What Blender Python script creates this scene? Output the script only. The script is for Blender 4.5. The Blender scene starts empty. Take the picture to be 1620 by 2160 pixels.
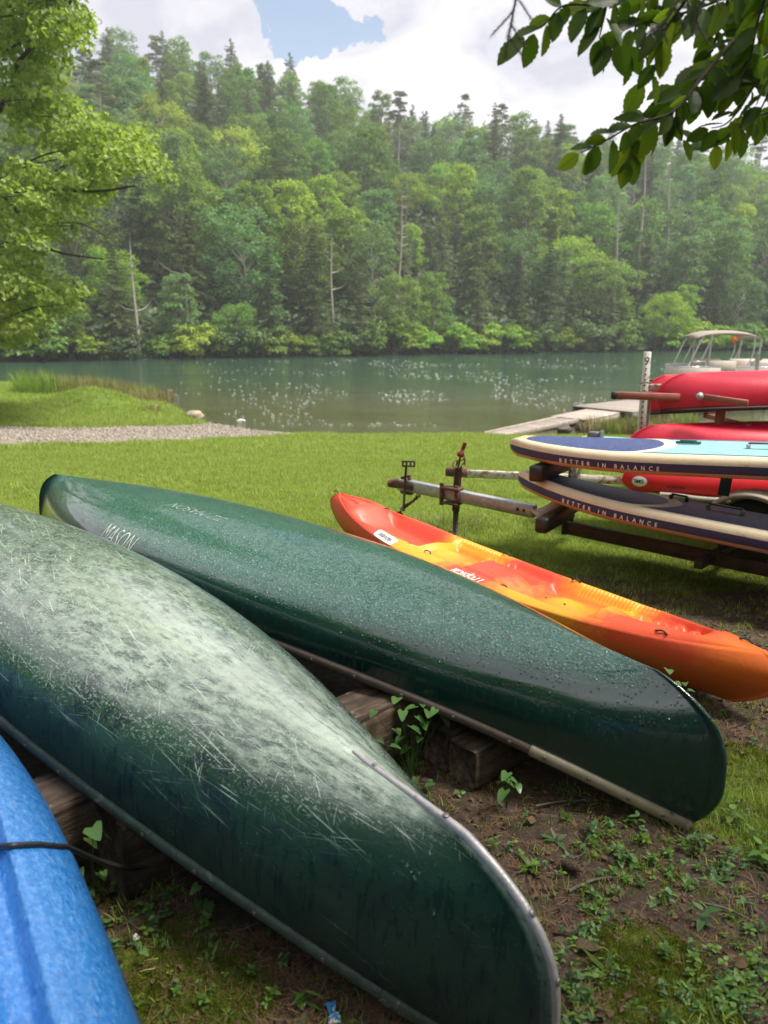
import bpy, math, random
import numpy as np
from mathutils import Vector, Matrix, Euler
random.seed(7); RNG = np.random.default_rng(7)
R = math.radians; PI = math.pi
S = bpy.context.scene; COL = S.collection

# ------------------------------------------------------------------ camera
PITCH = R(13.4); CZ = 1.6; FPX = 1632.0
cam = bpy.data.cameras.new('camera'); co = bpy.data.objects.new('camera', cam); COL.objects.link(co)
co.location = (0, 0, CZ); co.rotation_euler = (R(90) - PITCH, 0, 0)
cam.sensor_fit = 'VERTICAL'; cam.sensor_height = 36; cam.sensor_width = 27; cam.lens = 36 * FPX / 2160
cam.clip_start = 0.05; cam.clip_end = 2000
cam.dof.use_dof = True; cam.dof.focus_distance = 3.2; cam.dof.aperture_fstop = 3.4
S.camera = co

# ------------------------------------------------------------------ world and sun
SUN_EL, SUN_AZ = R(60), R(100)         # azimuth from +Y towards +X: high on the right, behind thin cloud
w = bpy.data.worlds.new('World'); S.world = w; w.use_nodes = True
nt = w.node_tree; nt.nodes.clear()
def wn(t, **k):
    n = nt.nodes.new(t)
    for a, b in k.items(): setattr(n, a, b)
    return n
out = wn('ShaderNodeOutputWorld'); bg = wn('ShaderNodeBackground'); bg.inputs[1].default_value = 0.1
sky = wn('ShaderNodeTexSky'); sky.sky_type = 'NISHITA'; sky.sun_disc = False
sky.sun_elevation = SUN_EL; sky.sun_rotation = SUN_AZ; sky.air_density = 1.0; sky.dust_density = 1.2
tc = wn('ShaderNodeTexCoord')
def wmath(op, a, b=None, clamp=False):
    n = wn('ShaderNodeMath', operation=op, use_clamp=clamp)
    for i, v in enumerate((a, b)):
        if v is None: continue
        if isinstance(v, (int, float)): n.inputs[i].default_value = v
        else: nt.links.new(v, n.inputs[i])
    return n.outputs[0]
sep = wn('ShaderNodeSeparateXYZ'); nt.links.new(tc.outputs['Generated'], sep.inputs[0])
zz = wmath('MAXIMUM', sep.outputs[2], 0.02); zz = wmath('ADD', zz, 0.18)
cmb = wn('ShaderNodeCombineXYZ')
nt.links.new(wmath('DIVIDE', sep.outputs[0], zz), cmb.inputs[0]); nt.links.new(wmath('DIVIDE', sep.outputs[1], zz), cmb.inputs[1])
mp = wn('ShaderNodeMapping'); nt.links.new(cmb.outputs[0], mp.inputs[0]); mp.inputs['Location'].default_value = (3.1, 7.45, 0)
n1 = wn('ShaderNodeTexNoise'); n1.inputs['Scale'].default_value = 0.95; n1.inputs['Detail'].default_value = 7; n1.inputs['Roughness'].default_value = 0.52
n1.inputs['Distortion'].default_value = 0.3
nt.links.new(mp.outputs[0], n1.inputs['Vector'])
n2 = wn('ShaderNodeTexNoise'); n2.inputs['Scale'].default_value = 2.6; n2.inputs['Detail'].default_value = 9; n2.inputs['Roughness'].default_value = 0.56; n2.inputs['Distortion'].default_value = 0.6
nt.links.new(mp.outputs[0], n2.inputs['Vector'])
cover = wn('ShaderNodeValToRGB'); cover.color_ramp.elements[0].position = 0.27; cover.color_ramp.elements[1].position = 0.32
HD = Vector(((650 - 810) / 1632, math.cos(PITCH) + (1080 - 40) / 1632 * math.sin(PITCH), -math.sin(PITCH) + (1080 - 40) / 1632 * math.cos(PITCH))).normalized()
vm = wn('ShaderNodeVectorMath', operation='DISTANCE'); vm.inputs[1].default_value = HD
vs_ = wn('ShaderNodeMapping'); vs_.inputs['Scale'].default_value = (1, 1, 1); nd_ = wn('ShaderNodeTexNoise'); nd_.inputs['Scale'].default_value = 7; nd_.inputs['Detail'].default_value = 10; nd_.inputs['Roughness'].default_value = 0.6; nt.links.new(tc.outputs['Generated'], nd_.inputs['Vector'])
nt.links.new(tc.outputs['Generated'], vm.inputs[0])
gap = wmath('SUBTRACT', 1.0, wmath('MULTIPLY', wmath('ADD', vm.outputs['Value'], wmath('MULTIPLY', wmath('SUBTRACT', nd_.outputs[0], 0.5), 0.42)), 23.0), True)
nt.links.new(wmath('SUBTRACT', n1.outputs[0], wmath('MULTIPLY', gap, 0.55)), cover.inputs[0])
shade = wn('ShaderNodeValToRGB')
shade.color_ramp.elements[0].position = 0.36; shade.color_ramp.elements[0].color = (2.45, 2.48, 2.82, 1)
shade.color_ramp.elements[1].position = 0.66; shade.color_ramp.elements[1].color = (4.3, 4.16, 4.2, 1)
nt.links.new(n2.outputs[0], shade.inputs[0])
bright = wn('ShaderNodeMixRGB', blend_type='MULTIPLY'); bright.inputs[0].default_value = 1
nt.links.new(sky.outputs[0], bright.inputs[1]); bright.inputs[2].default_value = (0.9, 0.78, 0.68, 1)
mx = wn('ShaderNodeMixRGB'); nt.links.new(cover.outputs[0], mx.inputs[0]); nt.links.new(bright.outputs[0], mx.inputs[1]); nt.links.new(shade.outputs[0], mx.inputs[2])
nt.links.new(mx.outputs[0], bg.inputs[0]); nt.links.new(bg.outputs[0], out.inputs[0])
sun = bpy.data.lights.new('sun', 'SUN'); sun.energy = 2.6; sun.angle = R(14); sun.color = (1.0, 0.95, 0.86)
so = bpy.data.objects.new('sun', sun); COL.objects.link(so)
sd = Vector((math.sin(SUN_AZ) * math.cos(SUN_EL), math.cos(SUN_AZ) * math.cos(SUN_EL), math.sin(SUN_EL)))
so.rotation_euler = sd.to_track_quat('Z', 'Y').to_euler(); so.location = (0, 0, 30)
vs = S.view_settings; vs.view_transform = 'Standard'; vs.look = 'None'; vs.gamma = 1.0; vs.exposure = 1.6
try: vs.use_curve_mapping = False
except Exception: pass
S.cycles.max_bounces = 7; S.cycles.diffuse_bounces = 3; S.cycles.glossy_bounces = 3; S.cycles.transmission_bounces = 4
S.cycles.transparent_max_bounces = 6; S.cycles.volume_bounces = 0; S.cycles.caustics_reflective = False; S.cycles.caustics_refractive = False
S.cycles.use_denoising = True; S.cycles.sample_clamp_indirect = 4.0

# ------------------------------------------------------------------ helpers
def at(px, py, Y):
    """world point seen at a pixel of the 1620 x 2160 photograph, Y metres ahead"""
    u = (px - 810) / FPX; v = (1080 - py) / FPX
    dy = math.cos(PITCH) + v * math.sin(PITCH); dz = -math.sin(PITCH) + v * math.cos(PITCH)
    t = Y / dy
    return Vector((u * t, Y, CZ + dz * t))
def atz(px, py, z):
    u = (px - 810) / FPX; v = (1080 - py) / FPX
    dy = math.cos(PITCH) + v * math.sin(PITCH); dz = -math.sin(PITCH) + v * math.cos(PITCH)
    t = (z - CZ) / dz
    return Vector((u * t, dy * t, z))
def tag(o, label=None, cat=None, group=None, kind=None):
    if label: o['label'] = label
    if cat: o['category'] = cat
    if group: o['group'] = group
    if kind: o['kind'] = kind
    return o
def empty(name, loc=(0, 0, 0), rot=(0, 0, 0), label=None, cat=None, group=None):
    o = bpy.data.objects.new(name, None); COL.objects.link(o); o.location = loc; o.rotation_euler = rot
    o.empty_display_size = 0.1
    return tag(o, label, cat, group)
def link(name, me, parent=None, loc=None, rot=None):
    o = bpy.data.objects.new(name, me); COL.objects.link(o)
    if parent is not None: o.parent = parent
    if loc is not None: o.location = loc
    if rot is not None: o.rotation_euler = rot
    return o
def copy_tree(o, parent=None):
    c = o.copy(); COL.objects.link(c); c.parent = parent
    for ch in o.children: copy_tree(ch, c)
    return c
def np_mesh(name, V, F, mats, smooth=False, matidx=None, uv=None):
    """V (n,3); F list of arrays of faces (each (m,k))"""
    me = bpy.data.meshes.new(name)
    V = np.asarray(V, dtype=np.float32)
    if not isinstance(F, (list, tuple)): F = [F]
    F = [np.asarray(f, dtype=np.int32) for f in F if len(f)]
    me.vertices.add(len(V)); me.vertices.foreach_set('co', V.ravel())
    loops = np.concatenate([f.ravel() for f in F]); sizes = np.concatenate([np.full(len(f), f.shape[1], np.int32) for f in F])
    me.loops.add(len(loops)); me.loops.foreach_set('vertex_index', loops)
    me.polygons.add(len(sizes))
    st = np.concatenate([[0], np.cumsum(sizes)[:-1]]).astype(np.int32)
    me.polygons.foreach_set('loop_start', st)
    try: me.polygons.foreach_set('loop_total', sizes)
    except Exception: pass
    if not isinstance(mats, (list, tuple)): mats = [mats]
    for m in mats: me.materials.append(m)
    if matidx is not None: me.polygons.foreach_set('material_index', np.asarray(matidx, np.int32))
    if smooth: me.polygons.foreach_set('use_smooth', np.ones(len(sizes), bool))
    if uv is not None:
        l = me.uv_layers.new(name='UVMap'); l.data.foreach_set('uv', np.asarray(uv, np.float32)[loops].ravel())
    me.update(calc_edges=True); me.validate()
    return me
def grid_faces(nu, nv, closed_v=False):
    i = np.arange(nu - 1)[:, None]; j = np.arange(nv if closed_v else nv - 1)[None, :]
    a = i * nv + j; b = (i + 1) * nv + j; jn = (j + 1) % nv
    return np.stack([a, b, (i + 1) * nv + jn, i * nv + jn], -1).reshape(-1, 4)
def tube(P, rad, n=7, squash=None, cap=True):
    P = np.asarray(P, float); m = len(P); rad = np.broadcast_to(np.asarray(rad, float), (m,))
    T = np.gradient(P, axis=0); T /= np.linalg.norm(T, axis=1)[:, None] + 1e-9
    ref = np.array([0, 0, 1.0]) if abs(T[0, 2]) < 0.9 else np.array([1.0, 0, 0])
    V = []
    for k in range(m):
        a = np.cross(T[k], ref)
        if np.linalg.norm(a) < 1e-3: a = np.cross(T[k], [0, 1, 0.1])
        a /= np.linalg.norm(a); b = np.cross(a, T[k]); ref = b
        th = np.arange(n) / n * 2 * PI
        V.append(P[k] + rad[k] * (np.cos(th)[:, None] * a + np.sin(th)[:, None] * b))
    V = np.concatenate(V); F = [grid_faces(m, n, True)]
    if cap:
        F.append(np.arange(n)[None, ::-1]); F.append((np.arange(n) + (m - 1) * n)[None, :])
    return V, F
class MB:
    def __init__(s): s.V = []; s.F = {}; s.n = 0; s.mi = {}
    def add(s, V, F, mi=0):
        V = np.asarray(V, float)
        for f in (F if isinstance(F, (list, tuple)) else [F]):
            f = np.asarray(f)
            if len(f) == 0: continue
            s.F.setdefault((f.shape[1], mi), []).append(f + s.n)
        s.V.append(V); s.n += len(V); return s
    def tube(s, P, r, n=7, mi=0): V, F = tube(P, r, n); return s.add(V, F, mi)
    def box(s, c, d, rot=None, mi=0, bev=0.0):
        """bevelled box: centre c, size d"""
        d = np.asarray(d, float) / 2; b = min(bev, d.min() * 0.45)
        bm_v = []
        if b <= 0:
            V = np.array([[x, y, z] for x in (-1, 1) for y in (-1, 1) for z in (-1, 1)], float) * d
            F = np.array([[0, 1, 3, 2], [4, 6, 7, 5], [0, 4, 5, 1], [2, 3, 7, 6], [0, 2, 6, 4], [1, 5, 7, 3]])
            FF = [F]
        else:
            V = []; idx = {}
            for sx in (-1, 1):
                for sy in (-1, 1):
                    for sz in (-1, 1):
                        for ax in range(3):
                            p = np.array([sx, sy, sz]) * (d - b); p[ax] += b * (sx, sy, sz)[ax]
                            idx[(sx, sy, sz, ax)] = len(V); V.append(p)
            V = np.array(V); Q = []; T3 = []
            for ax in range(3):
                u, v = [(1, 2), (2, 0), (0, 1)][ax]
                for sg in (-1, 1):
                    q = []
                    for a, c_ in ((-1, -1), (1, -1), (1, 1), (-1, 1)):
                        k = [0, 0, 0]; k[ax] = sg; k[u] = a; k[v] = c_; q.append(idx[(*k, ax)])
                    Q.append(q if sg > 0 else q[::-1])
            for ax in range(3):            # edges parallel to ax
                u, v = [(1, 2), (2, 0), (0, 1)][ax]
                for a in (-1, 1):
                    for c_ in (-1, 1):
                        def K(e, face):
                            k = [0, 0, 0]; k[ax] = e; k[u] = a; k[v] = c_; return idx[(*k, face)]
                        q = [K(-1, u), K(1, u), K(1, v), K(-1, v)]
                        Q.append(q if a * c_ < 0 else q[::-1])
            for sx in (-1, 1):
                for sy in (-1, 1):
                    for sz in (-1, 1):
                        t = [idx[(sx, sy, sz, 0)], idx[(sx, sy, sz, 1)], idx[(sx, sy, sz, 2)]]
                        T3.append(t if sx * sy * sz > 0 else t[::-1])
            FF = [np.array(Q), np.array(T3)]
        if rot is not None:
            V = V @ np.array(Euler(rot).to_matrix()).T
        return s.add(V + np.asarray(c, float), FF, mi)
    def beam(s, a, b, wd, ht, mi=0, bev=0.004, ext=0.0):
        """box from a to b, width wd, height ht"""
        a = Vector(a); b = Vector(b); d = b - a; L = d.length + ext; c = (a + b) / 2
        yaw = math.atan2(d.y, d.x); pit = -math.atan2(d.z, math.hypot(d.x, d.y))
        M = np.array(Euler((0, pit, yaw)).to_matrix()); t = MB(); t.box((0, 0, 0), (L, wd, ht), bev=bev)
        V = np.concatenate(t.V) @ M.T + np.array(c)
        FF = [np.concatenate(f) for f in t.F.values()]
        return s.add(V, FF, mi)
    def lathe(s, prof, n=16, axis='z', c=(0, 0, 0), mi=0, rot=None):
        prof = np.asarray(prof, float); th = np.arange(n) / n * 2 * PI
        V = np.stack([prof[:, 0][:, None] * np.cos(th), prof[:, 0][:, None] * np.sin(th), prof[:, 1][:, None] + 0 * th], -1).reshape(-1, 3)
        if rot is not None: V = V @ np.array(Euler(rot).to_matrix()).T
        return s.add(V + np.asarray(c, float), [grid_faces(len(prof), n, True)[:, ::-1], np.arange(n)[None, ::-1], (np.arange(n) + (len(prof) - 1) * n)[None, :]], mi)
    def mesh(s, name, mats, smooth=False):
        F = []; mi = []
        for (k, m), fs in s.F.items():
            f = np.concatenate(fs); F.append(f); mi.append(np.full(len(f), m))
        return np_mesh(name, np.concatenate(s.V), F, mats, smooth, np.concatenate(mi))
    def build(s, name, mats, parent=None, smooth=False, loc=None, rot=None):
        return link(name, s.mesh(name, mats, smooth), parent, loc, rot)

# ------------------------------------------------------------------ material DSL
class Mat:
    def __init__(s, name):
        s.m = bpy.data.materials.new(name); s.m.use_nodes = True; s.t = s.m.node_tree; s.t.nodes.clear()
        s.out = s.n('ShaderNodeOutputMaterial')
    def n(s, ty, props=None, **inp):
        x = s.t.nodes.new(ty)
        for k, v in (props or {}).items(): setattr(x, k, v)
        for k, v in inp.items():
            key = int(k[1:]) if k[0] == 'i' and k[1:].isdigit() else k.replace('_', ' ')
            s.set(x.inputs[key], v)
        return x
    def set(s, sock, v):
        if isinstance(v, bpy.types.NodeSocket): s.t.links.new(v, sock)
        elif isinstance(v, bpy.types.Node): s.t.links.new(v.outputs[0], sock)
        elif isinstance(v, (tuple, list)) and len(v) == 3 and sock.type == 'RGBA': sock.default_value = (*v, 1)
        else: sock.default_value = v
    def co(s, which='Object'): return s.n('ShaderNodeTexCoord').outputs[which]
    def pos(s): return s.n('ShaderNodeNewGeometry').outputs['Position']
    def map(s, v, sc=(1, 1, 1), rot=(0, 0, 0), loc=(0, 0, 0)): return s.n('ShaderNodeMapping', Vector=v, Scale=sc, Rotation=rot, Location=loc).outputs[0]
    def noise(s, v, sc, det=4, ro=0.55, dist=0.0): return s.n('ShaderNodeTexNoise', Vector=v, Scale=sc, Detail=det, Roughness=ro, Distortion=dist).outputs[0]
    def vor(s, v, sc, feat='F1', out='Distance', rnd=1.0): 
        return s.n('ShaderNodeTexVoronoi', {'feature': feat}, Vector=v, Scale=sc, Randomness=rnd).outputs[out]
    def ramp(s, f, stops, interp='LINEAR'):
        x = s.n('ShaderNodeValToRGB', i0=f); r = x.color_ramp; r.interpolation = interp
        while len(r.elements) < len(stops): r.elements.new(0.5)
        for e, (p, c) in zip(r.elements, stops):
            e.position = p; e.color = (c, c, c, 1) if isinstance(c, (int, float)) else (*c, 1)
        return x.outputs[0]
    def mr(s, f, a, b, c=0.0, d=1.0, sm=True):
        return s.n('ShaderNodeMapRange', {'interpolation_type': 'SMOOTHSTEP' if sm else 'LINEAR'}, i0=f, i1=a, i2=b, i3=c, i4=d).outputs[0]
    def math(s, op, a, b=0.0, c=None, clamp=False):
        x = s.n('ShaderNodeMath', {'operation': op, 'use_clamp': clamp}, i0=a, i1=b)
        if c is not None: s.set(x.inputs[2], c)
        return x.outputs[0]
    def mix(s, f, a, b, mode='MIX'): return s.n('ShaderNodeMixRGB', {'blend_type': mode}, i0=f, i1=a, i2=b).outputs[0]
    def sep(s, v): return s.n('ShaderNodeSeparateXYZ', i0=v).outputs
    def bump(s, h, st=0.3, dist=0.01, nrm=None):
        x = s.n('ShaderNodeBump', Height=h, Strength=st, Distance=dist)
        if nrm is not None: s.set(x.inputs['Normal'], nrm)
        return x.outputs[0]
    def attr(s, name): return s.n('ShaderNodeAttribute', {'attribute_name': name})
    def pbr(s, col, rough=0.5, metal=0.0, spec=0.5, nrm=None, coat=0.0, coat_r=0.05, sss=0.0, trans=0.0, ior=None, emit=None):
        x = s.n('ShaderNodeBsdfPrincipled', **{'Base_Color': col, 'Roughness': rough, 'Metallic': metal, 'Specular_IOR_Level': spec})
        if nrm is not None: s.set(x.inputs['Normal'], nrm)
        if coat: s.set(x.inputs['Coat Weight'], coat); s.set(x.inputs['Coat Roughness'], coat_r)
        if trans: s.set(x.inputs['Transmission Weight'], trans)
        if ior: s.set(x.inputs['IOR'], ior)
        return x.outputs[0]
    def end(s, sh): s.t.links.new(sh, s.out.inputs[0]); return s.m
def plain(name, col, rough=0.5, metal=0.0, var=0.25, sc=12.0, bump=0.0, spec=0.5, wear=None):
    """one colour with blotches, fine grain and optional second colour"""
    m = Mat(name); c = m.co()
    a = m.noise(c, sc, 6, 0.65); b = m.noise(c, sc * 7, 3)
    dk = tuple(x * (1 - var) for x in col); lt = tuple(min(1, x * (1 + var)) for x in col)
    k = m.ramp(a, [(0.3, dk), (0.7, lt)])
    if wear:
        k = m.mix(m.mr(m.noise(c, sc * 0.8, 8, 0.7), wear[1], wear[1] + 0.07), k, wear[0])
    r = m.mr(b, 0.3, 0.7, rough - 0.08, rough + 0.1)
    return m.end(m.pbr(k, r, metal, spec, nrm=m.bump(b, bump, 0.004) if bump else None))

# leaves: random per leaf, slow noise over the crown, per-tree shift, light passing through
def foliage(name, cols, trans=0.35, rough=0.55, nscale=0.6, objvar=0.25, hue=0.02):
    m = Mat(name); g = m.n('ShaderNodeNewGeometry'); oi = m.n('ShaderNodeObjectInfo')
    f = m.math('ADD', m.math('MULTIPLY', g.outputs['Random Per Island'], 0.55), m.math('MULTIPLY', m.noise(m.co(), nscale, 2), 0.45))
    k = m.ramp(f, [(0.15, cols[0]), (0.5, cols[1]), (0.85, cols[2])])
    v = m.mr(oi.outputs['Random'], 0, 1, 1 - objvar, 1 + objvar, False)
    h = m.mr(m.math('FRACT', m.math('MULTIPLY', oi.outputs['Random'], 7.31)), 0, 1, 0.5 - hue, 0.5 + hue, False)
    k = m.n('ShaderNodeHueSaturation', Hue=h, Saturation=1.0, Value=v, Color=k).outputs[0]
    a = m.pbr(k, rough, 0, 0.3)
    t = m.n('ShaderNodeBsdfTranslucent', Color=m.mix(1.0, k, (1.25, 1.3, 0.55), 'MULTIPLY')).outputs[0]
    return m.end(m.n('ShaderNodeMixShader', i0=trans, i1=a, i2=t).outputs[0])
def bark(name, col, sc=6):
    m = Mat(name); c = m.co(); v = m.map(c, (sc * 4, sc * 4, sc * 0.7)); a = m.noise(v, 1.0, 5, 0.7)
    k = m.ramp(a, [(0.3, tuple(x * 0.45 for x in col)), (0.6, col), (0.8, tuple(x * 1.4 for x in col))])
    return m.end(m.pbr(k, 0.9, nrm=m.bump(a, 0.6, 0.02)))

# ------------------------------------------------------------------ terrain
SHORE = np.array([(200, 17), (60, 17.0), (25, 17.6), (12, 18.2), (8, 18.6), (5, 18.9), (2.4, 19.2), (-1, 19.3), (-2.5, 19.4), (-3.3, 19.9), (-4, 20.6), (-4.7, 21.4), (-5.4, 22.4),
                  (-6.3, 24.5), (-7.3, 26.8), (-8.8, 30), (-9.9, 33), (-12.5, 35.6), (-18, 37.2), (-30, 38.5), (-60, 37), (-200, 20)], float)
FAR = np.array([(-300, -10), (-120, 33), (-60, 49), (-42, 55), (-30, 60.5), (-24, 64.5), (-12, 70), (-2.5, 75), (6, 79.5), (15, 83), (30, 90), (47, 95), (75, 104), (130, 118), (320, 150)], float)
def polydist(X, Y, P):
    """distance to polyline and sign: + on the right-hand side when walking"""
    best = np.full(X.shape, 1e9); sg = np.zeros(X.shape)
    for a, b in zip(P[:-1], P[1:]):
        d = b - a; L2 = d @ d
        t = np.clip(((X - a[0]) * d[0] + (Y - a[1]) * d[1]) / L2, 0, 1)
        qx = X - a[0] - t * d[0]; qy = Y - a[1] - t * d[1]; D = np.hypot(qx, qy)
        s_ = np.sign(d[0] * (Y - a[1]) - d[1] * (X - a[0])); m = D < best - 1e-9
        best = np.where(m, D, best); sg = np.where(m, s_, sg)
    return best * sg
def sstep(x, a, b): t = np.clip((x - a) / (b - a), 0, 1); return t * t * (3 - 2 * t)
def vnoise(X, Y, sc, seed=0):
    x = X * sc + seed * 17.3; y = Y * sc + seed * 9.1
    return (np.sin(x * 1.0 + 1.7 * np.sin(y * 0.8 + seed)) + np.sin(y * 1.3 + 1.3 * np.sin(x * 1.1)) + 0.6 * np.sin(2.3 * x - 1.9 * y) + 0.4 * np.sin(4.1 * x + 3.7 * y + seed)) / 3.0
def land_h(X, Y):
    X = np.asarray(X, float); Y = np.asarray(Y, float)
    d = polydist(X, Y, SHORE)      # + on the land side
    z = np.where(d > 0, -1.0 + np.interp(d, [0, 0.6, 4, 9, 13.2, 16, 30], [0, 0.035, 0.30, 0.70, 0.99, 1.0, 1.02]), -1.0 + 0.14 * d)
    z = np.maximum(z, -3.5)
    z = z + 0.07 * np.exp(-((Y - 6.4) / 1.6) ** 2) * sstep(X, -6, -1)
    z = z + 0.55 * np.exp(-(((X + 9.0) / 1.25) ** 2 + ((Y - 24.3) / 1.3) ** 2))
    z = z + 0.012 * vnoise(X, Y, 1.3, 1) * (d > -1) + 0.006 * vnoise(X, Y, 6, 2) * (Y < 12)
    return z
def gh(x, y): return float(land_h(np.array([x]), np.array([y]))[0])
GRAVEL = np.array([(-30, 7), (-12, 10.4), (-7.2, 12.9), (-5.1, 15.1), (-3.2, 17.4), (-1.9, 19.4)], float)      # near edge of the gravel
GRAVEL2 = np.array([(-30, 11.0), (-14, 14.4), (-8.9, 16.9), (-7.0, 18.5), (-5.6, 20.2), (-4.6, 21.6)], float)  # far edge
def blob(X, Y, px, py, r, z=0.0):
    p = atz(px, py, z); return np.exp(-(((X - p.x) ** 2 + (Y - p.y) ** 2) / r ** 2))
def zones(X, Y):
    d = polydist(X, Y, SHORE); n = vnoise(X, Y, 2.1, 3) * 0.35 + vnoise(X, Y, 7, 4) * 0.25
    g1 = -polydist(X, Y, GRAVEL); g2 = polydist(X, Y, GRAVEL2)
    gd = polydist(X, Y, GRAVEL); gd2 = polydist(X, Y, GRAVEL2)
    gravel = sstep(gd + n * 0.5, -0.15, 0.15) * sstep(-gd2 + n * 0.6, -0.3, 0.3) * (X < -1.5) * (Y > 8)
    grass = sstep(Y + 0.5 * n - 0.18 * X, 3.9, 5.0)
    grass = grass * (1 - 0.72 * np.exp(-(((X - 2.4) / 1.3) ** 2 + ((Y - 4.3) / 1.0) ** 2)))
    grass = np.maximum(grass, 0.7 * sstep(blob(X, Y, 1620, 1700, 0.42) + 0.2 * n, 0.35, 0.7))
    grass = np.maximum(grass, 0.85 * sstep(-X - 0.9 + 0.2 * n, 0.0, 0.5) * sstep(Y, 3.3, 3.9))
    p = atz(475, 975, -0.2); patch = np.exp(-(((X - p.x) / 0.28) ** 2 + ((Y - p.y) / 0.22) ** 2))
    p2 = atz(1000, 1018, 0.0); patch2 = np.exp(-(((X - p2.x) / 0.5) ** 2 + ((Y - p2.y) / 0.16) ** 2))
    soilspot = np.maximum(patch, patch2)
    grass = grass * (1 - gravel) * (1 - sstep(soilspot, 0.35, 0.6)) * sstep(d, 0.0, 0.25)
    moss = np.maximum.reduce([blob(X, Y, 1370, 2040, 0.2), blob(X, Y, 1420, 2130, 0.2), blob(X, Y, 330, 2080, 0.22), blob(X, Y, 450, 2120, 0.18), blob(X, Y, 880, 1735, 0.1), blob(X, Y, 1590, 1620, 0.2)])
    moss = np.maximum(moss, 0.8 * np.exp(-(((X - 2.2) / 1.2) ** 2 + ((Y - 5.0) / 0.7) ** 2)))
    moss = np.maximum(moss, .42 * (vnoise(X, Y, 3.1, 21) > .25)); moss = sstep(moss + 0.35 * n, 0.3, 0.75)
    weed = np.maximum.reduce([blob(X, Y, 1190, 2060, 0.16), blob(X, Y, 1230, 2150, 0.2), blob(X, Y, 1260, 1920, 0.1), blob(X, Y, 1600, 2060, 0.16), blob(X, Y, 1500, 2150, 0.24), blob(X, Y, 1590, 1800, 0.18), blob(X, Y, 1560, 1740, 0.1) * 0.8,
                              0.5 * blob(X, Y, 1350, 1800, 0.35), 0.45 * blob(X, Y, 300, 1980, 0.35), 0.3 * blob(X, Y, 600, 2000, 0.4)])
    return grass, gravel, moss, np.clip(weed, 0, 1), soilspot, d
def make_ground():
    xs = np.unique(np.concatenate([np.linspace(-300, -40, 14), np.linspace(-40, -12, 40), np.linspace(-12, -2.5, 80), np.arange(-2.5, 3.6, 0.03), np.linspace(3.6, 12, 60), np.linspace(12, 60, 30), np.linspace(60, 300, 12)]))
    ys = np.unique(np.concatenate([np.linspace(-60, -4, 10), np.linspace(-4, 0.5, 20), np.arange(0.5, 6.0, 0.03), np.linspace(6.0, 14, 90), np.linspace(14, 28, 150), np.linspace(28, 45, 60), np.linspace(45, 60, 6)]))
    X, Y = np.meshgrid(xs, ys, indexing='ij'); Z = land_h(X, Y)
    gr, gv, mo, we, sp, d = zones(X, Y)
    near = (Y < 6.5) & (np.abs(X) < 4)
    lump = np.zeros_like(X)
    for k, (f, a) in enumerate(((14, 0.006), (33, 0.004), (71, 0.0022))):
        lump += a * np.sin(X * f + 2 * np.sin(Y * f * 0.7 + k)) * np.sin(Y * f * 1.1 + 1.7 * np.sin(X * f * 0.6))
    Z = Z + lump * near
    rim = (X < -290) | (X > 290) | (Y < -58)
    me = np_mesh('ground', np.stack([X, Y, Z], -1).reshape(-1, 3), grid_faces(len(xs), len(ys)), M_GROUND, True)
    ca = me.color_attributes.new('zone', 'FLOAT_COLOR', 'POINT')
    ca.data.foreach_set('color', np.stack([gr, gv, mo, sp], -1).reshape(-1).astype(np.float32))
    return tag(link('ground', me), kind='structure')
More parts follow.
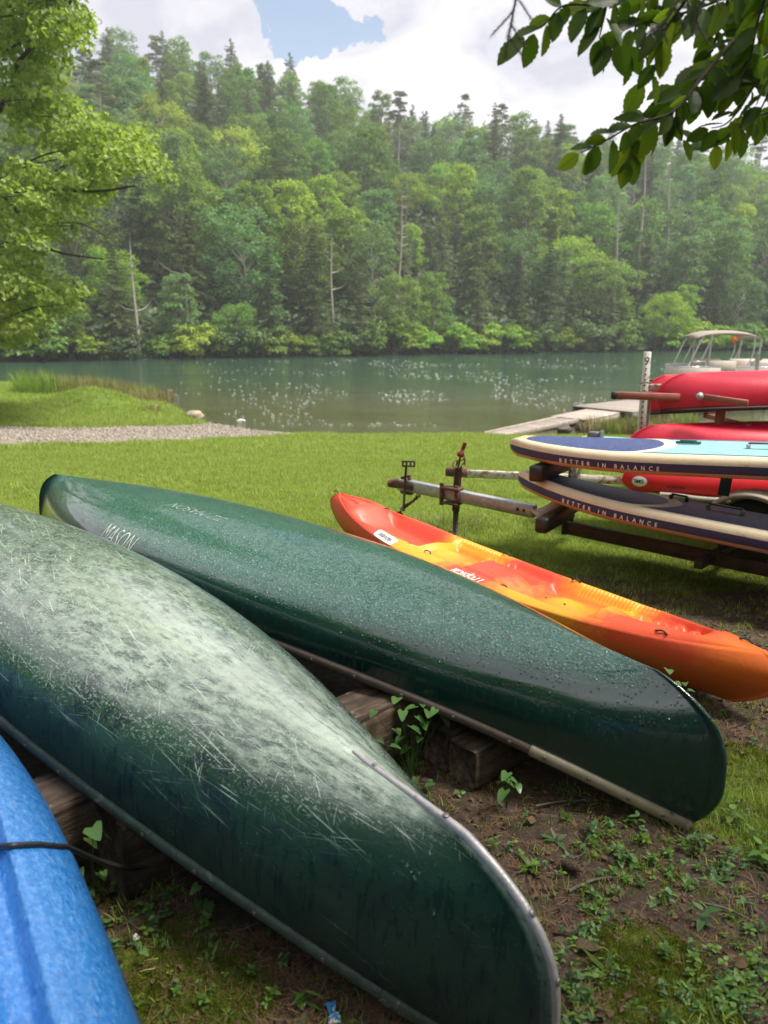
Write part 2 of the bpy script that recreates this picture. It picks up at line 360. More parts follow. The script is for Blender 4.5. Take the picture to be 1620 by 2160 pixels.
def ground_mat():
    m = Mat('ground'); p = m.pos(); a = m.attr('zone'); s = m.n('ShaderNodeSeparateColor', i0=a.outputs['Color']).outputs
    n1 = m.noise(p, 2.2, 5, 0.6); n2 = m.noise(p, 28, 8, 0.75); n3 = m.noise(p, 110, 4, 0.7); nL = m.noise(p, 0.45, 3)
    soil = m.ramp(m.math('ADD', m.math('MULTIPLY', n2, 0.6), m.math('MULTIPLY', n3, 0.4)), [(0.3, (0.026, 0.018, 0.013)), (0.48, (0.065, 0.046, 0.034)), (0.62, (0.12, 0.088, 0.064)), (0.78, (0.22, 0.17, 0.12))])
    # shreds of leaf litter and needles
    v = m.vor(m.map(p, (1, 1.6, 1), (0, 0, 0.6)), 42, 'F1', 'Color'); sv = m.n('ShaderNodeSeparateColor', i0=v).outputs
    soil = m.mix(m.math('MULTIPLY', m.mr(sv[0], 0.62, 0.7), 0.7), soil, m.ramp(sv[1], [(0.2, (0.05, 0.025, 0.016)), (0.6, (0.11, 0.06, 0.035)), (0.9, (0.19, 0.14, 0.09))]))
    soil = m.mix(m.mr(m.noise(m.map(p, (1, 1, 1), (0, 0, 1)), 6, 4), 0.5, 0.62), soil, m.mix(0.5, soil, (0.03, 0.045, 0.01)))
    turf = m.ramp(m.math('ADD', m.math('MULTIPLY', n3, 0.5), m.math('MULTIPLY', n1, 0.5)), [(0.3, (0.05, 0.09, 0.012)), (0.5, (0.11, 0.19, 0.022)), (0.7, (0.19, 0.27, 0.045))])
    turf = m.mix(m.mr(nL, 0.4, 0.65), turf, m.mix(1.0, turf, (1.25, 1.05, 0.9), 'MULTIPLY'))
    moss = m.ramp(n3, [(0.3, (0.035, 0.05, 0.006)), (0.55, (0.10, 0.13, 0.012)), (0.75, (0.2, 0.22, 0.03))])
    pv = m.n('ShaderNodeSeparateColor', i0=m.vor(p, 26, 'F1', 'Color')).outputs
    gravel = m.ramp(pv[0], [(0.1, (0.13, 0.11, 0.095)), (0.5, (0.27, 0.235, 0.2)), (0.9, (0.5, 0.46, 0.41))])
    gravel = m.mix(m.mr(m.noise(p, 1.3, 4), 0.52, 0.64), gravel, (0.3, 0.2, 0.12))
    k = m.mix(m.mr(m.math('ADD', s[0], m.math('MULTIPLY', m.math('SUBTRACT', n2, 0.5), 0.7)), 0.35, 0.6), soil, turf)
    k = m.mix(m.mr(m.math('ADD', s[2], m.math('MULTIPLY', m.math('SUBTRACT', n2, 0.5), 0.9)), 0.4, 0.7), k, moss)
    k = m.mix(m.mr(m.math('ADD', s[1], m.math('MULTIPLY', m.math('SUBTRACT', n2, 0.5), 0.8)), 0.4, 0.6), k, gravel)
    k = m.mix(m.mr(a.outputs['Alpha'], 0.35, 0.6), k, (0.3, 0.19, 0.1))
    z = m.sep(p)[2]
    k = m.mix(m.mr(z, -0.97, -1.02), k, m.mix(1.0, k, (0.45, 0.4, 0.3), 'MULTIPLY'))
    h = m.math('ADD', m.math('MULTIPLY', n2, 0.8), m.math('MULTIPLY', n3, 0.35))
    return m.end(m.pbr(k, m.mr(n2, 0.3, 0.7, 0.65, 0.95), 0, 0.3, nrm=m.bump(h, 0.9, 0.02)))
M_GROUND = ground_mat(); GROUND = make_ground()

# ------------------------------------------------------------------ water
def water_mat():
    m = Mat('water'); p = m.pos(); s = m.sep(p)
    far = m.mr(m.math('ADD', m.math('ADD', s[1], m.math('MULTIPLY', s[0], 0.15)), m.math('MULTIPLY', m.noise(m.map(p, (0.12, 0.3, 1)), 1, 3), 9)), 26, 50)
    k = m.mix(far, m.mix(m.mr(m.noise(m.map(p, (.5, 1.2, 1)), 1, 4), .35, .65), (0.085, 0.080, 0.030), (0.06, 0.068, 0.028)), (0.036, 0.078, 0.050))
    w1 = m.noise(m.map(p, (0.9, 2.6, 1), (0, 0, 0.1)), 1.0, 5, 0.6, 0.4); w2 = m.noise(m.map(p, (4.2, 10, 1), (0, 0, -0.12)), 1.0, 4, 0.6)
    calm = m.mr(m.noise(m.map(p, (0.05, 0.12, 1)), 1, 2), 0.35, 0.65, 0.35, 1.0)
    h = m.math('MULTIPLY', m.math('ADD', w1, m.math('MULTIPLY', w2, 0.35)), calm)
    nr = m.bump(h, 0.55, 0.09)
    return m.end(m.pbr(k, 0.06, 0, 0.5, nrm=nr, ior=1.33))
M_WATER = water_mat()
def make_water():
    xs = np.linspace(-298, 298, 60); ys = np.linspace(10, 160, 30)
    X, Y = np.meshgrid(xs, ys, indexing='ij'); Z = np.full(X.shape, -1.0)
    return tag(link('water', np_mesh('water', np.stack([X, Y, Z], -1).reshape(-1, 3), grid_faces(60, 30), M_WATER, True)), kind='structure')
make_water()

# ------------------------------------------------------------------ the wooded hill
RIDGE_X = np.array([-300, -120, -60, -45, -38, -25, -12, 0, 12, 25, 40, 60, 90, 140, 300], float)
RIDGE_H = np.array([24, 33, 40, 45, 46, 43, 38, 35, 34, 33, 32, 30, 27, 23, 18], float)
def hill_h(X, Y):
    X = np.asarray(X, float); Y = np.asarray(Y, float)
    d = polydist(X, Y, FAR); r = np.interp(X - 0.18 * (Y - 120), RIDGE_X, RIDGE_H)
    z = -1.1 + 0.5 * np.maximum(d, -6) + 0.35 * (1 - np.exp(-np.maximum(d, 0) / 1.5))
    k = 5.0; top = r + 0.02 * d
    z2 = -k * np.logaddexp(-z / k, -top / k)          # smooth minimum with the ridge
    z2 = z2 - 0.22 * np.maximum(d - 92, 0)
    return z2 + 0.8 * vnoise(X, Y, 0.12, 5) * sstep(d, 2, 12)
def make_hill():
    m = Mat('hill'); p = m.pos(); n = m.noise(p, 1.2, 6, 0.7)
    k = m.ramp(n, [(0.3, (0.014, 0.02, 0.007)), (0.55, (0.03, 0.045, 0.012)), (0.75, (0.06, 0.06, 0.03))])
    mat = m.end(m.pbr(k, 0.95, nrm=m.bump(n, 0.8, 0.3)))
    xs = np.linspace(-290, 290, 190); ys = np.concatenate([np.linspace(-20, 40, 20), np.linspace(41, 200, 160), np.linspace(202, 262, 15)])
    X, Y = np.meshgrid(xs, ys, indexing='ij'); Z = np.maximum(hill_h(X, Y), -4.2)
    return tag(link('hill', np_mesh('hill', np.stack([X, Y, Z], -1).reshape(-1, 3), grid_faces(len(xs), len(ys)), mat, True)), kind='structure')
make_hill()

# leaf cards: each a folded diamond
def cards(C, Nrm, L, W, rng, fold=0.25, droop=None):
    n = len(C); L = np.broadcast_to(L, (n,)); W = np.broadcast_to(W, (n,))
    Nrm = Nrm / (np.linalg.norm(Nrm, axis=1)[:, None] + 1e-9)
    r = rng.normal(size=(n, 3))
    if droop is not None: r = r + np.array([0, 0, -droop])
    a = r - (r * Nrm).sum(1)[:, None] * Nrm; a /= np.linalg.norm(a, axis=1)[:, None] + 1e-9
    b = np.cross(Nrm, a)
    V = np.empty((n, 4, 3))
    V[:, 0] = C - a * L[:, None] * 0.5; V[:, 2] = C + a * L[:, None] * 0.5 - Nrm * (L * 0.12)[:, None]
    V[:, 1] = C - a * L[:, None] * 0.05 - b * W[:, None] * 0.5 + Nrm * (W * fold)[:, None]
    V[:, 3] = C - a * L[:, None] * 0.05 + b * W[:, None] * 0.5 + Nrm * (W * fold)[:, None]
    i = np.arange(n)[:, None] * 4
    F = np.concatenate([i + np.array([[0, 1, 2]]), i + np.array([[0, 2, 3]])], 0)
    return V.reshape(-1, 3), F
def clump_cards(centres, radii, per, L, rng, flat=0.6, out=0.7, up=0.5, W=0.62, droop=None):
    """cards spread over flattened blobs; denser to their outsides"""
    Cs = []; Ns = []
    for c, r in zip(centres, radii):
        k = int(per * (r / np.mean(radii)) ** 2)
        v = rng.normal(size=(k, 3)); v /= np.linalg.norm(v, axis=1)[:, None]
        v[:, 2] = np.where(v[:, 2] < -0.3, -v[:, 2] * 0.6, v[:, 2])
        rr = r * (0.45 + 0.6 * rng.random(k) ** 0.6)
        P = c + v * rr[:, None] * np.array([1, 1, flat])
        Cs.append(P); Ns.append(v * out + np.array([0, 0, up]) + 0.55 * rng.normal(size=(k, 3)))
    C = np.concatenate(Cs); N = np.concatenate(Ns)
    return cards(C, N, L * (0.7 + 0.6 * rng.random(len(C))), L * W * (0.7 + 0.6 * rng.random(len(C))), rng, droop=droop)
def decid_template(seed, H, Rw, leaf, base=0.28, nblob=46, per=95, lean=0.0, open_=0.0):
    rng = np.random.default_rng(seed); tr = MB()
    k = 9; zt = np.linspace(0, H * 0.93, k); wob = np.cumsum(rng.normal(0, 0.10, (k, 2)), 0); wob[0] = 0
    P = np.stack([wob[:, 0] + lean * zt, wob[:, 1], zt], 1); tr.tube(P, np.linspace(0.020 * H, 0.012, k), 7)
    C = []; Rr = []
    for i in range(nblob):
        t = (i + rng.random()) / nblob; z = H * (base + (0.98 - base) * t)
        prof = math.sqrt(max(0.04, 1 - ((t - .45) / .60) ** 2)) * (0.75 + 0.5 * rng.random())
        ang = i * 2.4 + rng.random(); rad = Rw * prof * (0.35 + 0.65 * math.sqrt(rng.random()))
        bx = np.interp(z, zt, P[:, 0]); by = np.interp(z, zt, P[:, 1])
        c = np.array([bx + rad * math.cos(ang), by + rad * math.sin(ang), z + rng.normal(0, 0.25)])
        C.append(c); Rr.append(Rw * rng.uniform(0.18, 0.42) * (1 - 0.25 * open_))
        if i % 2 == 0:
            z0 = max(H * base * 0.75, z - rad * 0.8 - 0.4); a = np.array([np.interp(z0, zt, P[:, 0]), np.interp(z0, zt, P[:, 1]), z0])
            mid = (a + c) / 2 + np.array([0, 0, 0.12 * rad]); tr.tube([a, mid, c], [0.006 * H, 0.004 * H, 0.01], 5)
    V, F = clump_cards(C, Rr, per, leaf, rng, flat=.85, out=.55, up=.45)
    return tr, (V, F)
def conifer_template(seed, H, Rw, leaf, base=0.12, whorls=30, soft=0.5):
    rng = np.random.default_rng(seed); tr = MB(); k = 8; zt = np.linspace(0, H, k); wob = np.cumsum(rng.normal(0, 0.05, (k, 2)), 0); wob[0] = 0
    P = np.stack([wob[:, 0], wob[:, 1], zt], 1); tr.tube(P, np.linspace(0.016 * H, 0.01, k), 7)
    C = []; N = []; 
    for i in range(whorls):
        t = i / (whorls - 1); z = H * (base + (1 - base) * t); rad = Rw * (1 - t) ** 0.68 * (0.65 + 0.55 * rng.random()) + 0.2
        nb = int(6 if t < 0.85 else 4)
        for j in range(nb):
            a = rng.random() * 2 * PI; rr = rad * rng.uniform(0.7, 1.12); m_ = max(10, int(60 * rr / Rw))
            s = rng.random(m_) ** 0.7; sag = -soft * 0.35 * rr * s ** 2 + 0.25 * rr * s * (t > 0.5) + 0.05 * rr
            lat = rng.normal(0, 0.13, m_) * rr * (1.1 - s * 0.5)
            bx = np.interp(z, zt, P[:, 0]); by = np.interp(z, zt, P[:, 1])
            c = np.stack([bx + math.cos(a) * s * rr - math.sin(a) * lat, by + math.sin(a) * s * rr + math.cos(a) * lat, z + sag + rng.normal(0, 0.05, m_)], 1)
            C.append(c); N.append(np.tile([0.25 * math.cos(a), 0.25 * math.sin(a), 1], (m_, 1)) + 0.35 * rng.normal(size=(m_, 3)))
            tr.tube([[bx, by, z], [bx + math.cos(a) * rr * .95, by + math.sin(a) * rr * .95, z - soft * 0.3 * rr]], [0.012 + 0.004 * rr, 0.006], 3)
    C = np.concatenate(C); N = np.concatenate(N)
    return tr, cards(C, N, leaf * (0.7 + 0.7 * rng.random(len(C))), leaf * 0.38 * (0.7 + 0.6 * rng.random(len(C))), rng, droop=0.25)
def pine_template(seed, H, Rw, leaf):
    """tall bare-stemmed pine: dead stubs below, layered tufts above"""
    rng = np.random.default_rng(seed); tr = MB(); k = 8; zt = np.linspace(0, H, k); wob = np.cumsum(rng.normal(0, 0.07, (k, 2)), 0); wob[0] = 0
    P = np.stack([wob[:, 0], wob[:, 1], zt], 1); tr.tube(P, np.linspace(0.013 * H, 0.03, k), 7)
    C = []; Rr = []
    for i in range(34):
        t = rng.random(); z = H * (0.5 + 0.5 * t); a = rng.random() * 2 * PI; rad = Rw * (1 - t) ** 0.5 * rng.uniform(0.4, 1) + 0.2
        bx = np.interp(z, zt, P[:, 0]); by = np.interp(z, zt, P[:, 1]); c = np.array([bx + rad * math.cos(a), by + rad * math.sin(a), z + 0.1 * rad])
        C.append(c); Rr.append(rng.uniform(0.45, 0.85)); tr.tube([[bx, by, z - 0.2], c], [0.035, 0.012], 4)
    for i in range(16):
        z = H * rng.uniform(0.2, 0.55); a = rng.random() * 2 * PI; l = rng.uniform(0.5, 1.8); bx = np.interp(z, zt, P[:, 0]); by = np.interp(z, zt, P[:, 1])
        tr.tube([[bx, by, z], [bx + l * math.cos(a), by + l * math.sin(a), z - 0.15 * l]], [0.03, 0.008], 4)
    V, F = clump_cards(C, Rr, 85, leaf, rng, flat=0.45, W=0.35)
    return tr, (V, F)
FOL = {
    'mid': foliage('leaves_mid_green', [(0.075, 0.145, 0.03), (0.14, 0.24, 0.05), (0.22, 0.34, 0.085)], 0.42),
    'bright': foliage('leaves_yellow_green', [(0.13, 0.21, 0.025), (0.23, 0.35, 0.045), (0.34, 0.46, 0.09)], 0.45),
    'teal': foliage('leaves_blue_green', [(0.08, 0.155, 0.06), (0.14, 0.255, 0.10), (0.22, 0.36, 0.15)], 0.42),
    'dark': foliage('needles_dark_green', [(0.045, 0.085, 0.028), (0.085, 0.14, 0.045), (0.14, 0.20, 0.07)], 0.32),
    'grey': foliage('needles_grey_green', [(0.075, 0.11, 0.05), (0.13, 0.175, 0.08), (0.20, 0.25, 0.12)], 0.32),
}
BARK_G = bark('bark_grey', (0.16, 0.14, 0.115)); BARK_P = bark('bark_pale', (0.36, 0.32, 0.27)); BARK_D = bark('bark_dark', (0.07, 0.055, 0.045))
def finish_template(name, tr, vf, leafmat, barkmat):
    root = empty(name); tr.build('trunk', barkmat, root, True)
    if vf is not None:
        link('crown', np_mesh('crown', vf[0], [vf[1]], leafmat), root)
    return root
T = []
for i, (H, Rw, mt, op) in enumerate([(13, 3.6, 'mid', 0), (11.5, 3.9, 'mid', 0), (12, 3.3, 'teal', 0.3), (10, 3.0, 'bright', 0.3), (12.5, 3.2, 'bright', 0.4), (14, 4.0, 'teal', 0), (9.5, 4.1, 'mid', 0.2), (10, 4.3, 'bright', 0.3), (14.5, 3.1, 'mid', 0.3), (11, 4.3, 'teal', 0.2)]):
    tr, vf = decid_template(20 + i, H, Rw, 0.36, 0.10 + 0.05 * (i % 3), 60, 92, 0.02 * (i % 3 - 1), op)
    T.append(('broadleaf', mt, finish_template('broadleaf_tree', tr, vf, FOL[mt], BARK_P if i % 2 else BARK_G), H))
for i, (H, Rw, mt, so_) in enumerate([(14.5, 3.0, 'dark', 0.7), (12.5, 2.6, 'grey', 0.5), (15.0, 3.3, 'grey', 0.4), (11, 2.8, 'dark', 0.9)]):
    tr, vf = conifer_template(50 + i, H, Rw, 0.36, 0.10, 32, so_)
    T.append(('conifer', mt, finish_template('conifer_tree', tr, vf, FOL[mt], BARK_G), H))
for i in range(2):
    tr, vf = pine_template(70 + i, 15 + i, 2.3, 0.38)
    T.append(('pine', 'grey', finish_template('pine_tree', tr, vf, FOL['grey'], BARK_P), 15 + i))
SHR = []
for i, mt in enumerate(('mid', 'bright', 'dark')):
    rng = np.random.default_rng(90 + i); C = []; Rr = []; tr = MB()
    for k in range(26):
        a = rng.random() * 2 * PI; rr = 1.7 * math.sqrt(rng.random()); z = 0.25 + 1.9 * rng.random() * (1 - 0.25 * rr)
        C.append(np.array([rr * math.cos(a), rr * math.sin(a), z])); Rr.append(rng.uniform(0.4, 0.7))
        if k % 4 == 0: tr.tube([[0.1 * math.cos(a), 0.1 * math.sin(a), -0.1], [rr * .5 * math.cos(a), rr * .5 * math.sin(a), z * .7], C[-1]], [0.05, 0.03, 0.01], 5)
    SHR.append(('shrub', mt, finish_template('waterside_shrub', tr, clump_cards(C, Rr, 70, 0.26, rng), FOL[mt], BARK_G), 2.2))
def snag(seed, H, branchy=8):
    rng = np.random.default_rng(seed); tr = MB(); lean = rng.normal(0, 0.03, 2)
    P = np.array([[lean[0] * z + 0.1 * math.sin(z * .5 + seed), lean[1] * z, z] for z in np.linspace(0, H, 9)]); tr.tube(P, np.linspace(0.012 * H + .05, 0.03, 9), 7)
    for i in range(branchy):
        z = H * rng.uniform(0.3, 0.97); a = rng.random() * 2 * PI; l = rng.uniform(0.7, 2.6); p = np.array([np.interp(z, P[:, 2], P[:, 0]), np.interp(z, P[:, 2], P[:, 1]), z])
        tr.tube([p, p + l * np.array([.5 * math.cos(a), .5 * math.sin(a), .12]), p + l * np.array([math.cos(a), math.sin(a), .45])], [0.06, 0.035, 0.012], 5)
    return tr
KIND = {('broadleaf', 'mid'): 'mid green broadleaf tree', ('broadleaf', 'bright'): 'bright yellow-green broadleaf tree', ('broadleaf', 'teal'): 'cool blue-green broadleaf tree',
        ('conifer', 'dark'): 'dark green conifer', ('conifer', 'grey'): 'grey-green conifer', ('pine', 'grey'): 'bare-stemmed grey-green pine'}
PLUR = {'broadleaf': 'broadleaf trees of the wooded hill', 'conifer': 'conifers of the wooded hill', 'pine': 'bare-stemmed pines of the wooded hill'}
used_t = {}
def place(tpl, x, y, z, s, rz, label, cat, group):
    k = id(tpl[2])
    o = tpl[2] if k not in used_t else copy_tree(tpl[2])
    used_t[k] = 1
    sh = s * random.uniform(0.92, 1.1)
    o.location = (x, y, z); o.scale = (sh, sh, s); o.rotation_euler = (0, 0, rz); tag(o, label, cat, group); return o
def region(px): return ('far left' if px < 330 else 'centre left' if px < 700 else 'centre' if px < 1040 else 'centre right' if px < 1340 else 'far right')
def project(x, y, z):
    d = y * math.cos(PITCH) - (z - CZ) * math.sin(PITCH); u = y * math.sin(PITCH) + (z - CZ) * math.cos(PITCH)
    return 810 + FPX * x / d, 1080 - FPX * u / d
def forest():
    rng = random.Random(5); cand = []
    for row in range(18):
        d = 1.6 + row * 5.0 if row else 1.2
        # walk along the far shore polyline offset by d
        xx = -75.0
        while xx < 115:
            xx += rng.uniform(4.2, 6.4) * (0.8 if row == 0 else 1.0)
            y0 = float(np.interp(xx, FAR[:, 0], FAR[:, 1])); x = xx - 0.35 * d * 0.9 + rng.uniform(-1, 1); y = y0 + d * 1.05 + rng.uniform(-1.3, 1.3)
            z = float(hill_h([x], [y])[0]); px, py = project(x, y, z + 8)
            if -60 < px < 1680: cand.append((row, x, y, z, px))
    # thin to at most 290, hidden middle rows lose most
    rng.shuffle(cand); cand.sort(key=lambda c: (0 if c[0] < 5 else 1 if c[0] > 11 else 2)); 
    keep = cand[:286]
    if len(cand) > 286:
        a = [c for c in cand if c[0] < 3]; b = [c for c in cand if c[0] >= 3]; rng.shuffle(b); keep = a + b[:286 - len(a)]
    for row, x, y, z, px in keep:
        r = rng.random(); up = row / 17
        if row <= 1: kinds = [(0.30, 'broadleaf', 'mid'), (0.55, 'broadleaf', 'bright'), (0.66, 'broadleaf', 'teal'), (0.88, 'conifer', 'dark'), (1.01, 'conifer', 'grey')]
        elif up < 0.5: kinds = [(0.34, 'broadleaf', 'mid'), (0.54, 'broadleaf', 'bright'), (0.76, 'broadleaf', 'teal'), (0.83, 'conifer', 'dark'), (0.94, 'conifer', 'grey'), (1.01, 'pine', 'grey')]
        else: kinds = [(0.26, 'broadleaf', 'mid'), (0.42, 'broadleaf', 'teal'), (0.52, 'broadleaf', 'bright'), (0.63, 'conifer', 'dark'), (0.93, 'conifer', 'grey'), (1.01, 'pine', 'grey')]
        for lim, kd, mt in kinds:
            if r < lim: break
        tl = [t for t in T if t[0] == kd and t[1] == mt]; tp = rng.choice(tl)
        s = rng.uniform(0.66, 1.08) * (0.86 if kd == 'broadleaf' else 0.88) * (0.78 if row == 0 else 0.95 if row == 1 else 1.0) * (0.92 if up > .6 else 1)
        band = 'at the waterline' if row == 0 else 'on the lower slope' if row < 5 else 'halfway up the slope' if row < 10 else 'high on the slope' if row < 14 else 'on the skyline ridge'
        size = 'tall' if s > 1.0 else 'small' if s < 0.8 else 'mid-sized'; lab = f"{size} {KIND[(kd, mt)]} {band}, {region(px)}"
        place(tp, x, y, z - 0.25, s, rng.random() * 6.28, lab, 'tree', PLUR[kd])
    # shrubs hanging over the waterline
    xx = -46.0; i = 0
    while xx < 58:
        xx += rng.uniform(1.2, 2.2); y = float(np.interp(xx, FAR[:, 0], FAR[:, 1])) + rng.uniform(-0.4, 1.6)
        tp = rng.choice(SHR); px, py = project(xx, y, 0)
        if not (-60 < px < 1690): continue
        nm = {'mid': 'mid green', 'bright': 'yellow-green', 'dark': 'dark green'}[tp[1]]
        place(tp, xx, y, -1.0 + rng.uniform(-.1, .15), rng.uniform(0.8, 1.7), rng.random() * 6.28, f"{nm} shrub hanging over the far waterline, {region(px)} of the shore", 'shrub', 'shrubs along the far waterline')
forest()
SN = [(290, 725, 490, 'tall pale bare trunk left of the middle rising from the far waterline', 66.5, 3), (395, 680, 560, 'thin pale bare trunk leaning right of the tallest bare trunk near the waterline', 69.0, 2),
      (1352, 520, 300, 'tall grey dead pine trunk with stub branches behind the overhanging leaves', 101, 16), (1300, 545, 385, 'slim grey dead trunk left of the tall dead pine', 100, 9),
      (840, 520, 385, 'pale forked dead tree with bare limbs in the middle of the hill', 90, 12), (1405, 560, 330, 'grey dead trunk right of the tall dead pine', 104, 9), (700, 560, 480, 'short bare grey trunk among blue-green trees left of the middle', 80, 6)]
for px, pb, pt, lab, Y, nb in SN:
    a = at(px, pb, Y); b = at(px + 4, pt, Y); base = min(a.z, float(hill_h([a.x], [Y])[0])) - 0.2
    o = snag(int(px), b.z - base, nb).build('dead_tree', BARK_P, None, True, (a.x, Y, base)); tag(o, lab, 'dead tree')
def undergrowth():
    rng = np.random.default_rng(3); n = 60000
    X = rng.uniform(-70, 85, n); d = 90 * rng.random(n) ** 1.4; Y = np.interp(X, FAR[:, 0], FAR[:, 1]) + d
    Z = hill_h(X, Y) + rng.random(n) ** 2 * 1.6
    V, F = cards(np.stack([X, Y, Z], 1), np.array([0, -0.5, 1.0]) + 0.5 * rng.normal(size=(n, 3)), 0.55 + 0.4 * rng.random(n), 0.4 + 0.2 * rng.random(n), rng)
    tag(link('undergrowth', np_mesh('undergrowth', V, [F], foliage('leaves_undergrowth', [(0.02, 0.045, 0.012), (0.045, 0.085, 0.02), (0.09, 0.14, 0.035)], 0.3, nscale=0.2))), kind='stuff')
undergrowth()

# ------------------------------------------------------------------ canoes
def stem_cap(x, a, r=0.013):
    t = np.clip((x - (a - r)) / r, 0, 1); return r * np.sqrt(1 - t * t) * (x > a - 2.5 * r)
def hull_fn(L, B, D, Sh, Rk, e1, e2, uc, sx, pl, ps):
    def half(h): 
        hh = np.clip((h - .25) / .75, 0, 1); return L / 2 * (1 - e1 * hh ** e2 - uc * (1 - np.clip(h / .4, 0, 1)) ** 1.6)
    def zgk(x):
        q = np.abs(x) / (L / 2); return -Sh * q ** sx, D - Rk * q ** 2.5
    def y_at(x, h):
        a_ = half(h); xi = np.clip(np.abs(x) / a_, 0, 1); return np.sqrt(np.maximum(0, 1 - h ** ps)) * np.maximum(B * (1 - xi ** pl) ** (0.85 + 0.25 * h), stem_cap(np.abs(x), a_))
    return half, zgk, y_at
def hull_grid(par, nh=26, ns=141, off=0.0):
    half, zgk, y_at = hull_fn(*par)
    h = np.sin(np.linspace(0, 1, nh) * PI / 2)[:, None]; xi = np.sin(np.linspace(-1, 1, ns) * PI / 2)[None, :]
    x = xi * half(h); g, k = zgk(x); z = g + (k - g) * h
    y = np.sqrt(1 - h ** par[10]) * np.maximum(par[1] * (1 - np.abs(xi) ** par[9]) ** (0.85 + 0.25 * h), stem_cap(np.abs(x), half(h) + 0 * x))
    return x, y, z + 0 * y
def hull_mesh(par, mats, flip=False, nh=26, ns=141):
    x, y, z = hull_grid(par, nh, ns)
    if flip: z = -z
    A = np.stack([x, -y, z], -1); Bq = np.stack([x, y, z], -1)[::-1][1:]
    G = np.concatenate([A, Bq], 0)          # (2nh-1, ns): near gunwale -> keel -> far gunwale
    m = G.shape[0]
    F = grid_faces(m, ns)
    if flip: F = F[:, ::-1]
    g = np.linspace(-1, 1, m)[:, None] + 0 * G[..., 0]
    me = np_mesh('hull', G.reshape(-1, 3), F[:, ::-1], mats, True, uv=np.stack([G[..., 0], g], -1).reshape(-1, 2))
    return me
def weld(me, d=0.0004):
    import bmesh
    b = bmesh.new(); b.from_mesh(me); bmesh.ops.remove_doubles(b, verts=b.verts, dist=d); bmesh.ops.dissolve_degenerate(b, dist=1e-5, edges=b.edges); b.to_mesh(me); b.free(); me.update(); return me
def rail_path(par, side, x0, x1, n, out=0.0, zoff=0.0):
    half, zgk, y_at = hull_fn(*par); a = float(half(np.array(0.0)))
    x = np.linspace(max(x0, -a * .999), min(x1, a * .999), n)
    y = y_at(x, np.zeros(n)) + out; g, k = zgk(x)
    return np.stack([x, side * y, g + zoff], 1)
def sweep(P, prof, smooth_end=True):
    """sweep a closed (y outward, z up) profile along a rail path lying roughly in plan"""
    P = np.asarray(P, float); T_ = np.gradient(P, axis=0); T_ /= np.linalg.norm(T_, axis=1)[:, None]
    up = np.array([0, 0, 1.0]); N = np.cross(T_, up); N /= np.linalg.norm(N, axis=1)[:, None]; U = np.cross(N, T_)
    n = len(prof); V = np.concatenate([P[i] + np.outer(prof[:, 0], N[i]) + np.outer(prof[:, 1], U[i]) for i in range(len(P))])
    return V, [grid_faces(len(P), n, True), np.arange(n)[None, ::-1], (np.arange(n) + (len(P) - 1) * n)[None, :]]
def dome(r, hgt=0.4, n=10):
    t = MB(); t.lathe([(r, 0), (r * .93, r * hgt * .6), (r * .6, r * hgt), (0.0005, r * hgt * 1.1)], n); return t
def text_mesh(body, size, shear=0.0, offset=0.0, space=1.0, res=3):
    c = bpy.data.curves.new('lettering', 'FONT'); c.body = body; c.size = size; c.shear = shear; c.offset = offset; c.space_character = space; c.resolution_u = res; c.fill_mode = 'FRONT'
    o = bpy.data.objects.new('lettering_source', c); COL.objects.link(o)
    dg = bpy.context.evaluated_depsgraph_get(); me = bpy.data.meshes.new_from_object(o.evaluated_get(dg)); bpy.data.objects.remove(o)
    import bmesh
    b = bmesh.new(); b.from_mesh(me)
    es = [e for e in b.edges if e.calc_length() > size * 0.15]
    for _ in range(2):
        es = [e for e in b.edges if e.calc_length() > size * 0.12]
        if es: bmesh.ops.subdivide_edges(b, edges=es, cuts=1)
    bmesh.ops.triangulate(b, faces=b.faces)
    V = np.array([v.co[:] for v in b.verts]); F = np.array([[v.index for v in f.verts] for f in b.faces]); b.free()
    return V, F
def map_side(par, V, x0, z0, side=-1, dirx=1, lift=0.0015):
    """print text on the side of a hull: text x along the hull, text y upwards"""
    half, zgk, y_at = hull_fn(*par); x = x0 + dirx * V[:, 0]; z = z0 + V[:, 1]
    g, k = zgk(x); h = np.clip((z - g) / (k - g), 0, 0.999); y = y_at(x, h) + lift
    return np.stack([x, side * y, z], 1)
def map_top(par, V, x0, y0, dirx, diry, lift=0.0018):
    half, zgk, y_at = hull_fn(*par); x = x0 + dirx * V[:, 0]; y = y0 + diry * V[:, 1]; lo = np.full(len(V), 0.2); hi = np.ones(len(V))
    for _ in range(30):
        mid = (lo + hi) / 2; big = y_at(x, mid) > np.abs(y); lo = np.where(big, mid, lo); hi = np.where(big, hi, mid)
    g, k = zgk(x); return np.stack([x, y, g + (k - g) * lo + lift], 1)

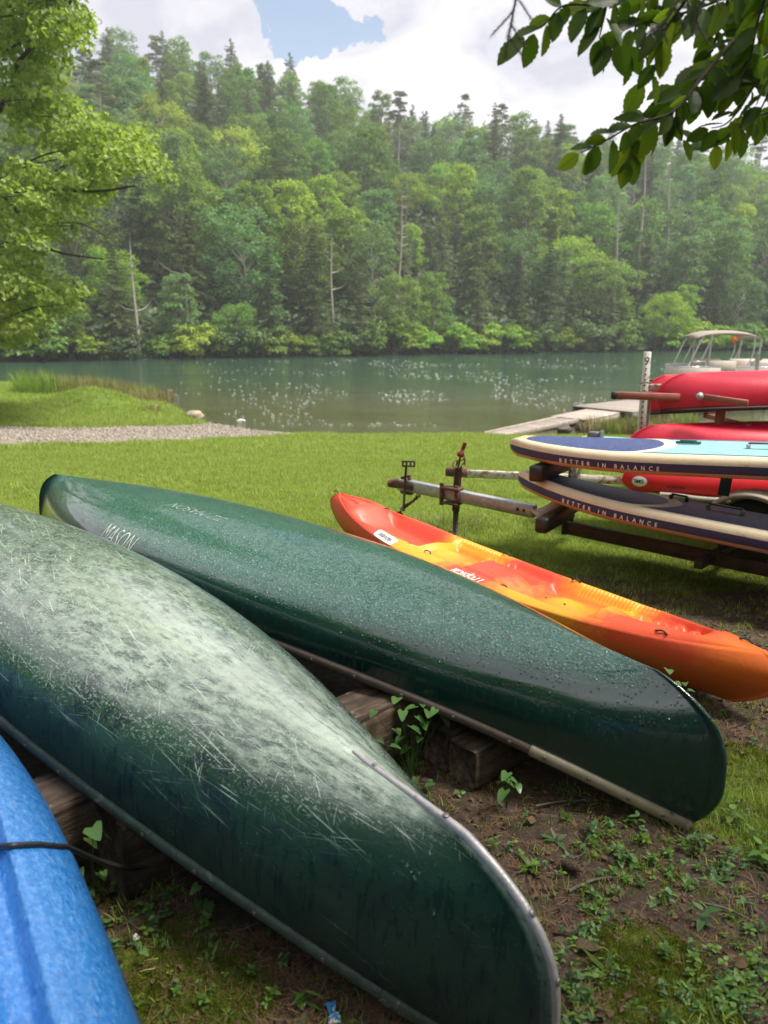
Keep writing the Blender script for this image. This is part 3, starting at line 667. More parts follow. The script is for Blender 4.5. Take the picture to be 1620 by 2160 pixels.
def canoe2_mat():
    m = Mat('wet_dark_green_hull'); c = m.co(); uv = m.n('ShaderNodeTexCoord').outputs['UV']; p = m.sep(c); g = m.n('ShaderNodeNewGeometry'); upn = m.sep(g.outputs['Normal'])[2]
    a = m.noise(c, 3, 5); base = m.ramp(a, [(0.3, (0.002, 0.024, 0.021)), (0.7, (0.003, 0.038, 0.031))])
    # scuffed dull patch at the far end, dirt low on the side
    sc = m.noise(m.map(uv, (30, 5, 1), (0, 0, 0.7)), 1, 6, 0.7)
    end_ = m.mr(p[0], -1.9, -2.25)
    base = m.mix(m.math('MULTIPLY', m.mr(sc, 0.52, 0.62), m.math('MULTIPLY', m.mr(p[0], -1.0, -2.1), 0.2)), base, (0.12, 0.12, 0.095))
    base = m.mix(m.math('MULTIPLY', m.mr(m.noise(c, 9, 6, 0.7), 0.55, 0.75), 0.25), base, (0.03, 0.045, 0.04))
    # drops: dense small beads on top, sparse on the side, runs below the bilge
    d1 = m.vor(m.map(c, (1, 1, 1)), 95); d1 = m.mr(d1, 0.16, 0.5, 1, 0); dn = m.noise(c, 26, 3)
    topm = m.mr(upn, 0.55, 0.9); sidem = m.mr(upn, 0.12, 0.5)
    d2 = m.mr(m.vor(m.map(c, (1, 1, 0.6)), 68), 0.10, 0.34, 1, 0)
    run = m.noise(m.map(c, (60, 60, 3.5)), 1, 3, 0.6, 0.4); run = m.mr(run, 0.55, 0.63)
    h = m.math('ADD', m.math('MULTIPLY', d1, m.math('MULTIPLY', topm, m.mr(dn, 0.35, 0.6))), m.math('MULTIPLY', d2, m.math('MULTIPLY', m.math('MULTIPLY', sidem, m.mr(dn, 0.42, 0.55)), 0.7)))
    h2 = m.math('ADD', h, m.math('MULTIPLY', run, m.math('MULTIPLY', m.mr(upn, 0.45, 0.2), 0.35)))
    r = m.math('SUBTRACT', m.mr(a, 0.3, 0.7, 0.12, 0.22), m.math('MULTIPLY', h2, 0.08), clamp=True); r = m.math('ADD', r, m.mr(p[0], -1.8, -2.1, 0, .6))
    fine = m.math('MULTIPLY', m.mr(m.noise(m.map(c, (1, 1.5, 1), (0, 0, .5)), 95, 4, .7), .52, .58), topm)  # speckle mask for the beads, also used to paint their bright glints
    base = m.mix(m.math('MULTIPLY', topm, .65), base, (0.004, 0.125, 0.078)); base = m.mix(m.math('MULTIPLY', fine, .45), base, (0.30, 0.45, 0.40)); h2 = m.math('ADD', h2, m.math('MULTIPLY', fine, .6))  # skyward faces painted brighter green for top light, bead glints painted pale
    lines = m.mr(m.noise(m.map(uv, (3, 160, 1), (0, 0, 0.12)), 1, 3, 0.8), 0.72, 0.76)
    base = m.mix(m.math('MULTIPLY', lines, 0.35), base, (0.12, 0.17, 0.15))
    wav = m.noise(c, 4.5, 2)
    nr = m.bump(h2, 1.0, 0.006, m.bump(wav, 0.25, 0.02))
    return m.end(m.pbr(base, r, 0, m.mr(p[0], -2.1, -1.6, .02, .8), nrm=nr, coat=m.math('MULTIPLY', m.math('MULTIPLY', m.mr(upn, 0.15, 0.5, 0.2, 1.0), m.mr(upn, .99, .9, .3, 1.0)), m.mr(p[0], -2.1, -1.6)), coat_r=0.05))
def canoe1_mat():
    m = Mat('scratched_green_hull'); c = m.co(); uv = m.n('ShaderNodeTexCoord').outputs['UV']; p = m.sep(c); g = m.n('ShaderNodeNewGeometry'); upn = m.sep(g.outputs['Normal'])[2]; u = m.sep(uv)
    a = m.noise(c, 2.5, 5); base = m.ramp(a, [(0.3, (0.012, 0.042, 0.030)), (0.55, (0.020, 0.060, 0.040)), (0.75, (0.032, 0.080, 0.050))])
    blot = m.mr(m.noise(c, 7, 7, 0.65, 0.6), 0.52, 0.60); base = m.mix(m.math('MULTIPLY', blot, 0.8), base, (0.012, 0.026, 0.032))
    low = m.mr(p[2], 0.2, -0.1); base = m.mix(m.math('MULTIPLY', low, 0.75), base, m.ramp(m.noise(c, 5, 6, .7), [(.35, (0.062, 0.078, 0.056)), (.65, (0.032, 0.052, 0.038))]))
    # how worn a place is: strongest on the flat bottom and the stem line
    ag = m.math('ABSOLUTE', u[1]); ctr = m.mr(ag, 0.0, 0.48, 1, 0); topw = m.mr(upn, 0.25, 0.95)
    stem = m.mr(m.math('ABSOLUTE', p[1]), 0.014, 0.005)
    stem = m.math('MULTIPLY', stem, m.mr(p[0], 1.2, 1.6))
    big = m.noise(m.map(uv, (1.5, 4, 1), (0, 0, 0.1)), 1, 6, 0.65)
    wear = m.math('ADD', m.math('MULTIPLY', topw, 0.85), m.math('MULTIPLY', m.math('SUBTRACT', big, 0.5), 1.7))
    def scr(sx, sy, rot, th, sd, det=3):
        v = m.noise(m.map(m.map(m.map(uv, (1, .62, 1)), (1, 1, 1), (0, 0, rot)), (sx, sy, 1), (0, 0, 0), (sd, sd * 2, 0)), 1, det, 0.7, 0.6)
        return m.mr(v, th, th + 0.02)
    s1 = scr(2.4, 170, 0.05, 0.645, 1.3); s2 = scr(4.0, 220, -0.40, 0.655, 4.1); s3 = scr(4.5, 200, 0.75, 0.66, 7.7); s4 = scr(6, 190, 1.25, 0.67, 2.2); s5 = scr(2.0, 150, 0.22, 0.645, 8.8)
    s = m.math('MAXIMUM', m.math('MAXIMUM', s1, s2), m.math('MAXIMUM', s3, m.math('MAXIMUM', s4, s5)))
    s = m.math('MULTIPLY', s, m.mr(wear, 0.05, 0.45))
    fleck = m.mr(m.math('ADD', m.math('MULTIPLY', m.noise(m.map(uv, (45, 70, 1), (0, 0, 0.4)), 1, 6, 0.8), .5), m.math('MULTIPLY', m.noise(m.map(uv, (120, 60, 1), (0, 0, -.5)), 1, 4, 0.8), .5)), 0.52, 0.58)
    flk = m.math('MULTIPLY', fleck, m.mr(wear, 0.28, 0.72))
    rub = m.math('MULTIPLY', m.mr(m.noise(m.map(uv, (9, 20, 1), (0, 0, 0.25)), 1, 10, 0.82), 0.40, 0.56), m.mr(m.math('ADD', wear, m.math('MULTIPLY', ctr, 0.35)), 0.62, 1.12))
    keel = m.math('MULTIPLY', m.mr(m.noise(m.map(uv, (7, 26, 1), (0, 0, .06)), 1, 10, .8), .38, .54), m.math('MULTIPLY', m.mr(ag, .20, .04), m.mr(p[0], -.3, .9))); rub = m.math('MAXIMUM', rub, keel)
    spat = m.math('MULTIPLY', m.mr(m.noise(c, 70, 4, 0.8), 0.62, 0.66), m.mr(m.noise(c, 4.2, 3, 0.6, 0.5), 0.57, 0.66))
    edge = m.math('MULTIPLY', stem, m.mr(m.noise(c, 30, 7, 0.75), 0.38, 0.50))
    allw = m.math('MAXIMUM', m.math('MAXIMUM', s, flk), m.math('MAXIMUM', m.math('MULTIPLY', rub, m.mr(p[0], -.6, 1.0, 0.3, 0.9)), m.math('MAXIMUM', spat, edge)))
    pale = m.ramp(m.noise(c, 40, 4), [(0.3, (0.26, 0.35, 0.27)), (0.7, (0.52, 0.61, 0.50))])
    k = m.mix(m.math('MULTIPLY', allw, 0.88), base, pale); k = m.mix(m.math('MULTIPLY', keel, 0.35), k, (0.60, 0.67, 0.57)); k = m.mix(m.math('MULTIPLY', s, 0.45), k, (0.58, 0.66, 0.54))
    film = m.mr(m.noise(c, 5, 4, 0.6), 0.4, 0.65)     # thin water film in places
    runs = m.mr(m.noise(m.map(c, (50, 50, 4)), 1, 4, 0.65, 0.5), 0.54, 0.6)
    k = m.mix(m.math('MULTIPLY', m.math('MULTIPLY', runs, m.mr(upn, 0.6, 0.3)), 0.55), k, m.mix(1.0, k, (0.35, 0.45, 0.5), 'MULTIPLY'))
    r = m.math('ADD', m.mr(film, 0, 1, 0.30, 0.14), m.mr(upn, 0.45, 0.0, 0.0, 0.32)); r = m.math('ADD', r, m.math('MULTIPLY', allw, 0.12))
    bead = m.math('MULTIPLY', m.mr(m.vor(c, 60), 0.1, 0.4, 1, 0), m.mr(m.noise(c, 20, 3), 0.5, 0.6))
    h = m.math('ADD', m.math('SUBTRACT', m.math('MULTIPLY', bead, 0.5), m.math('MULTIPLY', allw, 0.22)), m.math('MULTIPLY', runs, 0.15))
    return m.end(m.pbr(k, r, 0, m.mr(upn, 0.35, 0.75, 0.05, 0.8), nrm=m.bump(h, 0.5, 0.003, m.bump(m.noise(c, 5, 3), 0.2, 0.02)), coat=m.mr(upn, 0.5, 0.85, 0.0, 0.7), coat_r=0.1))
M_ALU = plain('worn_aluminium', (0.46, 0.44, 0.44), 0.5, 0.5, 0.2, 18, 0.3, wear=((0.3, 0.29, 0.28), 0.58))
M_RIVET = plain('dull_rivet', (0.22, 0.2, 0.18), 0.45, 0.7, 0.2, 60)
M_RAIL_B = plain('weathered_brown_rail', (0.10, 0.075, 0.062), 0.5, 0.2, 0.25, 14, 0.3, wear=((0.09, 0.07, 0.055), 0.6))
M_RAIL_C = plain('cream_rail_cap', (0.30, 0.26, 0.19), 0.5, 0.1, 0.2, 25, 0.3, wear=((0.2, 0.16, 0.1), 0.62))
M_RAIL_G = plain('mossy_green_rail', (0.055, 0.085, 0.062), 0.55, 0.25, 0.35, 16, 0.5, wear=((0.17, 0.17, 0.12), 0.58))
M_INK = plain('pale_paint_lettering', (0.76, 0.75, 0.68), 0.6, 0, 0.15, 50)
def canoe(name, p, hullmat, railmat, label, group, extras=None, rail_z=0.0, nriv=22):
    par = p[6:]; root = empty(name, p[:3], (p[5], p[4], p[3]), label, 'canoe', group)
    me = weld(hull_mesh(par, [hullmat])); h = link('hull', me, root)
    sl = h.modifiers.new('thickness', 'SOLIDIFY'); sl.thickness = 0.006; sl.offset = -1
    prof = np.array([(-0.006, -0.016), (0.010, -0.018), (0.017, -0.010), (0.017, 0.008), (0.010, 0.015), (0.002, 0.017), (-0.006, 0.016)])
    for side in (-1, 1):
        P = rail_path(par, side, -9, 9, 90)
        pr = prof.copy(); pr[:, 0] *= 1 if side < 0 else -1
        V, F = sweep(P, pr if side < 0 else pr[::-1]); MB().add(V, F).build('gunwale', railmat, root, True)
    rv = dome(0.0075).mesh('rivet', [M_RIVET], True)
    half, zgk, y_at = hull_fn(*par); a = float(half(np.array(0.0)))
    for i in range(nriv):
        x = -a * 0.93 + 1.86 * a * i / (nriv - 1)
        P = rail_path(par, -1, x - 0.01, x + 0.01, 3)
        t = P[2] - P[0]; t /= np.linalg.norm(t); nrm = Vector((t[1], -t[0], 0)) if True else None
        o = link('rivet', rv, root, Vector(P[1]) + nrm.normalized() * 0.0165 + Vector((0, 0, -0.001)), nrm.to_track_quat('Z', 'Y').to_euler())
    # small plates closing the hull between the gunwales at both ends
    for sg in (-1, 1):
        x = np.linspace(a * 0.86, a * 0.995, 8) * sg; y = y_at(x, np.zeros(8)) * 0.97; z = zgk(x)[0] + 0.004
        V = np.concatenate([np.stack([x, -y, z], 1), np.stack([x, y, z], 1)]); q = MB().add(V, grid_faces(2, 8)).build('deck_plate', railmat, root)
        q.modifiers.new('thickness', 'SOLIDIFY').thickness = 0.004
    for xx in (-0.45 * a, 0.02, 0.5 * a):
        y = float(y_at(np.array([xx]), np.array([0.0]))[0]); z = float(zgk(np.array([xx]))[0][0])
        MB().beam((xx, -y + .004, z - .004), (xx, y - .004, z - .004), 0.06, 0.018).build('thwart', M_RAIL_B, root)
    return root, par
P2 = [-0.658, 3.738, 0.376, -0.723, 0.035, -0.017, 4.669, 0.495, 0.278, 0.339, 0.109, 0.11, 4.885, 0.037, 3.455, 2.135, 3.655]
P1 = [-1.265, 2.967, 0.373, -0.802, 0.048, 0.012, 4.661, 0.464, 0.315, 0.352, 0.072, 0.116, 5.673, 0.086, 2.943, 1.969, 3.395]
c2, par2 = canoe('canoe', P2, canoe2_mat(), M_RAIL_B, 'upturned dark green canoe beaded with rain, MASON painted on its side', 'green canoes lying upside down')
# cream cap over the gunwale at the near end
prof = np.array([(-0.007, -0.021), (0.013, -0.022), (0.021, -0.012), (0.021, 0.011), (0.012, 0.019), (-0.007, 0.020)])
V, F = sweep(rail_path(par2, -1, 1.76, 9, 40), prof); cap = MB().add(V, F).build('rail_cap', M_RAIL_C, c2, True)
rvm = dome(0.0085).mesh('rivet', [M_RIVET], True)
for x in (1.81, 1.95, 2.07, 2.17):
    P = rail_path(par2, -1, x - .01, x + .01, 3); t = P[2] - P[0]; nr_ = Vector((t[1], -t[0], 0)).normalized()
    link('rivet', rvm, cap, Vector(P[1]) + nr_ * 0.0205, nr_.to_track_quat('Z', 'Y').to_euler())
V, F = text_mesh('MASON', 0.108, 0.12, -0.003, 1.05)
V[:, 0] *= 0.86; link('lettering', np_mesh('lettering', map_side(par2, V, -0.71, 0.128, -1, 1), [F], M_INK), c2)
V, F = text_mesh('ZZ MASON', 0.092, 0.3, -0.0024, 1.0)
link('lettering', np_mesh('lettering', map_top(par2, V, -0.13, -0.045, -1, -1), [F], plain('faint_scratch', (0.34, 0.38, 0.32), 0.6, 0, 0.3, 60)), c2)['label'] = 'thin scratched lettering on the flat bottom'
c1, par1 = canoe('canoe', P1, canoe1_mat(), M_RAIL_G, 'upturned green canoe covered in pale scratches, nearest the camera', 'green canoes lying upside down')
# metal skid strip along the stem of the scratched canoe
half, zgk, y_at = hull_fn(*par1)
hs = np.concatenate([np.full(14, 1.0), np.linspace(0.995, 0.12, 40)]); xs_ = np.concatenate([np.linspace(1.70, float(half(np.array(1.0))), 15)[:-1], half(np.linspace(0.995, 0.12, 40))])
g_, k_ = zgk(xs_); zs_ = g_ + (k_ - g_) * hs; Pk = np.stack([xs_, 0 * xs_, zs_], 1)
Tn = np.gradient(Pk, axis=0); Tn /= np.linalg.norm(Tn, axis=1)[:, None]; Nn = np.stack([-Tn[:, 2], 0 * xs_, Tn[:, 0]], 1); Nn *= np.where((Nn[:, 0:1] < -0.3), -1, 1); Nn = np.where((Nn[:, 2:3] < 0) & (Nn[:, 0:1] < 0.2), -Nn, Nn)
wd = 0.0095 * np.clip(np.minimum(np.arange(54) / 3.0 + 0.3, 1), 0, 1)
V = []
for i in range(54):
    for yy, hh in ((-1, -0.007), (-0.8, 0.0035), (0, 0.0065), (0.8, 0.0035), (1, -0.007)): V.append(Pk[i] + np.array([0, yy * wd[i], 0]) + Nn[i] * hh)
sk = MB().add(np.array(V), [grid_faces(54, 5)[:, ::-1]]).build('skid_strip', M_ALU, c1, True)
for i in (3, 12, 20, 28, 36, 44):
    link('rivet', dome(0.006).mesh('rivet', [M_RIVET], True) if i == 3 else bpy.data.meshes['rivet.001'] if 'rivet.001' in bpy.data.meshes else rvm, sk, Vector(Pk[i] + Nn[i] * 0.006), Vector(Nn[i]).to_track_quat('Z', 'Y').to_euler())
V, F = sweep(rail_path(par1, -1, 1.93, 9, 30), prof * 0.97); MB().add(V, F).build('rail_cap', M_RAIL_G, c1, True)

# ------------------------------------------------------------------ blue kayak, bottom up
PB = [-0.841, 1.169, 0.268, -1.0, 0.033, 0.0, 3.59, 0.338, 0.3, 0.098, 0.048, 0.12, 2.615, 0.03, 2.643, 2.303, 2.354]
def blue_mat():
    m = Mat('blue_wet_plastic'); c = m.co(); g = m.n('ShaderNodeNewGeometry'); upn = m.sep(g.outputs['Normal'])[2]; p = m.sep(c)
    a = m.noise(c, 75, 6, 0.75); b = m.noise(m.map(c, (40, 40, 40)), 1, 4, 0.7)
    k = m.ramp(a, [(0.35, (0.015, 0.12, 0.38)), (0.55, (0.03, 0.20, 0.56)), (0.68, (0.12, 0.32, 0.66))])
    scuff = m.math('MULTIPLY', m.mr(m.noise(m.map(c, (40, 90, 40)), 1, 7, 0.8), 0.50, 0.60), m.mr(upn, 0.3, 0.8))
    k = m.mix(m.math('MULTIPLY', scuff, 0.3), k, (0.25, 0.42, 0.72))
    bead = m.mr(m.vor(m.map(c, (0.5, 1, 1)), 70), 0.12, 0.5, 1, 0); bm_ = m.mr(m.noise(c, 25, 3), 0.45, 0.6)
    h = m.math('ADD', m.math('MULTIPLY', bead, m.math('MULTIPLY', bm_, 0.7)), m.math('MULTIPLY', a, 0.5))
    return m.end(m.pbr(k, m.mr(b, 0.3, 0.7, 0.22, 0.40), 0, 0.5, nrm=m.bump(h, 0.5, 0.004), coat=0.6, coat_r=0.1))
def blue_kayak():
    par = PB[6:]; root = empty('kayak', PB[:3], (0, PB[4], PB[3]), 'upturned blue kayak with a black cord over it, at the lower left', 'kayak')
    x, y, z = hull_grid(par, 90, 141); A = np.stack([x, -y, z], -1); Bq = np.stack([x, y, z], -1)[::-1][1:]; G = np.concatenate([A, Bq], 0)
    yn = G[..., 1] / (par[1] + 1e-6); taper = sstep(1.25 - np.abs(G[..., 0]), 0, 0.5)
    up_ = sstep(G[..., 2], 0.05, 0.16)
    def groove(c, w): return np.exp(-np.abs((yn - c) / w) ** 4)
    G[..., 2] -= taper * up_ * (0.055 * groove(-0.40, 0.11) + 0.055 * groove(0.40, 0.11) + 0.0 * yn)
    m = G.shape[0]
    gq = np.linspace(-1, 1, m)[:, None] + 0 * G[..., 0]
    me = np_mesh('hull', G.reshape(-1, 3), grid_faces(m, 141)[:, ::-1], [blue_mat()], True, uv=np.stack([G[..., 0], gq], -1).reshape(-1, 2))
    h = link('hull', weld(me), root); h.modifiers.new('thickness', 'SOLIDIFY').thickness = 0.006
    P = rail_path(par, -1, -9, 9, 70); pr = np.array([(-0.006, -0.012), (0.006, -0.012), (0.010, -0.004), (0.010, 0.004), (0.004, 0.011), (-0.006, 0.011)])
    sm = plain('dark_blue_seam', (0.01, 0.05, 0.16), 0.5)
    for side in (-1, 1):
        pp = pr.copy(); pp[:, 0] *= -side
        V, F = sweep(rail_path(par, side, -9, 9, 70), pp if side < 0 else pp[::-1]); MB().add(V, F).build('seam_edge', sm, root, True)
    # decked underside
    a = float(hull_fn(*par)[0](np.array(0.0))); xx = np.linspace(-a * .99, a * .99, 40); yy = hull_fn(*par)[2](xx, 0 * xx) * .98; gz = hull_fn(*par)[1](xx)[0]
    V = np.concatenate([np.stack([xx, -yy, gz - .005], 1), np.stack([xx, yy, gz - .005], 1)]); MB().add(V, grid_faces(2, 40)).build('deck', sm, root)
    return root
blue_kayak()

# ------------------------------------------------------------------ orange, red and yellow sit-on-top kayak
PO = [0.618, 4.265, 0.231, -0.936, 0.038, 0.0, 3.447, 0.324, 0.213, 0.138, 0.082, 0.122, 2.339, 0.072, 2.329, 2.451, 2.743]
def orange_mat():
    m = Mat('swirled_orange_red_plastic'); c = m.co(); p = m.sep(c); n = m.noise(c, 9, 5, 0.65); n2 = m.noise(c, 60, 4, 0.7)
    x = m.math('ADD', p[0], m.math('MULTIPLY', m.math('SUBTRACT', n, 0.5), 0.28)); x = m.math('ADD', x, m.math('MULTIPLY', p[1], -0.12))
    f = m.mr(x, -1.8, 1.8, 0, 1, False)
    red = (0.70, 0.065, 0.030); yel = (0.80, 0.33, 0.018); orr = (0.70, 0.17, 0.018)
    def q(v): return (v + 1.8) / 3.6
    x = m.math('ADD', x, m.math('MULTIPLY', m.math('SUBTRACT', m.noise(c, 30, 4), 0.5), 0.14)); f = m.mr(x, -1.8, 1.8, 0, 1, False)
    top = m.ramp(f, [(q(-0.70), red), (q(-0.54), yel), (q(-0.16), yel), (q(-0.04), red), (q(0.26), red), (q(0.44), yel), (q(0.80), yel), (q(1.02), (0.72, 0.085, 0.025)), (q(1.36), (0.72, 0.085, 0.025)), (q(1.46), (0.78, 0.15, 0.015))])
    bot = m.ramp(f, [(q(-0.62), red), (q(-0.5), orr), (q(-0.05), orr), (q(0.0), red), (q(0.3), red), (q(0.42), orr), (q(1.0), orr), (q(1.5), (0.62, 0.125, 0.016))])
    k = m.mix(m.mr(p[2], -0.05, 0.0), bot, top)
    k = m.mix(m.math('MULTIPLY', m.mr(n2, 0.3, 0.7), 0.25), k, m.mix(1.0, k, (0.8, 0.6, 0.5), 'MULTIPLY'))
    dirt = m.math('MULTIPLY', m.mr(m.noise(c, 38, 7, 0.8), 0.62, 0.68), m.mr(m.noise(c, 3.4, 3), 0.52, 0.64)); dirt = m.math('MULTIPLY', dirt, m.mr(p[2], 0.03, -0.03, 0.35, 1))
    k = m.mix(m.math('MULTIPLY', dirt, 0.8), k, (0.07, 0.03, 0.015))
    bead = m.mr(m.vor(c, 80), 0.1, 0.4, 1, 0)
    h = m.math('ADD', m.math('MULTIPLY', bead, m.mr(m.noise(c, 15, 3), 0.5, 0.62)), m.math('MULTIPLY', n2, 0.35))
    return m.end(m.pbr(k, m.mr(n2, 0.3, 0.7, 0.36, 0.52), 0, 0.4, nrm=m.bump(h, 0.3, 0.003)))
def orange_kayak():
    par = PO[6:]; root = empty('kayak', (PO[0], PO[1], PO[2] + .015), (-.10, PO[4], PO[3]), 'orange, red and yellow two-seat sit-on-top kayak beside the wet canoe', 'kayak')
    om = orange_mat(); half, zgk, y_at = hull_fn(*par)
    h = link('hull', weld(hull_mesh(par, [om], flip=True)), root); h.modifiers.new('thickness', 'SOLIDIFY').thickness = 0.004
    a = float(half(np.array(0.0))); nx, ny = 760, 90
    X = np.linspace(-a, a, nx)[:, None] + np.zeros((1, ny)); t = np.sin(np.linspace(-1, 1, ny) * PI / 2)[None, :] + 0 * X
    Yb = y_at(X, np.zeros_like(X)); Y = Yb * t; rim = -zgk(X)[0]; at_ = np.abs(t)
    Z = rim + 0.030 * (1 - at_ ** 3.2) * sstep(a - np.abs(X), 0, 0.3) + 0.012 * sstep(a - np.abs(X), 0, 0.2)* (1 - at_ ** 8)
    def well(x0, x1, wy, dep, sx=0.07, sy=0.05, yc=0.0, wide=None):
        wy_ = wy if wide is None else wy + (wide - wy) * sstep(X, x0, x1)
        return dep * sstep(X, x0 - sx, x0 + sx) * sstep(-X, -x1 - sx, -x1 + sx) * sstep(wy_ - np.abs(Y - yc), -sy, sy)
    D = np.zeros_like(X)
    D = np.maximum(D, well(-1.16, -0.52, 0.17, 0.115, 0.10, 0.055))          # red tank well
    D = np.maximum(D, well(-0.50, -0.02, 0.20, 0.095, 0.05, 0.04))          # front seat well
    D = np.maximum(D, well(-0.05, 0.34, 0.10, 0.060, 0.06, 0.03, 0.10))
    D = np.maximum(D, well(0.30, 0.84, 0.205, 0.105, 0.08, 0.045))          # second seat well
    D = np.maximum(D, well(0.80, 1.32, 0.155, 0.080, 0.08, 0.035, 0.045, 0.12))
    D -= 0.045 * np.exp(-(((X + 0.40) / 0.11) ** 2 + (Y / 0.13) ** 2)) + 0.055 * np.exp(-(((X - 0.02) / 0.10) ** 2 + ((Y + 0.03) / 0.16) ** 2))
    D -= 0.05 * np.exp(-(((X - 0.55) / 0.13) ** 2 + (Y / 0.12) ** 2)) + 0.06 * np.exp(-((X - 0.86) / 0.06) ** 2 - ((Y + 0.02) / 0.12) ** 2)
    D -= 0.035 * sstep(0.045 - np.abs(Y + 0.02 - 0.04 * (X - 1)), -0.02, 0.02) * sstep(X, 0.86, 0.95) * sstep(-X, -1.3, -1.2)   # central spine in the footwell
    D -= 0.03 * sstep(0.04 - np.abs(Y), -0.02, 0.02) * sstep(X, -0.28, -0.2) * sstep(-X, -0.02, 0.04)
    for k in range(5):                                                       # moulded foot rests
        for yc in (0.125,): D -= 0.030 * np.exp(-np.abs((X - 0.93 - 0.095 * k) / 0.026) ** 3 - np.abs((Y - yc) / 0.04) ** 3)
        D -= 0.028 * np.exp(-np.abs((X + 0.22 - 0.055 * k) / 0.018) ** 3 - np.abs((Y - 0.155) / 0.035) ** 3)
    # triangular recess on the nose
    tri = sstep(0.11 * (X + 1.60) / 0.34 - np.abs(Y), -0.015, 0.015) * sstep(-X, 1.26, 1.29); D = np.maximum(D, 0.026 * tri)
    tri2 = sstep(0.05 * (X + 1.55) / 0.3 - np.abs(Y), -0.01, 0.01) * sstep(-X, 1.29, 1.31); D = D - 0.016 * tri2
    # row of notches along the far rim
    for x0, x1 in ((-0.56, -0.14), (0.46, 0.98)):
        mk = sstep(X, x0, x0 + 0.02) * sstep(-X, -x1, -x1 + 0.02); D += 0.011 * mk * sstep(0.022 - np.abs(Y - 0.225), -0.006, 0.006) * (0.5 + 0.5 * np.sign(np.sin(X * 2 * PI / 0.024)))
        D += 0.004 * mk * sstep(0.03 - np.abs(Y - 0.225), -0.006, 0.006)
    # rope channel along the near rim
    D += 0.012 * np.exp(-((Y + 0.215 + 0.02 * np.sin(3 * X)) / 0.012) ** 2) * sstep(X, -0.6, -0.5) * sstep(-X, -1.0, -0.9)
    Z = Z - D * sstep(1 - at_, 0.02, 0.16)
    me = np_mesh('deck', np.stack([X, Y, Z], -1).reshape(-1, 3), grid_faces(nx, ny), [om], True); link('deck', me, root)
    def top(x, y):
        i = int(np.clip((x + a) / (2 * a) * (nx - 1), 0, nx - 1)); j = int(np.argmin(np.abs(Y[i] - y))); return Vector((x, y, Z[i, j]))
    blk = plain('black_cord', (0.012, 0.012, 0.012), 0.5)
    for x, y in ((-1.66, 0.0), (-0.62, 0.235), (-0.12, 0.24), (0.42, 0.24), (0.33, -0.235), (-0.3, -0.235), (1.22, -0.16), (1.5, 0.03), (-1.2, 0.13)):
        t = MB(); p = np.array(top(x, y)); P = [p + np.array([d, 0.006 * math.sin(d * 120), 0.004 + 0.010 * math.cos(d / 0.03 * 1.5) ** 2]) for d in np.linspace(-0.03, 0.03, 9)]
        t.tube(P, 0.0042, 6); t.build('pad_eye', blk, root, True)
    p0 = top(0.42, -0.02); t = MB(); t.tube([p0 + Vector((0.0, 0.02, .006)), p0 + Vector((0.08, -0.005, .006)), top(0.6, -0.05) + Vector((0, 0, .006))], 0.003, 6); t.build('cord', blk, root, True)
    # sticker and lettering on the near side
    wm = plain('white_print', (0.78, 0.76, 0.72), 0.4, 0, 0.05); dk = plain('dark_print', (0.05, 0.045, 0.05), 0.4, 0, 0.05)
    def on_side(V, x0, z0, dirx, diry, lift):
        x = x0 + dirx * V[:, 0]; s_ = z0 + diry * V[:, 1]      # s_: 0 at the rim, positive inwards over the deck shoulder, negative down the side
        g = -zgk(x)[0]; out_ = []
        for xx, ss, gg in zip(x, s_, g):
            if ss >= 0:
                yy = -(float(y_at(np.array([xx]), np.array([0.0]))[0]) - ss); q = top(xx, yy); out_.append((xx, yy - lift * .3, q.z + lift))
            else:
                k = -zgk(np.array([xx]))[1][0]; hh = np.clip((-ss) / (gg - k), 0, 1); out_.append((xx, -float(y_at(np.array([xx]), np.array([hh]))[0]) - lift, gg + ss + lift * .3))
        return np.array(out_)
    n = 24; A_ = []; 
    for i in range(n):
        th = i / n * 2 * PI; cx, cy = math.cos(th), math.sin(th); A_.append((0.095 * np.sign(cx) * min(1, abs(cx) * 1.6) + 0.02 * cx, 0.026 * np.sign(cy) * min(1, abs(cy) * 1.3) + 0.006 * cy))
    A_ = np.array(A_); rings = np.concatenate([A_ * f for f in (1.0, 0.66, 0.33, 0.02)]); Fg = grid_faces(4, n, True)
    link('sticker', np_mesh('sticker', on_side(rings, -0.68, 0.030, 1, 1, 0.002), [Fg], wm), root)
    V, F = text_mesh('islander', 0.056, 0.25, 0.0005, 0.95); V[:, 0] -= V[:, 0].mean(); V[:, 1] -= 0.016
    link('lettering', np_mesh('lettering', on_side(V, -0.68, 0.030, 1, 1, 0.0035), [F], dk), root)
    V, F = text_mesh('Tropical', 0.078, 0.35, 0.0003, 0.95); V[:, 0] -= V[:, 0].mean(); V[:, 1] -= 0.02
    link('lettering', np_mesh('lettering', on_side(V, 0.09, 0.034, -1, -1, 0.004), [F], wm), root)
    return root
orange_kayak()

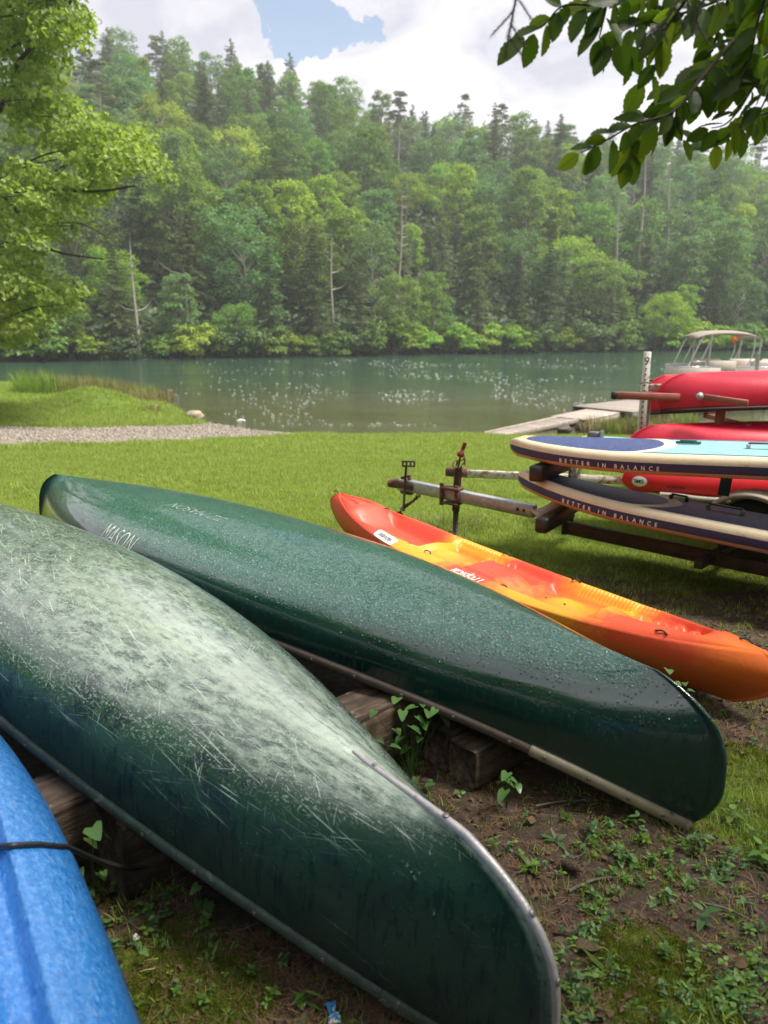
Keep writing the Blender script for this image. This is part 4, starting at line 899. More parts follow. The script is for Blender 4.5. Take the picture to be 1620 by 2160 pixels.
# ------------------------------------------------------------------ railway timbers under the canoes
def timber_mat():
    m = Mat('old_timber'); c = m.co(); gr = m.noise(m.map(c, (2.2, 34, 34), (0, 0, 0.02)), 1, 7, 0.72, 0.3); b = m.noise(c, 8, 5, 0.6)
    k = m.ramp(gr, [(0.28, (0.014, 0.009, 0.007)), (0.45, (0.08, 0.054, 0.038)), (0.6, (0.18, 0.125, 0.088)), (0.78, (0.32, 0.24, 0.18))])
    k = m.mix(m.mr(b, 0.35, 0.7, 0.55, 0.0), k, (0.02, 0.013, 0.01))
    k = m.mix(m.math('MULTIPLY', m.mr(m.noise(c, 30, 5, 0.7), 0.6, 0.66), 0.35), k, (0.3, 0.3, 0.24))
    return m.end(m.pbr(k, 0.75, 0, 0.35, nrm=m.bump(gr, 1.0, 0.012)))
M_TIMBER = timber_mat()
def timber(name, a, b, wd, ht, top, label, seed, group='weathered timbers the canoes rest on'):
    rng = np.random.default_rng(seed); a = np.array(a, float); b = np.array(b, float); L = np.hypot(*(b - a)); yaw = math.atan2(b[1] - a[1], b[0] - a[0])
    nx, q = 60, []
    prof = []
    for i in range(40):
        th = i / 40 * 2 * PI + 0.04; c_, s_ = math.cos(th), math.sin(th); e = 0.16
        prof.append((np.sign(c_) * abs(c_) ** e * wd / 2, np.sign(s_) * abs(s_) ** e * ht / 2))
    prof = np.array(prof); xs = np.linspace(-L / 2, L / 2, nx); V = []
    crack = [(rng.integers(0, 20), rng.uniform(0.004, 0.012)) for _ in range(5)]
    for k, x in enumerate(xs):
        s_ = 1 - 0.05 * (k in (0, nx - 1)); r = prof * s_
        jit = np.array([0.0025 * math.sin(x * 23 + j * 1.7 + seed) + 0.002 * math.sin(x * 61 + j * 3.1) for j in range(40)])
        for j, d in crack: jit[int(j)] -= d * (0.6 + 0.4 * math.sin(x * 9 + j))
        n = prof / np.linalg.norm(prof, axis=1)[:, None]; r = r + n * jit[:, None]; V.append(np.column_stack([np.full(40, x), r]))
    V = np.concatenate(V); c = (a + b) / 2
    c0 = np.array([[-L / 2 + .004, 0, 0], [L / 2 - .004, 0, 0]]); n0 = len(V)
    F3 = [[n0, (j + 1) % 40, j] for j in range(40)] + [[n0 + 1, (nx - 1) * 40 + j, (nx - 1) * 40 + (j + 1) % 40] for j in range(40)]
    me = np_mesh(name, np.concatenate([V, c0]), [grid_faces(nx, 40, True), np.array(F3)], [M_TIMBER], False)
    tag(link(name, me, None, (c[0], c[1], top - ht / 2), (0, 0, yaw)), label, 'timber', group)
dv = np.array([0.727, 0.686]); pv = np.array([-0.686, 0.727])
e0 = np.array([0.327, 2.435]) - dv * 0.0
timber('timber', e0 + pv * 0.068, e0 + pv * 0.068 + dv * 1.0, 0.135, 0.15, 0.152, 'front squared timber of the low pair, end grain showing, under the wet canoe', 1)
timber('timber', e0 + pv * 0.205 + dv * 0.012, e0 + pv * 0.205 + dv * 1.0, 0.13, 0.16, 0.162, 'cracked rear timber of the low pair under the wet canoe', 2)
tb = np.array([-0.10, 2.60]); timber('timber', tb - dv * 0.95, tb + dv * 0.62, 0.19, 0.26, 0.262, 'dark timber running between the two green canoes, behind the vine', 3)
ta = np.array([-0.93, 2.10]); timber('timber', ta - dv * 0.7, ta + dv * 0.5, 0.2, 0.27, 0.268, 'grey cracked timber between the blue kayak and the scratched canoe', 4)
M_CORD = plain('black_rubber_cord', (0.018, 0.018, 0.02), 0.42, 0, 0.3, 60, 0.2)
def smooth_path(P, n=60):
    P = np.asarray([np.array(p) for p in P], float); m = len(P); t = np.arange(m); T_ = np.linspace(0, m - 1, n); i = np.clip(T_.astype(int), 0, m - 2); u = (T_ - i)[:, None]
    Pm = P[np.clip(i - 1, 0, m - 1)]; P0 = P[i]; P1_ = P[i + 1]; P2_ = P[np.clip(i + 2, 0, m - 1)]
    return 0.5 * (2 * P0 + (-Pm + P1_) * u + (2 * Pm - 5 * P0 + 4 * P1_ - P2_) * u ** 2 + (-Pm + 3 * P0 - 3 * P1_ + P2_) * u ** 3)
from mathutils.bvhtree import BVHTree
bpy.context.view_layer.update()
def on_obj(o, px, py, lift):
    bv = BVHTree.FromPolygons([o.matrix_world @ v.co for v in o.data.vertices], [p.vertices[:] for p in o.data.polygons]); eye = Vector((0, 0, CZ)); d = (at(px, py, 3) - eye).normalized(); h = bv.ray_cast(eye, d)
    return h[0] - d * lift
BK = [o for o in bpy.data.objects if o.name.startswith('hull') and o.data.materials[0].name == 'blue_wet_plastic'][0]
cp = [on_obj(BK, x_, float(np.interp(x_, [-420, -250, -100, 0, 80, 146], [1900, 1835, 1798, 1785, 1781, 1788])), .012) for x_ in list(range(-420, 140, 22)) + [143]] + [at(200, 1812, 1.80), at(262, 1829, 1.86), at(310, 1827, 1.93), at(340, 1805, 1.99), at(352, 1772, 2.03), at(356, 1740, 2.08)]
tag(MB().tube(smooth_path(cp, 260), 0.0068, 8).build('cord', M_CORD, None, True), 'black cord looped over the blue kayak and under the scratched canoe', 'cord')
cp2 = [at(120, 1758, 2.0), at(165, 1722, 2.06), at(195, 1700, 2.10), at(212, 1675, 2.14), at(225, 1640, 2.18)]
tag(MB().tube(smooth_path(cp2, 40), 0.0065, 8).build('cord', M_CORD, None, True), 'short black cord end hanging in front of the grey timber', 'cord')

# ------------------------------------------------------------------ paddle board trailer
M_GALV = plain('galvanised_steel', (0.40, 0.42, 0.44), 0.42, 0.55, 0.25, 30, 0.15, wear=((0.22, 0.2, 0.18), 0.62))
M_RUST = plain('rusty_steel', (0.12, 0.055, 0.035), 0.75, 0.2, 0.5, 22, 0.6, wear=((0.05, 0.035, 0.03), 0.55))
M_DKST = plain('dark_brown_steel', (0.06, 0.045, 0.038), 0.6, 0.3, 0.4, 10, 0.4, wear=((0.14, 0.06, 0.035), 0.58))
M_REDRUST = plain('red_brown_painted_steel', (0.26, 0.075, 0.055), 0.6, 0.0, 0.25, 14, 0.3, wear=((0.34, 0.22, 0.17), 0.6))
M_WHRUST = plain('flaking_white_steel', (0.55, 0.50, 0.44), 0.6, 0.0, 0.15, 20, 0.4, wear=((0.24, 0.11, 0.06), 0.52))
M_WHPOST = plain('speckled_white_post', (0.56, 0.53, 0.50), 0.6, 0.0, 0.15, 30, 0.4, wear=((0.28, 0.22, 0.19), 0.56))
M_BLKRUB = plain('black_wrapped_padding', (0.012, 0.011, 0.011), 0.5, 0, 0.4, 16, 0.5, wear=((0.035, 0.028, 0.025), 0.6))
M_BEIGE = plain('beige_painted_steel', (0.50, 0.41, 0.33), 0.5, 0, 0.12, 12, 0.2, wear=((0.28, 0.16, 0.1), 0.66))
M_REDP = plain('red_handle_paint', (0.17, 0.02, 0.018), 0.5, 0, 0.3, 40)
M_TYRE = plain('tyre_rubber', (0.02, 0.02, 0.019), 0.85, 0, 0.3, 40, 0.4)
def chain(mb, P, r=0.0045, l=0.026):
    P = smooth_path(P, 80); d = np.r_[0, np.cumsum(np.linalg.norm(np.diff(P, axis=0), axis=1))]; n = int(d[-1] / (l * 0.72))
    for i in range(n):
        s_ = (i + .5) / n * d[-1]; c = np.array([np.interp(s_, d, P[:, k]) for k in range(3)]); c2_ = np.array([np.interp(min(d[-1], s_ + .01), d, P[:, k]) for k in range(3)]); t = c2_ - c; t /= np.linalg.norm(t) + 1e-9
        q = np.cross(t, [0.3, 0.5, 0.8]); q /= np.linalg.norm(q); 
        if i % 2: q = np.cross(t, q)
        th = np.linspace(0, 2 * PI, 11)[:-1]; ring = c + np.outer(np.cos(th) * l * .55, t) + np.outer(np.sin(th) * l * .32, q)
        mb.tube(np.vstack([ring, ring[:1]]), r * .8, 4)
def board_trailer():
    root = empty('trailer', (1.0, 5.3, 0), (0, 0, 0), 'galvanised boat trailer with black padded arms carrying the paddle boards', 'trailer')
    inv = Matrix.Translation((-1.0, -5.3, 0)); 
    def B(mb, name, mat, par=root, smooth=False):
        o = mb.build(name, mat, par, smooth); 
        if par is root: o.location = (-1.0, -5.3, 0)
        return o
    A = Vector((0.125, 5.98, 0.405)); Bp = Vector((1.06, 5.28, 0.345)); d = (Bp - A).normalized()
    tg = B(MB().beam(A, Bp, 0.062, 0.088), 'tongue', M_GALV)
    for s_ in (0.02, 0.07):
        q = Bp - d * (0.05 + s_); t = MB(); t.lathe([(0.012, 0), (0.012, .006), (.006, .01)], 8, rot=(R(90), 0, math.atan2(d.y, d.x)), c=q + Vector((d.y, -d.x, 0)) * 0.032); t.build('bolt', M_RUST, tg)
    cpl = MB().beam(A - d * 0.05, A + d * 0.16, 0.075, 0.075, bev=.02).beam(A + d * .02 + Vector((0, 0, -.05)), A + d * .12 + Vector((0, 0, -.05)), .05, .04); cpl.tube([A - d * .1 + Vector((0, 0, -.012)), A - d * .0 + Vector((0, 0, -.0))], [.034, .04], 10); B(cpl, 'coupler', M_RUST)
    lat = MB().box(A + d * .06 + Vector((0, 0, .065)), (.09, .035, .02), (0, -.3, -.6), bev=.004).box(A + d * .09 + Vector((0, 0, .052)), (.03, .03, .04), bev=.004); B(lat, 'latch', M_RUST)
    st = A + d * 0.05 + Vector((-.005, -.05, 0)); t = MB().tube([st + Vector((-.008, 0, -.20)), st + Vector((.012, 0, .16))], .010, 7); sp_ = B(t, 'signal_stake', M_DKST)
    t = MB(); c = st + Vector((.03, 0, .175)); t.box(c + Vector((0, 0, .018)), (.105, .012, .014), bev=.002).box(c - Vector((0, 0, .018)), (.105, .012, .014), bev=.002)
    for k in range(4): t.box(c + Vector((-.045 + .03 * k, 0, 0)), (.014, .012, .026), bev=.002)
    t.build('slotted_plate', M_DKST, sp_)
    ch = MB(); chain(ch, [A + d * .17 + Vector((0, -.04, -.05)), A + d * .12 + Vector((0, -.05, -.11)), A + d * .03 + Vector((0, -.05, -.17)), A + d * .0 + Vector((0, -.05, -.23))]); chain(ch, [A + d * .19 + Vector((0, -.05, -.05)), A + d * .1 + Vector((0, -.05, -.13)), A + Vector((.02, -.04, -.2))])
    B(ch, 'safety_chain', M_RUST, smooth=True); 
    hk = MB(); hc = A + Vector((-.01, -.05, -.26)); th = np.linspace(0, 5, 14); hk.tube([hc + Vector((.03 * math.cos(k), 0, .035 * math.sin(k))) for k in th], .013, 6); hk.lathe([(.01, -.03), (.035, -.015), (.035, .015), (.01, .03)], 10, rot=(R(80), 0, .4), c=hc); B(hk, 'chain_hook', M_RUST, smooth=True)
    # jack
    J = A + d * 0.52; t = MB().tube([J + Vector((0, .0, -.36)), J + Vector((.0, .0, .02))], .021, 12).tube([J + Vector((0, 0, -.12)), J + Vector((.010, 0, .21))], .029, 12); jt = B(t, 'jack_post', M_DKST, smooth=True)
    MB().lathe([(.0, 0), (.05, .0), (.055, .012), (.02, .03), (.02, .05)], 14, c=J + Vector((0, 0, -.395))).build('jack_foot', M_GALV, jt)
    t = MB().tube([J + Vector((.010, 0, .20)), J + Vector((.02, 0, .27)), J + Vector((.03, -.01, .33))], .008, 6).tube([J + Vector((.02, 0, .26)), J + Vector((.055, -.02, .28)), J + Vector((.06, -.02, .23))], .007, 6)
    t.build('crank', M_RUST, jt); t = MB().tube([J + Vector((.03, -.01, .32)), J + Vector((.058, -.02, .40))], .014, 9); t.box(J + Vector((.022, -.01, .31)), (.045, .03, .035), (0, .3, 0), bev=.006); t.build('crank_handle', M_REDP, jt)
    ch = MB(); chain(ch, [J + Vector((.04, -.02, .32)), J + Vector((.055, -.02, .26)), J + Vector((.03, -.03, .22)), J + Vector((.05, -.02, .15))], .004, .024); ch.tube([J + Vector((-.01 + .02 * math.cos(k), -.02, .235 + .03 * math.sin(k))) for k in np.linspace(0, 6, 12)], .004, 5); ch.build('jack_chain', M_RUST, jt)
    cl = MB()
    for s_ in (-.10, .03):
        q = J + d * s_; nn = Vector((d.y, -d.x, 0)) * -1
        cl.box(q - nn * 0.0 + Vector((d.y, -d.x, 0)) * .045, (.035, .012, .17), (0, 0, math.atan2(d.y, d.x)), bev=.003)
        for k in range(4): cl.lathe([(.0, 0), (.009, 0), (.009, .006), (.0, .008)], 6, rot=(R(90), 0, math.atan2(d.y, d.x)), c=q + Vector((d.y, -d.x, 0)) * .052 + Vector((0, 0, -.06 + .04 * k)))
    cl.box(J + Vector((-.03, 0, .055)), (.15, .10, .02), (0, 0, -.6), bev=.004).box(J + Vector((-.03, 0, -.06)), (.14, .09, .014), (0, 0, -.6), bev=.004); B(cl, 'clamp', M_RUST)
    # beige curved bracket, perforated uprights, lower rail
    br = []; 
    for i in range(9):
        u_ = i / 8; br.append(Vector((1.05, 5.22, .335)) + Vector((.20 * u_ + .03 * math.sin(u_ * PI), .03 * u_, .13 * u_ ** 1.7)))
    V = []
    for i, q in enumerate(br):
        hw = 0.055
        for sx in (-1, 1): V.append(q + Vector((0, 0, 0)) + Vector((.35, -.5, -.3)).normalized() * hw * sx)
    bo = B(MB().add(np.array([list(v) for v in V]), grid_faces(9, 2)), 'bracket', M_BEIGE); bo.modifiers.new('thickness', 'SOLIDIFY').thickness = .006
    rb = Vector((1.26, 5.24, .245)); re_ = Vector((3.3, 3.42, .19)); B(MB().beam(rb, re_, 0.05, 0.085), 'frame_rail', M_DKST)
    rb2 = rb + Vector((.75, .95, 0)); B(MB().beam(rb2, rb2 + (re_ - rb), 0.05, 0.085), 'frame_rail', M_DKST)
    bd = Vector((.55, .835, 0)); 
    for nm, s0, e0_, w_, h_ in (('cross_arm', Vector((1.00, 4.78, .370)), .95, .085, .10), ('cross_arm', Vector((.985, 4.96, .672)), 1.0, .095, .105)):
        arm = B(MB().beam(s0 + bd * .12, s0 + bd * e0_, .045, .06), nm, M_DKST)
        pad = MB().beam(s0, s0 + bd * .52, w_, h_, bev=.012)
        pad.build('padding', M_BLKRUB, arm)
    for (x, y, z0, z1) in ((1.33, 5.42, .22, .66), (1.36, 5.47, .22, .66), (1.25, 5.2, .20, .36)):
        t = MB().box((x, y, (z0 + z1) / 2), (.035, .008, z1 - z0), bev=.002).box((x + .018, y + .014, (z0 + z1) / 2), (.006, .035, z1 - z0), bev=.002)
        up_ = B(t, 'upright', M_DKST)
        for k in range(6):
            zz = z1 - .04 - k * .045
            if zz > z0 + .02: MB().lathe([(.0, 0), (.008, 0), (.008, .002), (0, .0025)], 8, rot=(R(90), 0, 0), c=(x, y - .004, zz)).build('bolt_hole', M_BLKRUB, up_)
    B(MB().beam((1.28, 5.3, .34), (1.42, 5.5, .62), .03, .006), 'brace', M_DKST)
    # wheel and mudguard on the far side, seen between the boards
    wc = Vector((2.52, 5.12, .235)); yawt = math.atan2(re_.y - rb.y, re_.x - rb.x)
    wh = MB().lathe([(.10, -.075), (.20, -.085), (.225, -.07), (.235, -.04), (.238, 0), (.235, .04), (.225, .07), (.20, .085), (.10, .075)], 36, rot=(R(90), 0, yawt), c=wc); wo = B(wh, 'tyre', M_TYRE, smooth=True)
    MB().lathe([(.001, -.05), (.05, -.055), (.06, -.03), (.11, -.02), (.135, -.05), (.142, -.078), (.15, -.078), (.13, 0), (.0, 0)], 28, rot=(R(90), 0, yawt), c=wc).build('rim', M_WHRUST, wo, True)
    V = []
    ex = Vector((math.cos(yawt), math.sin(yawt), 0)); ey = Vector((-math.sin(yawt), math.cos(yawt), 0))
    for i in range(25):
        th = PI * (-.02 + 1.04 * i / 24); rr = .305
        for r_, yy in ((rr - .03, -.115), (rr, -.11), (rr + .004, .0), (rr, .11), (rr - .03, .115)): V.append(wc + ex * rr * 0 + ex * math.cos(th) * r_ * 1.12 + Vector((0, 0, math.sin(th) * r_ - .02)) + ey * yy)
    fo = B(MB().add(np.array([list(v) for v in V]), grid_faces(25, 5)), 'mudguard', M_BEIGE, smooth=True); fo.modifiers.new('thickness', 'SOLIDIFY').thickness = .005
    B(MB().beam(wc - ey * .1, wc - ey * 1.0, .05, .05), 'axle', M_DKST)
    return root
board_trailer()
M_NAVY = plain('navy_board_band', (0.022, 0.026, 0.10), 0.5, 0, 0.2, 6, 0.2); M_CREAM = plain('cream_board_rail', (0.62, 0.52, 0.36), 0.55, 0, 0.08, 14, 0.3, wear=((0.38, 0.31, 0.2), 0.60)); M_TANB = plain('tan_board_underside', (0.48, 0.30, 0.19), 0.5, 0, 0.12, 8)
def deck_mat(kind):
    m = Mat('board_deck_' + kind); c = m.co(); p = m.sep(c); ax = m.math('ABSOLUTE', p[1]); n = m.noise(c, 3, 3)
    gl = m.mr(m.noise(c, 150, 3, 0.8), 0.56, 0.62); d = m.vor(c, 230, 'F1', 'Distance')
    navy = m.mix(gl, (0.012, 0.028, 0.12), (0.22, 0.28, 0.48)) if kind != 'dark' else m.mix(m.mr(m.noise(m.map(c, (60, 12, 1)), 1, 2), .45, .55), (0.012, 0.024, 0.10), (0.02, 0.036, 0.15))
    cream = (0.66, 0.60, 0.47); mark = m.mr(m.noise(c, 260, 1), 0.5, 0.6); tanx = m.mix(mark, (0.52, 0.41, 0.22), (0.30, 0.23, 0.12))
    teal = m.mix(m.mr(m.noise(m.map(c, (9, 60, 1)), 1, 5, 0.7), 0.5, 0.6), (0.24, 0.46, 0.49), (0.12, 0.31, 0.36)) if kind != 'dark' else navy
    navy = teal if kind == 'turquoise' else navy
    # printed areas measured along the board from its nose
    r2 = m.math('ADD', m.math('POWER', m.math('DIVIDE', m.math('SUBTRACT', p[0], 0.66), 0.52), 2.0), m.math('POWER', m.math('DIVIDE', p[1], 0.345), 2.0))
    k = m.mix(m.mr(r2, 1.0, 1.02), navy, cream)
    nose = m.mr(p[0], 0.30, 0.32); k = m.mix(m.math('MULTIPLY', m.math('MULTIPLY', m.mr(p[0], 0.31, 0.30), m.mr(r2, 1.0, 1.02)), m.mr(ax, 0.17, 0.16)), k, tanx if kind != 'dark' else cream)
    xc = m.math('ADD', p[0], m.math('MULTIPLY', m.math('POWER', ax, 2.0), 1.2))
    k = m.mix(m.mr(xc, 1.02, 1.035), k, cream); k = m.mix(m.mr(xc, 1.10, 1.115), k, teal)
    edge = m.math('MULTIPLY', m.mr(ax, 0.305, 0.31), m.mr(p[0], 0.95, 1.0)); k = m.mix(edge, k, navy)
    k = m.mix(m.mr(ax, 0.345, 0.35), k, cream)
    return m.end(m.pbr(k, 0.55, 0, 0.4, nrm=m.bump(d, 0.5, 0.002)))
def half_w(x, L, W):
    e = sstep(np.asarray(x, float), 0, 0.001) ; n_ = np.clip(1 - (1 - np.clip(np.asarray(x) / 1.25, 0, 1)) ** 2.3, 0, 1) ** 0.72; t_ = np.clip(1 - (1 - np.clip((L - np.asarray(x)) / 0.7, 0, 1)) ** 2.6, 0, 1) ** 0.5
    return W / 2 * n_ * (0.62 + 0.38 * t_) * np.where(np.asarray(x) > L - 1e-4, 0.0, 1) * e
def board(nose, yaw, pitch, roll, L, W, T_, kind, label, rocker=0.06, text=True):
    root = empty('paddle_board', nose, (roll, pitch, yaw), label, 'paddle board', 'inflatable paddle boards on the trailer')
    xs = np.concatenate([L * 0 + 1.25 * (1 - np.cos(np.linspace(0, PI / 2, 34))) * 0.999, np.linspace(1.26, L - .7, 26), L - .7 * (1 - np.sin(np.linspace(0, PI / 2, 18)))[1:]])
    hw = half_w(xs, L, W); rk = rocker * (1 - np.clip(xs / 1.0, 0, 1)) ** 2
    prof = [(-1, .0, 0), (-1, -.055, 0.0), (-1, -.022, .10), (-1, -.004, .30), (-1, 0, .5), (-1, -.003, .66), (-1, -.02, .90), (-1, -.05, 1.0)]
    loop = [(-1, .05, 0.0), (-1, .018, .07), (-1, .003, .22), (-1, 0, .42), (-1, .0, .60), (-1, .006, .80), (-1, .022, .95), (-1, .05, 1.0), (0, 0, 1.0), (1, .05, 1.0), (1, .022, .95), (1, .006, .80), (1, 0, .60), (1, 0, .42), (1, .003, .22), (1, .018, .07), (1, .05, 0.0), (0, 0, 0.0)]
    V = []
    for x, h_, r_ in zip(xs, hw, rk):
        sc = min(1, h_ / .16) if h_ > 0 else 0
        for sg, ins, f in loop: V.append((x + (0 if h_ > .01 else 0), sg * max(0.0, h_ - ins * sc), r_ + T_ * (0.5 + (f - .5) * (0.35 + 0.65 * min(1, (h_ / .10))))))
    n = len(loop); F = grid_faces(len(xs), n, True)[:, ::-1]; j = np.tile(np.arange(n), len(xs) - 1)
    mi = np.select([np.isin(j, (0, 1, 15, 14 + 1, 16, 17)), np.isin(j, (2, 3, 13, 12)), np.isin(j, (4, 5, 11, 10, 6, 9)), np.isin(j, (7, 8))], [2, 1, 0, 3], 0)
    me = np_mesh('board_body', V, [F], [M_CREAM, M_NAVY, M_TANB, deck_mat(kind)], True, mi)
    link('board_body', me, root)
    if text:
        Vt, Ft = text_mesh('BETTER IN BALANCE', 0.036, 0, 0.0006, 2.3); x = 0.46 + Vt[:, 0] * 0.9; z = 0.36 * T_ + (Vt[:, 1] - .014) 
        y = -(half_w(x, L, W) + 0.0022); zz = rocker * (1 - np.clip(x / 1.0, 0, 1)) ** 2 + z
        Ft_ = Ft; link('lettering', np_mesh('lettering', np.stack([x, y, zz], 1), [Ft_], M_INK), root)
    return root
gstrap = plain('dark_green_strap', (0.01, 0.075, 0.06), 0.6, 0, 0.2, 40); gry = plain('grey_fitting', (0.10, 0.10, 0.10), 0.5); lgt = plain('pale_grey_fitting', (0.42, 0.43, 0.42), 0.5)
b1 = board((0.885, 5.36, .70), R(-32), -0.05, 0, 3.2, .80, .128, 'teal', 'upper paddle board with blue glitter nose and turquoise deck', .045)
b2 = board((0.93, 5.33, .465), R(-36), 0.06, -0.10, 3.2, .80, .125, 'dark', 'lower paddle board with dark navy deck, under the turquoise one', .065)
b3 = board((1.51, 6.10, .635), R(-31), 0.012, 0, 3.2, .78, .11, 'turquoise', 'far turquoise paddle board with a grey block on its nose', .03, False)
def handle(par, x, y, z, m1, m2, L=.22):
    t = MB().box((x, y - .0, z + .015), (.02, .045, .03), bev=.004).box((x + L, y, z + .015), (.02, .045, .03), bev=.004); h = t.build('handle', m1, par); MB().box((x + L / 2, y, z + .034), (L, .03, .01), bev=.003).build('grip', m2, h)
handle(b1, 1.52, -.02, .127, lgt, gry, .16); handle(b2, 1.25, .12, .124, lgt, gry, .2); handle(b2, .98, .27, .124, gry, M_BLKRUB, .1)
MB().box((.16, .0, .145), (.10, .09, .065), bev=.008).box((.21, 0, .15), (.012, .1, .08), bev=.003).build('nose_block', gry, b3)
st = MB(); st.box((1.16, .10, .140), (.15, .03, .014), (0, .0, 0), bev=.003).box((1.16, .10, .150), (.10, .02, .010), (0, 0, 0), bev=.003); st.build('strap', gstrap, b1)
w1 = b1.matrix_basis @ Vector((1.42, -.1, 0.0)); tag(MB().box((w1.x, w1.y, w1.z - .075), (.065, .006, .15), (0, .08, -.3), bev=.002).build('strap', gstrap), 'dark green strap hanging between the upper and lower paddle boards', 'strap')

# ------------------------------------------------------------------ canoe rack trailer with red canoes
def red_mat(name, col, stain=True):
    m = Mat(name); c = m.co(); n = m.noise(c, 5, 5, 0.65); n2 = m.noise(c, 60, 4)
    k = m.ramp(n, [(0.3, tuple(x * .8 for x in col)), (0.7, col)])
    if stain: k = m.mix(m.math('MULTIPLY', m.mr(m.noise(m.map(c, (1.6, 5, 5)), 1, 7, 0.75), 0.56, 0.70), 0.55), k, (0.10, 0.055, 0.02))
    return m.end(m.pbr(k, m.mr(n2, 0.3, 0.7, 0.3, 0.45), 0, 0.45, nrm=m.bump(n2, 0.15, 0.003)))
M_RED = red_mat('crimson_hull', (0.56, 0.008, 0.035)); M_RED2 = red_mat('scarlet_hull', (0.66, 0.012, 0.02), False); M_BLKRAIL = plain('black_rail', (0.015, 0.015, 0.016), 0.5, 0, 0.2, 20)
def red_canoe(loc, yaw, L, B, D, Sh, label, mat=M_RED, rk=.06, roll=0.0):
    par = [L, B, D, Sh, rk, 0.10, 4.0, 0.02, 2.6, 2.3, 3.2]; root = empty('canoe', loc, (roll, 0, yaw), label, 'canoe', 'red canoes stored upside down on the rack')
    h = link('hull', weld(hull_mesh(par, [mat], nh=16, ns=81)), root); h.modifiers.new('thickness', 'SOLIDIFY').thickness = -.006
    for side in (-1, 1):
        pr = np.array([(-0.008, -0.018), (0.016, -0.018), (0.020, 0.0), (0.016, 0.016), (-0.008, 0.016)]); pr[:, 0] *= -side
        V, F = sweep(rail_path(par, side, -9, 9, 50), pr if side < 0 else pr[::-1]); MB().add(V, F).build('gunwale', M_BLKRAIL, root, True)
    for xx in (-1.2, 0.3):
        hf, zg, ya = hull_fn(*par); y = float(ya(np.array([xx]), np.array([0.0]))[0]); z = float(zg(np.array([xx]))[0][0]); MB().beam((xx, -y, z), (xx, y, z), .05, .015).build('thwart', M_BLKRAIL, root)
    return root
def rack():
    root = empty('canoe_rack', (2.55, 7.6, 0), label='rusty canoe rack trailer with tall speckled white post marked 9', cat='canoe rack')
    def B(mb, name, mat, par=root, smooth=False):
        o = mb.build(name, mat, par, smooth)
        if par is root: o.location = (-2.55, -7.6, 0)
        return o
    p0 = at(1350, 940, 7.6); p1 = at(1364, 742, 7.6); po = B(MB().box(((p0.x + p1.x) / 2, 7.6, (p1.z + .12) / 2), (.062, .05, p1.z - .12), (0, .012, 0), bev=.004), 'post', M_WHPOST)
    for k in range(22):
        z = p1.z - .16 - k * .052
        if z > .2: MB().box((p1.x - .003 - .0 * k, 7.573, z), (.016, .004, .016), bev=.001).build('punched_hole', M_DKST, po)
    V, F = text_mesh('9', .11, .1, .0005); V[:, 0] -= V[:, 0].mean(); link('lettering', np_mesh('lettering', np.stack([V[:, 0] + p1.x, 0 * V[:, 0] + 7.571, V[:, 1] + p1.z - .125], 1), [F], M_DKST), po)
    zb = at(1400, 816, 7.62).z
    B(MB().beam((p1.x + .03, 7.62, zb), (5.6, 7.62, zb - .01), .04, .055), 'top_bar', M_WHRUST)
    t = MB()
    for zz in (zb + .045, zb - .045): t.tube([(p1.x - .06, 7.55, zz), (p1.x + .06, 7.55, zz), (p1.x + .06, 7.67, zz)], .008, 6)
    B(t, 'clamp_bolt', M_RUST); 
    a1 = at(1300, 834, 7.35); a2 = at(1432, 838, 7.35); arm = B(MB().beam(a1, a2, .06, .068), 'support_arm', M_REDRUST); MB().beam(a1 - Vector((.045, 0, 0)), a1 + Vector((.005, 0, 0)), .064, .072, bev=.01).build('end_cap', M_BLKRUB, arm)
    a3 = at(1484, 838, 7.2); a4 = at(1578, 851, 7.0); B(MB().beam(a3, a4, .05, .06), 'support_arm', M_REDRUST); q = MB().lathe([(.0, -.03), (.03, -.025), (.035, 0), (.03, .025), (0, .03)], 10, rot=(0, R(70), 0), c=at(1476, 836, 7.2)); B(q, 'clevis', M_GALV)
    p2 = at(1522, 848, 7.3); B(MB().box((p2.x, 7.3, (p2.z + .2) / 2), (.07, .06, p2.z - .2), bev=.004), 'short_post', M_REDRUST)
    q = at(1372, 800, 7.9); B(MB().tube([(q.x, 7.9, .1), (q.x, 7.9, q.z)], .022, 10), 'pole', M_GALV, smooth=True)
    # low frame
    z = .14; T0 = at(968, 1004, 7.75); tg = B(MB().beam((T0.x, 7.75, z + .02), (2.6, 7.35, z + .01), .055, .075), 'tongue', M_WHRUST)
    MB().beam((T0.x - .13, 7.80, z + .03), (T0.x + .10, 7.74, z + .02), .085, .09, bev=.015).build('coupler', M_RUST, tg); MB().tube([(T0.x - .03, 7.72, z + .08), (T0.x - .02, 7.72, z + .16)], .012, 6).build('latch', M_RUST, tg)
    B(MB().beam((2.5, 7.3, z), (6.0, 7.3, z), .06, .08), 'frame_rail', M_WHRUST); B(MB().beam((2.5, 8.1, z), (6.0, 8.1, z), .06, .08), 'frame_rail', M_WHRUST); B(MB().beam((2.6, 7.2, z + .3), (2.6, 8.2, z + .3), .05, .05), 'cross_bar', M_REDRUST); B(MB().beam((3.4, 7.2, .70), (3.4, 8.2, .70), .05, .05), 'cross_bar', M_REDRUST)
    B(MB().beam((4.9, 7.1, .70), (4.9, 8.3, .70), .05, .05), 'cross_bar', M_REDRUST); B(MB().box((4.9, 7.62, .45), (.07, .05, .66), bev=.004), 'post', M_REDRUST)
    for y_ in (7.1, 8.25): w_ = B(MB().lathe([(.08, -.06), (.2, -.07), (.235, -.03), (.235, .03), (.2, .07), (.08, .06)], 24, rot=(R(90), 0, 0), c=(4.3, y_, .2)), 'wheel', M_TYRE, smooth=True)
